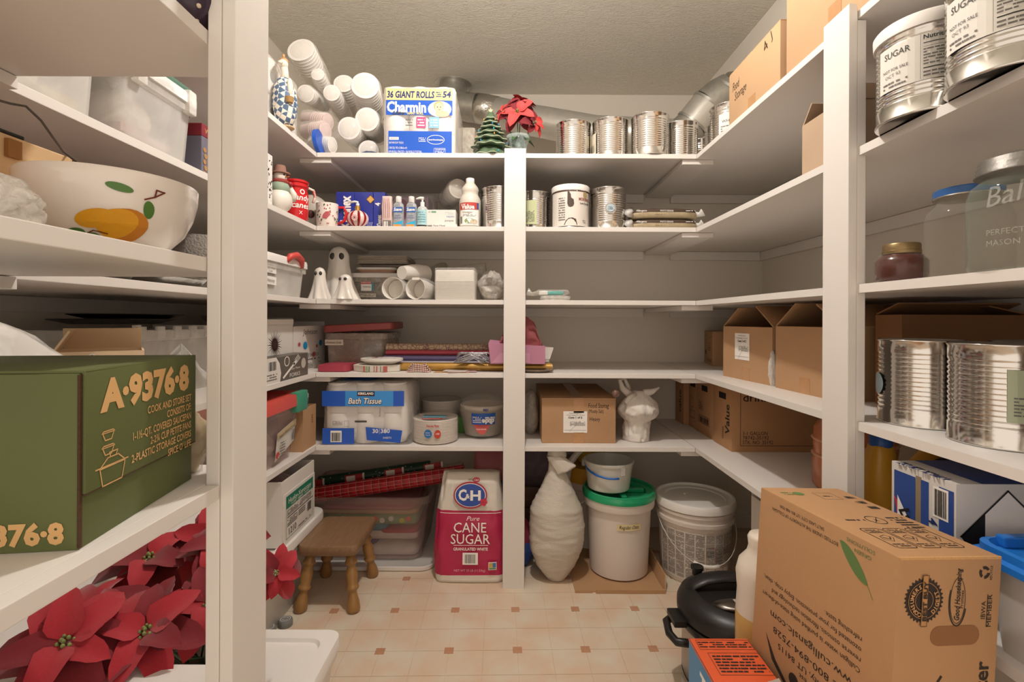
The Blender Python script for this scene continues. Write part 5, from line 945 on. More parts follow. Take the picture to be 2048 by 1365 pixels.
# --- lowest shelf ---
t = thing('toilet_paper_pack', 'blue and clear wrapped pack lettered Bath Tissue on the lowest shelf', 'toilet paper', (-.608, 2.182, Z5), rad(1.5)); w, d, h = .375, .265, .262
part('roll_block', M().box(-.18, -.11, .004, .165, .12, .255, .03, seg=3), RW, t, True, kind='stuff')
for i in range(3):
    for k in range(2): part('roll', M().lathe([(.0, 0), (.054, 0), (.0555, .003), (.0555, .122), (.054, .125), (.0, .125)], 26, m=Matrix.Translation((-.123 + i * .113, -.068, .004 + k * .127))), RW, t, 40)
part('wrapper', M().loft([rr(w, d, .035, 0), rr(w + .004, d + .004, .04, .01), rr(w, d, .045, .12), rr(w, d, .05, .2), rr(w - .01, d - .01, .06, .245), rr(w - .08, d - .08, .05, h)]), film('tissue_wrap', 'ece9e6', .16, bump=.25, bscale=8), t, True)
p = Print(t, Flat((-w/2, -d/2 - .001, 0), (1,0,0), (0,0,1)), .001); p.rect(.004, .162, .345, .226, BLUE2); p.rect(.004, .162, .1, .226, BLUE, 1.3); p.rect(.3, .162, .345, .226, BLUE, 1.3); p.rect(.15, .205, .222, .224, BLK, 2); p.text('KIRKLAND', .154, .211, .013, WHT, w=.064, bold=.04, lay=3); p.small(.154, .207, .218, .21, 1, plain('c0453c'), 3)
p.text('Bath Tissue', .112, .172, .034, BLK, w=.14, bold=.07, shear=.25, lay=2); p.text('Bath Tissue', .113, .173, .034, WHT, w=.138, bold=.02, shear=.25, lay=3)
p.rect(.006, .004, .138, .07, BLUE); p.rect(.04, .012, .086, .06, WHT, 2); p.bars(.044, .016, .082, .052, BLK, 14, 3); p.poly([(.19, .02), (.33, .008), (.338, .06), (.185, .075)], BLUE); p.text('30', .214, .05, .024, WHT, lay=2, w=.024, bold=.02); p.text('380', .248, .05, .024, WHT, lay=2, w=.038, bold=.02); p.line([(.243, .045), (.243, .07)], .001, WHT, 2); p.text('SHEETS', .258, .026, .011, WHT, lay=2)
p.small(.048, .082, .09, .1, 4, GRY); p.frame(.096, .078, .116, .1, .0008, GRY); p.rect(.14, .094, .19, .102, plain('4a4744')); p.text('Kirkland', .247, .12, .01, GRY, rot=PI/2, w=.035); p.done()
p = Print(t, Flat((-w/2 + .06, -d/2 + .06, h + .0008), (1,0,0), (0,1,0)), .001); p.rect(0, 0, .14, .15, BLUE2); p.text('K', .02, .04, .06, BLK, lay=2); p.done()
t = dup(t, (X(745, 2.4), 2.462, Z5), 'second blue wrapped bath tissue pack standing behind the first', rz=0, scale=.93)
for i, (px, y, rx, hh, lb) in enumerate(((871, 2.135, .096, .104, 'wrapped round stack of white paper plates with red lettering, front one'), (880, 2.42, .095, .135, 'wrapped round stack of paper plates behind the front one'))):
    t = thing('paper_plates', lb, 'plates', (X(px, 2.12 if i == 0 else 2.35), y, Z5)); pr = [(0, 0), (rx * .86, .0)]
    for k in range(22): z = .006 + (hh - .012) * k / 22; pr += [(rx * (.97 + .01 * (k % 3 == 0)), z), (rx, z + .0015), (rx * .985, z + .003)]
    part('plates', M().lathe(pr + [(rx * 1.01, hh - .004), (rx, hh), (rx * .93, hh - .003), (rx * .6, hh - .012), (0, hh - .012)], 44), mat('plate_white', 'dad2ca', .5, var=.2, vscale=60, stretch=(1, 1, 5)), t, 25); part('wrapper', M().lathe([(0, -.0005), (rx * .9, .0), (rx * 1.03, .01), (rx * 1.04, hh * .9), (rx * .98, hh + .004), (rx * .6, hh + .001), (0, hh)], 40), film('thin_wrap', 'f2f0ec', .04, bump=.2, gl=.25), t, True)
    if i == 0:
        p = Print(t, Cyl((0,0,0), rx * 1.045, rad(-88)), .0012); p.text('Everyday Plates', 0, .078, .014, plain('b83a34'), al='c', w=.052, bold=.03); p.disc(-.02, .05, .017, plain('2c6fb0'), n=14, ry=.018); p.text('GREAT', -.02, .052, .007, WHT, al='c', lay=2); p.text('VALUE', -.02, .043, .007, WHT, al='c', lay=2); p.disc(.02, .048, .014, plain('c0402f'), n=14, ry=.018); p.text('100', .02, .046, .012, WHT, al='c', lay=2); p.done()
        p = Print(t, Flat((0, 0, hh + .0035), (1,0,0), (0,1,0))); p.rect(-.045, -.085, .04, -.062, plain('c0402f')); p.text('EVERYDAY', -.04, -.08, .015, WHT, lay=2, w=.07); p.rect(-.05, -.05, .05, .01, plain('6f9fb0')); p.done()
t = thing('paper_bowls', 'bag of paper bowls with an upside down red and blue label on the lowest shelf', 'bowls', (-.128, 2.235, Z5)); pr = [(0, .006), (.06, .006)]
for k in range(24): z = .01 + .12 * k / 24; pr += [(.072 + .025 * k / 24, z), (.08 + .025 * k / 24, z + .002), (.073 + .025 * k / 24, z + .004)]
part('bowls', M().lathe(pr + [(.103, .14), (.098, .145), (.085, .135), (0, .125)], 44), mat('bowl_white', 'cfc6bb', .5, var=.25, vscale=70, stretch=(1, 1, 5)), t, 60)
part('bag', M().loft([[((r_ * (1 + .04 * noise.noise(V((math.cos(a)*2, math.sin(a)*2, z*20))))) * math.cos(a), (r_ * (1 + .04 * noise.noise(V((math.cos(a)*2, 3 + math.sin(a)*2, z*20))))) * math.sin(a), z) for a in [2*PI*i/40 for i in range(40)]] for z, r_ in ((0, .06), (.01, .084), (.07, .098), (.13, .109), (.155, .106), (.17, .085), (.185, .055))]), MATS['thin_wrap'], t, True)
p = Print(t, Cyl((0,0,0), lambda v: .0935 + .1 * v, rad(-86)), .0035); p.rect(-.045, .068, .05, .118, plain('2356a6'), 1, 'label', 10); p.poly([(-.04, .068), (.03, .068), (.008, .028), (-.005, .024), (-.02, .032)], plain('c0504a'), 1, 'label'); p.text('Great Value', .048, .102, .014, WHT, rot=PI, w=.04, lay=1.3, bold=.04); p.text('dixie', .046, .092, .03, WHT, rot=PI, w=.05, bold=.05, lay=1.4); p.small(-.04, .075, -.005, .105, 4, WHT, 1.3); p.text('DIAWEAR', -.006, .045, .009, WHT, al='c', lay=1.3); p.text('186', .02, .138, .016, plain('2c3f80'), rot=PI, w=.02, bold=.04); p.done()
t = thing('green_wrapper', 'bright green packet squeezed behind the bag of bowls', 'packet', (X(922, 2.2), 2.285, Z5)); part('packet', quadbox(.04, .03, .075, .006), mat('lime_wrap', '5b9b3f', .4), t, True)
fs = thing('food_storage_box', 'cardboard box marked Food Storage, Heavy on the lowest shelf', 'box', (.2915, 2.33, Z5)); w, d, h = .316, .48, .192
part('body', quadbox(w, d, h - .006), CARD, fs, 30); part('flap', M().box(-w/2 - .001, -d/2 - .002, h - .006, w/2 + .001, -.001, h + .001, .0015), CARD, fs); part('flap', M().box(-w/2 - .001, .001, h - .006, w/2 + .001, d/2, h + .001, .0015), CARD, fs)
part('tape', M().box(-.022, -d/2 - .0005, h + .001, .02, d/2, h + .0018).box(-.022, -d/2 - .0012, h * .68, .022, -d/2 - .0001, h - .006), TAPE, fs); part('tape', M().box(-.022, -d/2 - .0012, 0, .022, -d/2 - .0001, h * .24), TAPE, fs)
def fslabel(p, x, y, w_, h_, n):
    p.rect(x, y, x + w_, y + h_, WHT, 2); c = x + w_ / 2; p.text('Food Storage Kit', c, y + h_ * .89, h_ * .07, BLK, al='c', lay=3, w=w_ * .5); p.text('1 Month Supply for 1 Person', c, y + h_ * .8, h_ * .065, BLK, al='c', lay=3, w=w_ * .78); p.text('Case %d of 2' % n, c, y + h_ * .67, h_ * .12, BLK, al='c', lay=3, w=w_ * .58, bold=.03)
    p.small(x + w_ * .28, y + h_ * .32, x + w_ * .92, y + h_ * .52, 5, GRY, 3); p.line([(x + w_ * .04, y + h_ * .12), (x + w_ * .96, y + h_ * .12)], .0008, BLK, 3); p.line([(x + w_ * .25, y + h_ * .05), (x + w_ * .7, y + h_ * .55)], .0008, GRY, 3)
p = Print(fs, bface(w, d, h, 'front')); fslabel(p, .092, .045, .102, .092, 1); p.text('Food Storag', .2, .152, .028, BLK, w=.086, name='handwriting'); p.text('(Mostly Salt)', .2, .13, .022, BLK, w=.064, name='handwriting'); p.text('Heavy', .205, .096, .024, BLK, w=.044, name='handwriting'); p.done()
t = thing('plastic_bag', 'clear plastic bag of supplies between the middle post and the Food Storage box', 'bag', (X(1064, 2.2), 2.3, Z5)); part('bag', bag(M(), .04, .1, .2, 21, .12), film('grey_wrap', 'c5beb4', .6, bump=.5), t, True)
t = thing('grocery_bag', 'white plastic grocery bag tied over a round pot on the lowest shelf', 'bag', (.555, 2.16, Z5)); GBM = mat('grocery_plastic', 'dcd5cd', .6, spec=.2, bump=.9, bscale=22, sss=0)
def gb_(u, v):
    a = 2 * PI * u; z = v; q = .058 + .004 * math.sin(3 * a); 
    if v > .4: q = .058 + .034 * math.sin(PI * min(1, (v - .4) / .45))
    if v > .85: q *= 1 - (v - .85) / .15 * .6
    q *= 1 + .12 * abs(noise.noise(V((math.cos(a) * 2.5, math.sin(a) * 2.5, v * 6)))) - .22 * abs(noise.noise(V((math.cos(a) * 3 + v * 3, math.sin(a) * 3, v * 9)))) + .1 * noise.noise(V((math.cos(a) * 9, math.sin(a) * 9, v * 7)))
    return (q * math.cos(a) + (.012 * v), q * math.sin(a), .001 + .215 * v)
part('bag', M().loft([[gb_(i / 48, j / 26) for i in range(48)] for j in range(27)]), GBM, t, True)
part('handle', M().tube([(-.02, 0, .19), (-.06, 0, .225), (-.075, -.005, .262), (-.05, .01, .268), (-.03, .02, .22)], [.018, .014, .008, .008, .014], 10), GBM, t, True); part('handle', M().tube([(.03, -.01, .205), (.07, -.01, .215), (.098, -.01, .232)], [.02, .012, .004], 10), GBM, t, True); part('handle', M().tube([(-.01, -.02, .2), (-.04, -.04, .19), (-.06, -.05, .17)], [.014, .012, .008], 10), GBM, t, True)
solo('glass_ornament', M().ball((0, 0, .0), .018, 22, 14), mat('brown_glass', '6f5248', .08, coat=.6), 'shiny brown glass ball hanging at the neck of the white grocery bag', 'ornament', (X(1232, 2.06), 2.065, Z(786, 2.065)), smooth=True)
# ================= FLOOR AT THE BACK =================
MAG = mat('magenta_paper', 'b3284f', .4, var=.06, vscale=9, bump=.12, bscale=14); SACKW = mat('sack_paper', 'd9d2c6', .5, bump=.12, bscale=14)
t = thing('sugar_bag', 'large pink and white paper sack of cane sugar on the floor', 'bag', (-.168, 2.115, .0014), rot=(rad(-3), 0, 0))
def sg(a, z):
    u = z / .445; w_ = .148 + .006 * math.sin(5 * u) - (.02 * max(0, u - .62) / .38); d_ = .068 * (1 - .25 * max(0, u - .5)) * (1 if u < .93 else 1 - (u - .93) * 7); c, s = math.cos(a), math.sin(a)
    n_ = noise.noise(V((c * 2, s * 3, u * 5))) * .009 + noise.noise(V((c * 7, s * 3, u * 14))) * .004
    return (w_ * math.copysign(abs(c) ** .35, c) + n_ * .5, d_ * math.copysign(abs(s) ** .55, s) + n_, z)
def sgr(zs): return [[sg(2 * PI * i / 56, z) for i in range(56)] for z in zs]
part('bottom_fold', M().loft(sgr([0, .01, .02, .028]), True, False), SACKW, t, True); part('pink_panel', M().loft(sgr([.028 + (.295 - .028) * i / 16 for i in range(17)]), False, False), MAG, t, True)
part('white_panel', M().loft(sgr([.295 + .15 * i / 14 for i in range(15)]), False, True), SACKW, t, True); part('open_collar', M().grid(lambda u, v: (-.12 + .24 * u, -.03 + .03 * v + .004 * math.sin(9 * u), .425 + .03 * math.sin(PI * u) ** .3 - .01 * v), 16, 3), SACKW, t, True)
class Sg:
    def at(s, u, v, e=0):
        n_ = noise.noise(V((.2, -3, v / .445 * 5))) * .0
        x = u; u_ = v / .445; w_ = .146; d_ = .068 * (1 - .25 * max(0, u_ - .5)); c = max(-.999, min(.999, math.copysign((abs(x) / w_) ** (1/.35), x))); return V((x, -d_ * (1 - c * c) ** .275 - .0105 - e, v))
p = Print(t, Sg(), .0007); RIM = plain('a92d3f', .4); CHB = plain('2a4a9a', .35)
def ell(p, cx, cy, rx, ry, m, lay, name, n=36):
    mm = p._m(name, m); mm.loft([[p.f.at(cx + k * rx * math.cos(2*PI*i/n), cy + k * ry * math.sin(2*PI*i/n), p.e * lay) for i in range(n)] for k in (.01, .35, .7, 1)], False, False)
ell(p, .0, .362, .071, .056, RIM, 1, 'emblem'); ell(p, 0, .362, .065, .049, WHT, 2, 'emblem_line'); ell(p, 0, .362, .062, .0465, CHB, 3, 'emblem_field')
p.text('C', -.05, .342, .062, WHT, w=.034, bold=.035, lay=4, name='letter_c'); p.text('&', -.02, .35, .026, WHT, w=.018, bold=.03, lay=5, name='ampersand'); p.text('H', .0, .342, .056, WHT, w=.044, bold=.035, lay=4, name='letter_h')
for k in range(5): a = k * 2 * PI / 5; p.disc(.056 + .009 * math.cos(a), .334 + .009 * math.sin(a), .0075, plain('c0304a'), 6, 'flower_petal' if 0 else 'emblem_flower', n=10)
p.rect(-.128, .287, .13, .2895, WHT, 1.5, 'white_band', 12); p.text('Pure', .012, .258, .026, WHT, al='c', shear=.35, w=.055); p.text('CANE', .0, .21, .058, WHT, al='c', w=.136, bold=.003); p.text('SUGAR', .002, .163, .058, WHT, al='c', w=.164, bold=.003); p.rect(-.068, .156, .076, .158, WHT, 1, 'line', 6); p.text('GRANULATED WHITE', .003, .136, .017, WHT, al='c', w=.144, bold=.02)
p.rect(-.03, .078, .034, .127, WHT, 1, 'barcode_panel'); p.bars(-.021, .084, .025, .12, GRY, 16, 2); p.text('NET WT 25 LB (11.33kg)', .0, .05, .013, plain('d9a9b5'), al='c', w=.13); p.rect(.078, .056, .112, .088, WHT, 1, 'seal_panel'); p.rect(.08, .066, .096, .085, plain('c9a050'), 2, 'seal'); p.rect(.096, .066, .11, .085, plain('4a7ab0'), 2, 'seal'); p.rect(.08, .059, .11, .064, plain('4c8a4a'), 2, 'seal')
p.text('CANE SUGAR', -.01, .43, .013, BLK, rot=PI, w=.04, al='r'); ell(p, .025, .425, .015, .011, RIM, 1, 'small_emblem'); p.text('C&H', .025, .421, .01, WHT, al='c', lay=2); p.done()
t = thing('flour_bag', 'blue and white paper sack with a pink top hidden behind the sugar bag', 'bag', (-.07, 2.33, .0014)); part('sack', M().loft([rr(.2, .12, .04, z) for z in (0, .02, .2, .4)] + [rr(.18, .08, .03, .44)]), mat('navy_sack', '3d4f78', .5, var=.3, vscale=9), t, True); part('pink_top', M().loft([rr(.202, .122, .04, .36), rr(.2, .12, .04, .42), rr(.2, .05, .02, .475), rr(.22, .03, .012, .487)]), mat('pink_sack_top', 'a8626a', .5), t, True)
p = Print(t, Flat((-.1, -.062, 0), (1,0,0), (0,0,1))); p.rect(.15, .02, .198, .34, WHT); p.small(.155, .04, .195, .33, 12, BLK, 2); p.done()
# clear tote with linens
t = tote('storage_box', 'clear tote of folded Christmas linens standing in its upturned white lid', (-.665, 2.39, .022), 0, .60, .40, .285, bm=BINP, lid=False, taper=.86, r=.05)
for i, (c, z0, z1, x0, x1) in enumerate((('c9c2ba', .006, .05, -.24, .24), ('3f6a4c', .052, .078, -.2, .02), ('3c3f66', .052, .075, -.1, .05), ('c7bdb2', .079, .115, -.2, .24), ('a33a3f', .1, .125, .06, .24), ('3d7f96', .116, .145, -.1, .1), ('7d9a72', .147, .19, -.22, .24), ('b99d7c', .192, .21, -.22, .24), ('ab6e70', .212, .226, -.2, .22))):
    part('folded_cloth', M().loft([rr(x1 - x0, .3, .03, z0), rr(x1 - x0 + .01, .31, .04, (z0 + z1) / 2), rr(x1 - x0, .3, .03, z1)], m=Matrix.Translation(((x0 + x1) / 2, -.0, 0))), mat('linen_' + c, c, .9, var=.35 if c == '7d9a72' else .1, vscale=60), t, True)
p = Print(t, Flat((0, -.155, 0), (1,0,0), (0,0,1)))
for i, (x, c) in enumerate(((.0, 'd9d4c9'), (.05, 'cf5a44'), (.08, 'd9d4c9'), (.12, 'd9d4c9'), (.17, 'c9c04a'), (.2, 'd2674c'), (-.05, '3f8a9a'), (-.1, 'd9d4c9'))): p.disc(x, .165 + .008 * (i % 2), .012, plain(c))
p.done()
solo('upturned_lid', M().loft([rr(.62, .42, .05, 0), rr(.66, .46, .06, .004), rr(.665, .465, .06, .02), rr(.655, .455, .06, .021), rr(.63, .43, .05, .008)]), WPL, 'large white lid lying upturned under the clear tote of linens', 'lid', (-.665, 2.37, .0014), smooth=50)
def pattern(name, kind):
    m = mat(name, '3a3f33' if kind == 'santa' else 'a81c26', .35); nt = m.node_tree; b = nt.nodes['Principled BSDF']; tc = nt.nodes.new('ShaderNodeTexCoord'); L = nt.links
    def wave(sc, d, lo):
        w = nt.nodes.new('ShaderNodeTexWave'); w.inputs['Scale'].default_value = sc; w.bands_direction = d; w.wave_profile = 'SAW'; L.new(tc.outputs['Object'], w.inputs[0]); g_ = nt.nodes.new('ShaderNodeMath'); g_.operation = 'LESS_THAN'; g_.inputs[1].default_value = lo; L.new(w.outputs['Fac'], g_.inputs[0]); return g_
    def mix(fac, a, c):
        q = nt.nodes.new('ShaderNodeMix'); q.data_type = 'RGBA'; L.new(fac.outputs[0], q.inputs[0]); q.inputs[7].default_value = s2l(c)
        if isinstance(a, str): q.inputs[6].default_value = s2l(a)
        else: L.new(a.outputs[2], q.inputs[6])
        return q
    if kind == 'plaid':
        a = mix(wave(9, 'X', .42), 'b81f2a', '8e1620'); a = mix(wave(16, 'Z', .3), a, '9a1a24'); a = mix(wave(9, 'X', .06), a, 'e8a08c'); a = mix(wave(20, 'Z', .07), a, 'e2b0a0'); a = mix(wave(18, 'X', .05), a, '4a1016')
    else:
        v = nt.nodes.new('ShaderNodeTexVoronoi'); v.inputs['Scale'].default_value = 70; L.new(tc.outputs['Object'], v.inputs[0]); g_ = nt.nodes.new('ShaderNodeMath'); g_.operation = 'LESS_THAN'; g_.inputs[1].default_value = .16; L.new(v.outputs['Distance'], g_.inputs[0]); a = mix(g_, '1f3a2a', 'cfd0c4')
    L.new(a.outputs[2], b.inputs['Base Color']); return m
def froll(label, a, b_, r, m):
    a, b_ = V(a), V(b_); c = (a + b_) / 2; t = thing('wrapping_paper_roll', label, 'wrapping paper', c, 0, 'Christmas wrapping paper rolls'); L = (b_ - a).length / 2
    mt = Matrix.Translation((0,0,0)); t.rotation_euler = (b_ - a).to_track_quat('X', 'Z').to_euler(); part('paper', M().tube([(-L, 0, 0), (-L/3, 0, 0), (L/3, 0, 0), (L, 0, 0)], r, 24), m, t, 40); part('core', M().tube([(-L - .003, 0, 0), (L + .003, 0, 0)], r * .55, 14), plain('d8d0c2'), t, 40); return t
froll('red plaid wrapping paper roll across the top of the clear tote', P(618, 994, 2.27), P(930, 945, 2.34), .036, pattern('plaid_paper', 'plaid'))
t = froll('green wrapping paper roll with white bearded faces above the plaid roll', P(640, 967, 2.38), P(862, 934, 2.42), .029, pattern('green_speckle', 'santa'))
p = Print(t, Flat((0, -.0292, 0), (1,0,0), (0,0,1)), .0008)
for i in range(4):
    x = -.3 + i * .19; 
    def cyl_rect(nm, x0, x1, z0, z1, c, lay): p._m(nm, plain(c)).grid(lambda u, v: (x0 + (x1-x0)*u, -math.sqrt(max(0, (.0292 + .0005 * lay) ** 2 - (z0 + (z1-z0)*v) ** 2)), z0 + (z1-z0)*v), 3, 6)
    cyl_rect('red_figure', x - .03, x + .055, -.018, .02, 'a32a2c', 1); cyl_rect('beard', x - .022, x + .02, -.015, .016, 'd9d2c6', 2); cyl_rect('cuff', x + .055, x + .064, -.022, .022, 'd9d2c6', 2)
p.done()
froll('plain white wrapping paper roll standing out beyond the plaid roll', P(664, 976, 2.485), P(928, 938, 2.485), .03, plain('c9bfb3'))
# step stool
SW = mat('worn_oak', '84664a', .45, var=.35, vscale=7, stretch=(14, 2.5, 14), bump=.12, bscale=30, coat=.15); SWL = mat('turned_oak', '97703f', .4, var=.25, vscale=9, stretch=(3, 3, 1.2), coat=.2)
st_ = thing('step_stool', 'worn low wooden step stool with four turned legs on the floor', 'stool', (-.69, 1.975, .0014))
part('seat', M().loft([rr(.216, .27, .025, .212), rr(.226, .28, .025, .218), rr(.228, .284, .025, .245), rr(.22, .276, .022, .252)]), SW, st_, 50)
for sx in (-1, 1):
    for sy in (-1, 1):
        top, bot = V((sx * .075, sy * .09, .212)), V((sx * .102, sy * .13, 0)); L = (top - bot).length
        pr = [(0, 0), (.02, 0), (.0245, .01), (.0225, .035), (.0155, .065), (.0145, .075), (.0225, .081), (.0245, .087), (.021, .093), (.019, .098), (.0215, .12), (.0225, .135), (.017, .158), (.0155, .166), (.0225, .172), (.0235, .179), (.018, .188), (.0175, L), (0, L)]
        part('leg', M().lathe(pr, 20, along(bot, top)), SWL, st_, True)
# woven sack
WV = mat('woven_sack', 'c6beb2', .38, bump=.25, bscale=120, var=.05, vscale=20, stretch=(1, 1, 3)); t = thing('woven_sack', 'silvery woven plastic sack standing folded over at the top beside the middle post', 'sack', (.198, 2.085, .0014))
def sk(u, v):
    a = 2 * PI * u; z = .555 * v; w_ = .045 + .078 * math.sin(PI * min(1, v / .8)) ** .7 if v < .8 else .03 + .018 * (v - .8) / .2
    if .55 < v < .8: w_ = .03 + (.118 - .03) * (math.cos((v - .55) / .25 * PI) * .5 + .5)
    if v <= .55: w_ = .045 + .075 * math.sin(PI/2 * min(1, v / .33)) ** .8 - .004 * max(0, v - .33)
    if v > .86: w_ = .03 + .014 * math.sin((v - .86) / .14 * PI / 2)
    K = [(0, .03), (.03, .045), (.12, .082), (.25, .11), (.42, .117), (.55, .108), (.66, .078), (.76, .055), (.84, .036), (.9, .034), (.96, .04), (1, .034)]; w_ = [k0[1] + (k1[1] - k0[1]) * (v - k0[0]) / (k1[0] - k0[0]) for k0, k1 in zip(K, K[1:]) if k0[0] <= v <= k1[0] + 1e-9][0]
    nn = V((math.cos(a) * 1.3, math.sin(a) * 1.3, v * 4)); f_ = 1 + .07 * noise.noise(nn); fold = .0055 * abs(noise.noise(V((math.cos(a) * 1.1, math.sin(a) * 1.1, v * 22 + .6 * math.cos(a))))) * (1 if v < .7 else .4) + .0035 * abs(noise.noise(V((math.cos(a) * 4, math.sin(a) * 4, v * 30))))
    return (w_ * f_ * math.cos(a) + fold * math.cos(a) + (.0 * max(0, v - .5)), .72 * w_ * f_ * math.sin(a) + fold * math.sin(a), z)
part('sack', M().loft([[sk(i / 48, j / 90) for i in range(48)] for j in range(91)]), WV, t, True)
part('folded_top', M().loft([[((.034 + .004 * v) * math.cos(a) + .05 * v - .006, -.018 - .012 * v + .014 * math.sin(a), .535 - .055 * v + .02 * math.cos(a) * v + .003 * math.sin(5 * a)) for a in [2*PI*i/24 for i in range(24)]] for v in (0, .15, .3, .45, .6, .75, .9, 1)], True, True, Matrix.Translation((-.005, -.006, -.005))), WV, t, True)
# buckets
BKT = mat('bucket_plastic', 'd9cfc6', .4, sss=0); t = thing('bucket', 'tall white bucket with a green lid and a Regular Oats label', 'bucket', (.482, 2.175, .008))
part('body', M().lathe([(0, 0), (.118, 0), (.126, .006), (.1385, .27), (.139, .29), (.152, .292), (.154, .3), (.154, .333), (.15, .336), (0, .336)], 56), BKT, t, 40)
GL = mat('green_lid', '1f9a68', .3, coat=.3); part('lid', M().lathe([(.15, .325), (.158, .328), (.16, .345), (.156, .352), (.156, .358), (.148, .36), (.146, .351), (.118, .35), (.112, .337), (0, .337)], 56), GL, t, 40)
part('lid_grip', M().box(-.11, -.012, .338, .11, .012, .354, .003), GL, t); part('lid_grip', M().box(-.012, -.11, .338, .012, .11, .354, .003), GL, t)
part('wire', M().tube([(-.155, -.01, .3), (-.163, -.03, .3), (-.17, -.03, .296), (-.185, -.03, .29)], .0018, 6), plain('b9b4ab', .3), t)
p = Print(t, Cyl((0,0,0), .1385, rad(-93)), .0012); p.rect(-.03, .22, .075, .247, plain('dccb9c'), 1, 'label', 8); p.text('Regular Oats', -.02, .228, .021, BLK, w=.085, lay=2, shear=.3, name='handwriting'); p.done()
t = thing('small_pail', 'small translucent white pail with a blue handle on the green bucket lid', 'pail', (.433, 2.155, .3725)); part('body', M().lathe([(0, .002), (.085, .0), (.09, .004), (.104, .112), (.108, .113), (.109, .122), (.104, .123), (.1, .112), (.086, .006), (0, .005)], 48), mat('pail_plastic', 'c9c6bd', .35), t, 40)
BH = mat('blue_handle', '1f62b8', .35); part('handle', M().tube([(-.1 * math.cos(q), -.118 * math.sin(q) * 1.0, .094 - .022 * math.sin(q)) for q in [rad(i * 12 - 30) for i in range(12)]], .0042, 10), BH, t, True); part('handle_lug', M().box(.03, -.108, .082, .048, -.1, .112, .002), BINM, t); part('handle_lug', M().box(-.112, .03, .082, -.1, .05, .112, .002), BINM, t)
t = thing('bucket', 'white lidded bucket covered in fine print label beside the green lidded bucket', 'bucket', (.816, 2.165, .0014))
part('body', M().lathe([(0, 0), (.138, 0), (.143, .006), (.152, .24), (.152, .246), (.163, .247), (.164, .262), (.155, .263), (.155, .284), (.163, .285), (.163, .298), (.156, .299), (.156, .318), (0, .318)], 60), BKT, t, 40)
part('lid', M().lathe([(.158, .302), (.168, .304), (.169, .325), (.165, .336), (.157, .337), (.153, .327), (.128, .326), (.124, .322), (0, .322)], 60), WPL, t, 40); part('lid_button', M().lathe([(.006, .322), (.004, .328), (0, .329)], 14, Matrix.Translation((-.03, .04, 0))), WPL, t, True)
part('wire_handle', M().tube([(-.166 * math.cos(q), -.166 * math.sin(q) - .02 * math.sin(q), .262 - .155 * math.sin(q)) for q in [rad(i * 9) for i in range(21)]], .0017, 6), plain('cfcac2', .25), t, True); part('grip', M().tube([(-.166 * math.cos(q), -.187 * math.sin(q), .262 - .155 * math.sin(q)) for q in [rad(66 + i * 7) for i in range(6)]], .0068, 12), WPL, t, True)
part('handle_ear', M().box(.155, -.02, .235, .172, .02, .3, .004), WPL, t)
p = Print(t, Cyl((0,0,0), lambda v: .1445 + .033 * v, rad(-95)), .0009); rs_ = random.Random(4); p.rect(-.2, .02, .21, .225, plain('cdc4ba'), 1, 'label', 30, 2)
for c in range(10):
    x0 = -.19 + c * .039; z = .222
    while z > .03:
        hh = min(rs_.uniform(.015, .06), z - .028)
        if not (5 <= c <= 7 and .07 < z < .15): p.small(x0, z - hh, x0 + .034, z - .003, max(2, int(hh / .0042)), plain('5f5a55', .7), 1.8, int(z * 999) + c)
        z -= hh
for c in range(3):
    x0 = .006 + c * .039; p.frame(x0, .085, x0 + .035, .165, .0013, plain('8f3f3c'), 3); p.small(x0 + .003, .09, x0 + .033, .16, 12, GRY, 2.5, c); p.frame(x0, .03, x0 + .035, .08, .0013, plain('8f3f3c'), 3)
p.done()
ct = thing('cardboard_tray', 'flattened shallow cardboard tray under the green lidded bucket', 'tray', (.44, 2.17, .0014)); part('base', M().box(-.175, -.185, 0, .187, .19, .005), CARD, ct)
part('rim', M().box(-.176, -.192, 0, -.105, -.186, .009), CARD, ct); part('rim', M().box(-.092, -.196, 0, .19, -.186, .016, .001), CARD, ct); part('rim', M().hexa([(.188, -.19, 0), (.192, -.19, 0), (.192, .19, 0), (.188, .19, 0)], [(.204, -.14, .05), (.208, -.14, .05), (.208, .16, .05), (.204, .16, .05)]), CARD, ct)
# dim things under the back shelf
t = thing('fabric_bag', 'purple grey floral quilted bag stacked on the wooden chest behind the woven sack', 'bag', (.145, 2.46, .3045)); part('bag', M().loft([rr(.18, .2, .05, 0), rr(.2, .22, .06, .08), rr(.19, .2, .06, .19), rr(.15, .14, .05, .215)]), mat('floral_fabric', '6b5f66', .9, var=.5, vscale=30), t, True)
t = thing('wooden_chest', 'small carved wooden chest with brass catch behind the woven sack', 'chest', (.145, 2.46, .0014)); part('body', quadbox(.2, .22, .2, .004), mat('dark_walnut', '5c4430', .5, var=.4, vscale=14, stretch=(2, 2, 12)), t, 30); part('lid', M().box(-.102, -.112, .202, .102, .112, .3025, .012), MATS['dark_walnut'], t, 30); part('catch', M().box(-.02, -.118, .18, .02, -.11, .225, .003).ball((0, -.118, .215), .009, 10, 8), mat('old_brass', '8a744a', .4, metal=.8), t)
t = thing('detergent_bag', 'blue and pink plastic bag on the floor behind the middle post', 'bag', (.055, 2.22, .0014)); part('bag', bag(M(), .05, .05, .14, 6, .2), mat('blue_pink_bag', '36549a', .4, var=.2, vscale=10), t, True); part('pink_top', bag(M(), .045, .045, .2, 8, .2), plain('a84460'), t, True)
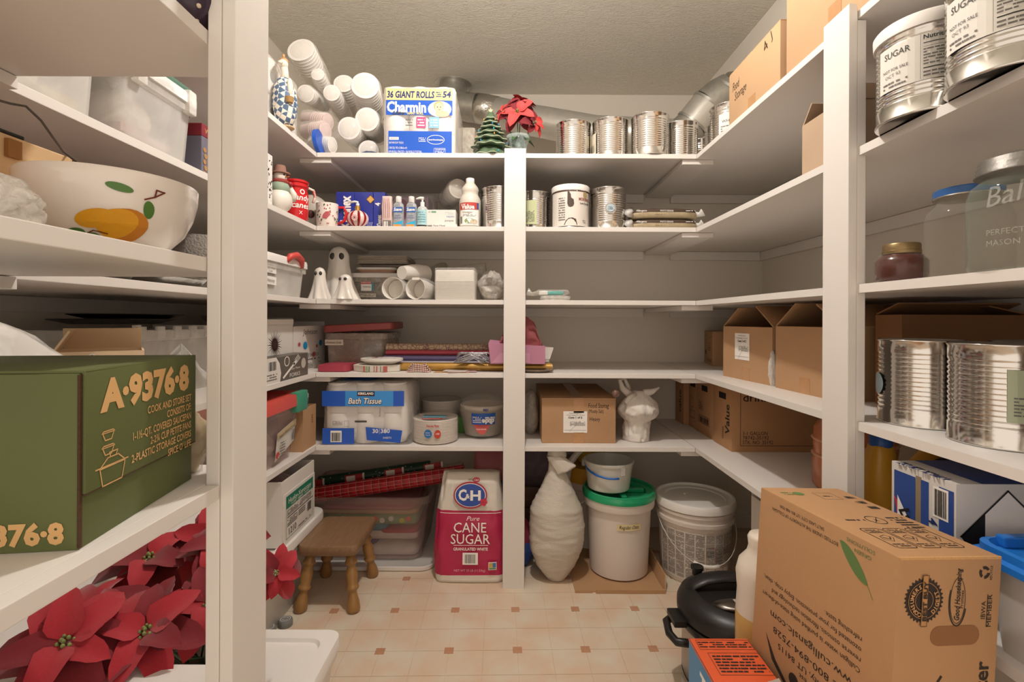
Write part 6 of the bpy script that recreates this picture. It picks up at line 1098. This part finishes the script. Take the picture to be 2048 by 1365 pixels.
t = thing('bucket', 'white bucket with a yellow lid hidden behind the small pail', 'bucket', (.41, 2.465, .0014)); part('body', M().lathe([(0, 0), (.118, 0), (.13, .28), (.138, .285), (.138, .33), (0, .33)], 40), BKT, t, 40); part('lid', M().lathe([(.136, .315), (.146, .318), (.146, .36), (.14, .39), (.12, .392), (0, .385)], 40), plain('c9962e', .4), t, 40); part('spout', M().lathe([(.05, .386), (.07, .40), (.07, .46), (.0, .46)], 24), plain('c9a83a', .4), t, 40)
solo('plastic_hose', M().tube([(-.09, .02, .02), (-.075, .0, .12), (-.06, -.02, .22), (-.05, -.01, .35), (-.03, 0, .45), (.01, .0, .5), (.05, .01, .53)], [.018, .018, .018, .018, .017, .016, .014], 14), film('hose_plastic', 'cdc5ba', .8, bump=.1), 'translucent plastic strap rising behind the woven sack', 'hose', (.30, 2.24, .0014), smooth=True)

# ================= RIGHT SHELVES =================
# top
p_ = plain('3a2c22', .7)
t = carton('food_storage_box', 'light cardboard box handwritten Food Storage on the top right shelf', (.785 + .13, 1.60, Z1), 0, .26, .335, .195, m=mat('cardboard_light', 'bb9873', .75, var=.05, vscale=10), tape=('leftlow',))
p = Print(t, bface(.26, .335, .195, 'left')); p.text('Food', .03, .12, .045, p_, w=.05, shear=.25, name='handwriting', rot=.03); p.text('Storage', .045, .083, .042, p_, w=.085, shear=.25, name='handwriting', rot=.03); p.text('4', .25, .14, .05, p_, rot=.5, name='handwriting'); p.text('J', .285, .16, .04, p_, rot=.3, name='handwriting'); p.done()
carton('cardboard_box', 'large light cardboard box on the top right shelf in front of the Food Storage box', (.785 + .16, 1.19, Z1), 0, .32, .42, .36, m=MATS['cardboard_light'], tape=('lefttop', 'leftlow'))
# second
t = carton('cardboard_box', 'dim cardboard box with a raised flap behind the right post, second shelf', (.985, 1.262, Z2), 0, .37, .17, .15, openf={'back': (50, .06), 'front': (97, .035)}, m=mat('cardboard_grey', 'b39a80', .75, var=.04, vscale=10))
p = Print(t, bface(.37, .17, .15, 'front')); p.text('N', .09, .07, .05, p_, name='handwriting'); p.done()
def sugar(a0):
    def f(t, r, h):
        p = Print(t, Cyl((0,0,0), r, rad(a0)), .0012); p.rect(-.055, .056, .096, .14, plain('ddd9d0', .6), 1, 'label', 14); p.text('SUGAR', -.042, .118, .017, BLK, w=.045, lay=1.6); p.text('NOT FOR SALE', -.045, .092, .008, BLK, w=.045, lay=1.6); p.text('OCT 93', -.04, .08, .009, GRY, w=.028, lay=1.6, rot=.05); p.small(-.045, .06, .0, .074, 2, GRY, 1.6)
        p.line([(.018, .058), (.018, .14)], .0006, GRY, 1.6); p.text('Nutrition Facts', .022, .13, .011, BLK, w=.066, bold=.02, lay=1.6); p.rect(.022, .122, .092, .1235, BLK, 1.6, 'line', 4); p.rect(.022, .116, .092, .1165, BLK, 1.6, 'line', 4); p.rect(.022, .076, .092, .078, BLK, 1.6, 'line', 4); p.small(.022, .082, .088, .114, 6, GRY, 1.6); p.small(.022, .06, .09, .073, 2, GRY, 1.6, 6); p.done()
    return f
sl = sugar(-148); sl2 = sugar(-160)
can('white lidded steel can labelled SUGAR on the second right shelf, farther one', (.805, .953, Z2), lab=sl, lid=True); can('steel can labelled SUGAR overhanging the second right shelf, nearer one', (.803, .792, Z2), lab=sl2); can('steel can at the right picture edge on the second right shelf', (.82, .625, Z2))
can('steel can behind the lidded sugar can on the second right shelf', (.99, .95, Z2))
# middle: jars
t = thing('jam_jar', 'squat glass jar of dark red jam with a brass lid on the middle right shelf', 'jar', (.83, 1.04, Z3)); part('jam', M().lathe([(0, .003), (.04, .002), (.0455, .008), (.0455, .045), (.036, .058), (.03, .06), (0, .06)], 36), mat('dark_jam', '4a211a', .2, coat=.3), t, True); part('glass', M().lathe([(0, 0), (.042, 0), (.047, .006), (.0475, .045), (.038, .06), (.031, .064), (.031, .07)], 36, cap1=False), film('jar_glass', 'd5cfc6', .01, bump=0, gl=.1), t, True); part('lid', M().lathe([(.0325, .06), (.034, .061), (.034, .067), (.033, .068), (.033, .08), (.031, .0825), (0, .0825)], 36), mat('brass_lid', '8a7450', .35, metal=.7), t, 40)
GLJ = film('thick_glass', 'a3a499', .015, bump=.05, bscale=30, gl=.3, rough=.04); GLB = film('aqua_glass', '8d9c90', .04, bump=.1, bscale=25, gl=.38, rough=.04)
def gjar(label, x, y, r, h, gm, lid, lm):
    t = thing('glass_jar', label, 'jar', (x, y, Z3)); sh_ = h * .78; part('glass', M().lathe([(0, .006), (r * .8, .004), (r * .8, 0), (r * .93, .0), (r, .01), (r, sh_ * .85), (r * .93, sh_ * .97), (r * .75, sh_ * 1.05), (r * .7, h * .88), (r * .72, h * .9)], 48, cap1=False), gm, t, True)
    lid(t, r * .75, h); return t
def lid1(t, r, h): part('lid', M().lathe([(r * 1.02, h * .91), (r * 1.06, h * .91), (r * 1.06, h * .985), (r, h), (0, h)], 40), plain('2a5a96', .35), t, 40); part('lid_rim', M().lathe([(r * 1.07, h * .9), (r * 1.08, h * .905), (r * 1.07, h * .915)], 40), TIND, t, 40)
def lid2(t, r, h): part('lid', M().lathe([(r * 1.14, h * .85), (r * 1.17, h * .86), (r * 1.1, h * .875), (r * 1.12, h * .9), (r * 1.09, h * .905), (r * 1.11, h * .93), (r * 1.07, h * .94), (r * 1.07, h * .985), (r, h), (0, h)], 48), mat('zinc_lid', '76726c', .45, metal=.7, bump=.1, bscale=80), t, True)
gjar('clear glass jar with a blue lid on the middle right shelf', .882, .945, .066, .175, GLJ, lid1, None); t = gjar('large pale aqua canning jar with zinc lid at the right picture edge', .835, .79, .075, .185, GLB, lid2, None)
p = Print(t, Cyl((0,0,0), .0755, rad(-158)), .0015); EM = film('glass_emboss', 'd5dad2', .28, bump=0, gl=.2); p.text('Ball', -.02, .1, .045, EM, shear=.3, w=.055, rot=.1); p.text('PERFECT', -.02, .055, .013, EM, w=.045); p.text('MASON', -.02, .038, .013, EM, w=.04); p.done()
# fourth
t = carton('honey_box', 'small cardboard box printed PURE HONEY in the far right corner', (1.105, 2.475, Z4), rad(-12), .2, .22, .17); p = Print(t, bface(.2, .22, .17, 'left')); BRI = plain('4a3424', .7)
p.text('PURE HONEY', .2, .015, .022, BRI, al='r', w=.1, bold=.02); p.small(.1, .07, .17, .09, 2, BRI, 1, 3); p.text('US GR', .13, .105, .014, BRI); p.text('HEGE', .13, .09, .014, BRI); p.disc(.05, .06, .014, BRI); p.small(.02, .14, .05, .15, 1, BRI); p.small(.16, .135, .19, .145, 1, BRI); p.done()
t = carton('case_box', 'open cardboard box with a white Case 2 of 2 label on the fourth right shelf', (1.025, 1.84, Z4), rad(6.2), .30, .31, .2, openf={'front': (36, .125), 'back': (34, .125)}, tape=('leftlow',)); p = Print(t, bface(.3, .31, .2, 'left')); fslabel(p, .085, .075, .095, .1, 2); p.done()
carton('cardboard_box', 'open unlabelled cardboard box between the Case 2 of 2 box and the right post', (1.04, 1.5, Z4), rad(4), .29, .29, .205, openf={'front': (33, .12), 'back': (36, .12)}, tape=('leftlow',))
solo('cardboard_sheet', bag(M(), .016, .012, .12, 3, .3), FILMW, 'crumpled clear wrap squeezed between the two open boxes', 'wrap', (.895, 1.667, Z4), smooth=True)
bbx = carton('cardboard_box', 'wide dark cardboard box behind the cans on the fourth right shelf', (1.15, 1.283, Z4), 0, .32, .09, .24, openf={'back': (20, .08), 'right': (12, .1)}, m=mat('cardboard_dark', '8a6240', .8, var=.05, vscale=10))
CL = 'bare steel can on the fourth right shelf, '
def gl_(t, r, h): p = Print(t, Cyl((0,0,0), r, rad(-178)), .0012); ell(p, -.03, .085, .022, .024, plain('a9c0cb'), 1, 'sticker'); p.done()
can(CL + 'farther one of the front pair', (.899, 1.071, Z4), lab=gl_, h=.184); can(CL + 'nearer one of the front pair', (.904, .898, Z4), h=.184, lab=lab_paper(-95, .05, .14, .1, 'b3bba0')); can(CL + 'behind the front pair, farther', (1.075, .99, Z4), h=.184); can(CL + 'behind the front pair, nearer', (1.08, .815, Z4), h=.184); can(CL + 'nearest the camera at the picture edge', (.91, .72, Z4), h=.184)
# lowest
def water(label, x, y0, y1, txt, w_=.41, hole=True):
    t = thing('water_box', label, 'box', (x + w_ / 2, (y0 + y1) / 2, Z5), 0, 'drinking water boxes'); d_ = y1 - y0; h_ = .262; part('body', quadbox(w_, d_, h_), mat('cardboard_orange', 'b0855e', .75, var=.05, vscale=9), t, 30)
    p = Print(t, bface(w_, d_, h_, 'left'))
    if hole: part('hand_hole', M().box(-w_/2 - .0006, -.035, .2, -w_/2 + .004, .035, .228, .003), plain('17110d', .9), t)
    return t, p, d_
INK = plain('2b211b', .7)
t, p, d_ = water('drinking water box with the large side panel text facing the camera', .888, 1.963, 2.139, 0); p.text('Value', .155, .06, .055, INK, rot=PI/2, w=.125, bold=.02); p.text('Great', .1, .035, .022, INK, rot=PI/2, w=.05); p.done()
p = Print(t, bface(.41, d_, .262, 'front')); p.frame(.035, .025, .395, .245, .0018, INK); p.text('drinking', .045, .203, .046, INK, w=.165, bold=.01); p.text('3-1 GALLON', .044, .068, .02, INK, w=.1); p.text('78742-35192', .044, .05, .02, INK, w=.105); p.text('STK. NO. 35192', .044, .032, .02, INK, w=.122); p.rect(.33, .05, .35, .09, INK); p.done()
t, p, d_ = water('drinking water box with a barcode panel, second in the row', .892, 2.156, 2.345, 0); p.frame(.03, .05, .15, .085, .002, INK); p.bars(.035, .054, .145, .08, INK, 9); p.frame(.03, .11, .075, .15, .0015, INK); p.small(.034, .113, .07, .147, 4, INK); p.done()
t, p, d_ = water('narrow drinking water box between the barcoded one and the corner', .897, 2.36, 2.46, 0); p.frame(.02, .05, .08, .085, .002, INK); p.frame(.02, .1, .06, .15, .0015, INK); p.done()
t, p, d_ = water('drinking water box in the far corner with sideways lettering', .875, 2.475, 2.595, 0, hole=False); p.text('value', .085, .05, .045, INK, rot=PI/2, w=.12, bold=.02); p.done()
t = thing('orange_jug', 'translucent orange plastic jug half hidden behind the right post', 'jug', (1.075, 1.53, Z5)); OJ = mat('orange_plastic', 'b26b44', .25, spec=.6, coat=.3); part('body', M().lathe([(0, 0), (.105, 0), (.112, .01), (.113, .08), (.108, .11), (.112, .14), (.108, .19), (.09, .215), (.05, .235), (0, .24)], 36), OJ, t, True)
for z in (.1, .15): part('moulded_ring', M().lathe([(.112, z), (.116, z + .004), (.112, z + .008)], 36, sx=.995), mat('orange_light', 'cf9a7a', .3), t, True)
YL = mat('yellow_plastic', 'c9962f', .35, spec=.5); BCP = plain('2b57a0', .4)
t = thing('oil_jug', 'tall yellow plastic bottle with a blue cap beside the right post', 'bottle', (.865, 1.142, Z5)); part('body', M().loft([rr(.086 * k, .086 * k, .035 * k, z) for z, k in ((0, .9), (.006, 1), (.1, .98), (.17, .86), (.215, .66), (.235, .56), (.24, .5))]), YL, t, True); part('cap', M().lathe([(.0235, .236), (.0235, .257), (.022, .259), (0, .259)], 32), BCP, t, 40)
t = thing('oil_jug', 'yellow plastic jug with a moulded handle behind the blue and white carton', 'jug', (.975, 1.13, Z5)); part('body', M().loft([rr(.12 * k, .09 * k, .035 * k, z) for z, k in ((0, .9), (.006, 1), (.12, 1), (.16, .95), (.2, .7), (.225, .4), (.235, .3))]), YL, t, True); part('handle', M().tube([(.0, -.02, .235), (.05, -.02, .24), (.085, -.02, .215), (.09, -.02, .16)], .013, 12), YL, t, True); part('label', M().tube([(-.02, -.038, .206), (-.0, -.04, .214), (.03, -.036, .212)], [.012, .014, .01], 12), BLK, t, True)
# disinfectant carton
lb = thing('disinfectant_carton', 'white and blue printed four pack carton beside the blue lidded tub', 'box', (.975, .931, Z5)); w, d, h = .385, .146, .242
part('body', quadbox(w, d, h), mat('white_carton', 'c9c6c1', .45), lb, 30); part('inner_bottle_window', M().box(-w/2 - .0008, .0, .0, -w/2 + .001, .012, h - .012), plain('8a7a62'), lb)
p = Print(lb, bface(w, d, h, 'left')); NB = mat('carton_blue', '27488f', .35, var=.3, vscale=12); p.rect(.008, 0, .06, .226, NB); p.rect(.073, 0, .09, .226, NB); p.rect(.112, 0, .142, .226, NB); p.rect(.1, .168, .132, .224, WHT, 2); p.bars(.103, .172, .129, .22, BLK, 14, 3); p.text('4 PACK', .092, .163, .024, NAVY, rot=-PI/2, w=.075, bold=.04, lay=2); p.poly([(.008, .175), (.03, .155), (.03, .125), (.018, .135)], plain('b8323c'), 2); p.poly([(.018, .178), (.052, .13), (.052, .07), (.018, .11)], WHT, 3); p.text('Lysol', .022, .15, .035, BLK, rot=-.9, w=.06, bold=.04, lay=4, shear=.3); p.done()
p = Print(lb, bface(w, d, h, 'top')); p.text('4 PACK 128 OZ', .014, .02, .028, NAVY, rot=PI/2, w=.11, bold=.03); p.rect(.045, .0, .15, .144, NB); p.rect(.15, 0, .384, .144, plain('8a847b')); p.poly([(.12, .05), (.18, .03), (.19, .05), (.14, .08)], BLK, 2); p.text('2086', .2, .03, .05, BLK, w=.12, lay=2, bold=.02, rot=.1); p.done()
p = Print(lb, bface(w, d, h, 'front')); p.poly([(.008, .15), (.09, .23), (.172, .15), (.152, .11), (.138, .13), (.138, .0), (.05, .0), (.05, .13), (.03, .115)], WHT, 1); p.line([(.008, .15), (.09, .23), (.172, .15)], .003, BLK, 2); p.poly([(.008, .15), (.05, .19), (.05, .09), (.04, .1)], BLK, 2); p.poly([(.133, .19), (.172, .15), (.15, .1), (.133, .09)], BLK, 2); p.done()
BT = mat('blue_tub_lid', '1f6fc4', .35); t = thing('storage_tub', 'white tub with a bright blue lid at the lower right picture edge', 'storage box', (.905, .70, Z5)); part('body', M().loft([rr(.23, .19, .02, 0), rr(.26, .22, .025, .145)]), mat('tub_white', 'c5c2bd', .4), t, 40)
part('lid', M().loft([rr(.27, .23, .03, .14), rr(.29, .25, .03, .142), rr(.29, .25, .03, .152), rr(.275, .235, .03, .156), rr(.275, .235, .03, .168), rr(.26, .22, .03, .17), rr(.25, .21, .03, .158)]), BT, t, 40); part('lid_grip', M().box(-.1, .095, .158, -.03, .112, .176, .003), BT, t); part('lid_grip', M().box(.03, .095, .158, .1, .112, .176, .003), BT, t)
p = Print(t, Flat((-.125, -.1, 0), (1,0,0), (0,.1,1)), .002); p.ring(.04, .09, .012, .001, GRY); p.small(.02, .04, .08, .06, 3, BLK); p.text('THIS END', .02, .07, .01, plain('a04a40')); p.done()
# ---- floor right ----
pc = thing('pressure_cooker', 'stainless electric pressure cooker with black lid on the floor', 'cooker', (.695, 1.50, .0014)); SS = mat('brushed_steel', 'a8a19a', .32, metal=1, bump=.05, bscale=40, stretch=(1, 1, 40)); BP = mat('black_plastic', '1f1d1c', .38)
part('base', M().lathe([(0, 0), (.145, 0), (.155, .012), (.158, .018), (0, .018)], 48), BP, pc, 40); part('body', M().lathe([(.156, .018), (.158, .03), (.158, .178)], 56, cap0=False, cap1=False), SS, pc, True); part('upper_ring', M().lathe([(.1585, .17), (.164, .172), (.17, .185), (.171, .196), (.165, .2), (0, .2)], 56), BP, pc, 40)
part('lid', M().lathe([(.167, .203), (.173, .207), (.173, .232), (.165, .25), (.14, .266), (.12, .27), (.118, .264), (0, .268)], 56), BP, pc, 50); part('lid_plate', M().lathe([(.1, .2675), (.06, .2715), (0, .272)], 40, sy=.38, m=Matrix.Translation((0, -.062, .0005))), SS, pc, True)
part('lid_handle', M().loft([[(x, .045 + .03 * math.cos(a), z + .013 * math.sin(a)) for a in [2*PI*i/16 for i in range(16)]] for x, z in ((-.14, .25), (-.12, .272), (-.08, .288), (-.03, .296), (.03, .296), (.08, .288), (.12, .272), (.14, .25))]), BP, pc, True); part('steam_valve', M().cyl(.016, .265, .285, 20, Matrix.Translation((-.075, .12, 0))).cyl(.02, .283, .292, 20, Matrix.Translation((-.075, .12, 0))), BP, pc, 40)
part('side_handle', M().box(-.205, -.045, .188, -.165, .03, .208, .006), BP, pc, 40); part('side_handle', M().tube([(-.165, -.07, .16), (-.2, -.055, .155), (-.212, -.02, .158), (-.208, .02, .17), (-.17, .045, .178)], .012, 10), BP, pc, True)
p = Print(pc, Flat((0, -.062, .2735), (1,0,0), (0,1,0))); p.rect(-.03, -.022, .05, .022, plain('b9b5b0')); p.rect(-.012, -.019, .046, .019, plain('3a3836'), 2); p.small(-.01, -.015, .044, .015, 3, plain('8d8985'), 3); p.done()
ob = thing('printed_box', 'orange and blue printed box standing in front of the pressure cooker', 'box', (.431, .81, .0014)); w, d, h = .12, .40, .449; part('body', quadbox(w, d, h), mat('orange_card', 'd2592f', .45), ob, 30)
p = Print(ob, bface(w, d, h, 'left')); p.rect(0, 0, d, h, plain('3f87b8', .4)); p.text('Top', .06, h - .06, .05, WHT, bold=.04, lay=2, w=.075); p.small(.03, h - .12, .16, h - .07, 3, WHT, 2); p.line([(0, h - .002), (d, h - .002)], .004, plain('d8693f'), 2); p.done()
p = Print(ob, bface(w, d, h, 'top')); p.small(.012, d - .03, w - .004, d - .01, 3, BLK); p.frame(.01, d - .035, w - .002, d - .006, .0008, BLK); p.small(.025, d - .1, w - .004, d - .05, 6, BLK, 1, 4); p.frame(.02, d - .105, w, d - .045, .0008, BLK); p.poly([(.03, d - .13), (.08, d - .125), (w - .002, d - .2), (.05, d - .21)], WHT); p.poly([(.05, d - .235), (w, d - .225), (w, d - .29), (.05, d - .3)], plain('c9b23a')); p.text('NOODLES', .05, d - .28, .02, WHT, w=.06, lay=2); p.done()
solo('paper_scrap', M().poly([(-.02, -.03, .001), (.03, -.015, .004), (.03, .03, .012), (-.01, .025, .003)]).poly([(-.02, -.03, 0), (.03, -.015, .003), (.03, .03, .011), (-.01, .025, .002)]), plain('a3968a'), 'torn grey paper scrap lying on the orange printed box', 'paper', (.455, .85, .4519))
ww = thing('water_box', 'lower cardboard water box under the leaning one, marked with a C', 'box', (.63, .945, .0014)); w, d, h = .245, .41, .354; WBX = mat('water_box_card', 'b0875f', .75, var=.06, vscale=8, bump=.05, bscale=80); part('body', quadbox(w, d, h), WBX, ww, 30)
p = Print(ww, bface(w, d, h, 'left')); p.ring(.06, .29, .03, .006, BLK, a0=.7, a1=5.6); p.done()
wb = thing('water_box', 'large leaning cardboard box printed with water company text and a round award seal', 'box', (.603, .866, .3622), rot=(0, rad(3.6), rad(9.1))); w, d, h = .18, .302, .398; part('body', quadbox(w, d, h, .0025), WBX, wb, 30); DK = plain('2e2620', .7); GN = plain('5d7a45', .7)
part('hand_hole', M().loft([[(.0125 + (.043 - .0145) * sgn + .0145 * math.cos(a), yy, h - .115 + .0145 * math.sin(a)) for sgn, a in [(1, -PI/2 + PI * i / 8) for i in range(9)] + [(-1, PI/2 + PI * i / 8) for i in range(9)]] for yy in (-d/2 - .0006, -d/2 + .003)]), plain('8a5f3c', .8), wb); part('worn_edge', M().box(-w/2 + .002, -d/2 - .0008, h - .0035, w/2 - .002, -d/2 + .002, h + .0008, .0008), mat('torn_kraft', 'c79c68', .9, var=.2, vscale=200), wb)
p = Print(wb, bface(w, d, h, 'front')); sx, sy = .045, h - .062; p.poly([(sx + (.034 if i % 2 else .03) * math.cos(PI * i / 32), sy + (.034 if i % 2 else .03) * math.sin(PI * i / 32)) for i in range(64)], DK); p.ring(sx, sy, .027, .0009, plain('a9794c'), 2); p.ring(sx, sy, .0155, .0009, plain('a9794c'), 2); p.rect(sx - .005, sy - .037, sx + .005, sy + .037, plain('b48452'), 3); p.frame(sx - .005, sy - .037, sx + .005, sy + .037, .0007, DK, 4); p.text('BEST BUY', sx + .003, sy - .029, .009, DK, rot=PI/2, w=.058, bold=.03, lay=5)
for i, ch in enumerate('CONSUMERS'): a = rad(250 - i * 17); p.text(ch, sx + .0185 * math.cos(a), sy + .0185 * math.sin(a), .0085, plain('c3945f'), rot=a - PI/2, al='c', bold=.03, lay=3)
for i, ch in enumerate('DIGEST'): a = rad(-45 + i * 15); p.text(ch, sx + .025 * math.cos(a), sy + .025 * math.sin(a), .0085, plain('c3945f'), rot=a + PI/2, al='c', bold=.03, lay=3)
p.ring(.104, h - .064, .0135, .0009, DK, ry=.034); p.ring(.104, h - .066, .016, .0022, DK, ry=.036, a0=2.6, a1=6.0); p.text('Good Housekeeping', .108, h - .093, .013, DK, rot=PI/2, w=.077, shear=.3, bold=.02); p.text('Promises', .114, h - .075, .008, DK, rot=PI/2, w=.026)
for k in range(3): a = k * 2.09 + .5; p.ring(.149, h - .023, .0095, .0045, DK, n=8, a0=a, a1=a + 1.5)
p.text('RECYCLE', .163, h - .034, .006, DK, rot=PI/2, w=.021); p.text('IBWA', .154, h - .092, .011, DK, rot=PI/2, w=.026); p.text('MEMBER', .165, h - .104, .011, DK, rot=PI/2, w=.048); p.line([(.157, h - .104), (.157, h - .056)], .001, DK); p.text('water', .165, h - .235, .034, DK, rot=PI/2, w=.08, bold=.02); p.line([(.05, h - .2), (.075, h - .185), (.082, h - .175)], .004, DK); p.ring(.062, h - .193, .0025, .0006, DK); p.done()
p = Print(wb, bface(w, d, h, 'left')); U = lambda s, x, y, sz, ww_: p.text(s, x, y, sz, DK, rot=PI, w=ww_)
U('BOTTLED UNDER THE AUTHORITY OF CULLIGAN', .196, h - .026, .0088, .158); U('SALT LAKE CITY, UT 801-908-7500', .166, h - .014, .0082, .108)
p._m('printed_leaf', GN).loft([[p.f.at(.199 + .056 * v + .0 * 0 , h - .02 - .045 * v + q, .0006) for q in (-.0135 * math.sin(PI * v) ** .7 - .0002, .0135 * math.sin(PI * v) ** .7 + .0002)] for v in [i / 12 for i in range(13)]], False, False, closed=False); p.line([(.252, h - .062), (.264, h - .082)], .001, GN); p.text('GREEN', .258, h - .02, .0085, GN, rot=PI, w=.03); p.text('SOLUTIONS', .264, h - .009, .0085, GN, rot=PI, w=.052)
U('refreshing taste.', .25, h - .148, .012, .072); U('ozonated for your protection. Enjoy crisp, clean,', .25, h - .164, .012, .224); U('reverse osmosis, filtration technology and', .25, h - .18, .012, .2); U('Culligan water is purified using state-of-the-art', .25, h - .196, .012, .226); U('www.culliganslc.com', .255, h - .222, .019, .205); U('Phone 800-894-7528', .26, h - .247, .017, .2); U('Salt Lake City, UT 84115', .255, h - .27, .015, .18); U('2000 West', .2, h - .287, .012, .07)
p.poly([(.04, h - .27), (.06, h - .31), (.1, h - .335), (.16, h - .34), (.1, h - .325), (.07, h - .305)], DK); p.disc(.118, h - .31, .012, DK); p.done()
p = Print(wb, bface(w, d, h, 'top'))
for i in range(3):
    x0 = .03 + i * .043; y0_ = .03; p.line([(x0 + .004, y0_), (x0 + .034, y0_), (x0 + .038, y0_ + .004), (x0 + .038, y0_ + .066), (x0 + .034, y0_ + .07), (x0 + .004, y0_ + .07), (x0, y0_ + .066), (x0, y0_ + .004)], .0013, DK, close=True)
    p.line([(x0 + .006, y0_ + .03), (x0 + .018, y0_ + .022), (x0 + .03, y0_ + .035), (x0 + .022, y0_ + .045), (x0 + .01, y0_ + .04)], .0008, DK, close=True); p.line([(x0 + .012, y0_ + .036), (x0 + .02, y0_ + .03), (x0 + .026, y0_ + .038)], .0016, DK); p.small(x0 + .005, y0_ + .052, x0 + .033, y0_ + .066, 3, DK); p.small(x0 + .005, y0_ + .004, x0 + .033, y0_ + .016, 2, DK)
p.ring(.1, .135, .017, .0014, DK); p.line([(.088, .123), (.112, .147)], .0012, DK); p.text('x', .096, .13, .016, DK); p.small(.04, .13, .078, .14, 1, DK); p.small(.13, .1, .165, .15, 5, DK); p.frame(.09, .235, .13, .27, .0008, DK); p.small(.1, .248, .12, .256, 1, DK); p.small(.145, .18, .165, .26, 3, DK); p.disc(.055, .265, .012, GN, ry=.009); p.small(.02, .255, .042, .275, 2, GN); p.done()
t = thing('cleaning_jug', 'translucent jug of yellow liquid behind the leaning water box', 'jug', (.562, 1.085, .3565)); JR = .056
part('liquid', M().lathe([(0, -.0003), (.0525, -.0003), (JR + .0006, .008), (JR + .0006, .1), (JR, .104)], 36, cap1=False), mat('amber_liquid', 'c9a05c', .35), t, True); part('body', M().lathe([(0, 0), (.052, 0), (JR, .008), (JR, .1), (.053, .15), (.056, .19), (.05, .215), (.034, .235), (.03, .25), (.032, .268), (.028, .276), (0, .277)], 40), mat('jug_plastic', 'd9cfc0', .35, spec=.5), t, True)
t = carton('white_box', 'tall open white box under the right shelf behind the pressure cooker', (1.06, 1.765, .0014), 0, .32, .12, .455, m=FWX, openf={'back': (95, .03)}, cat='box')
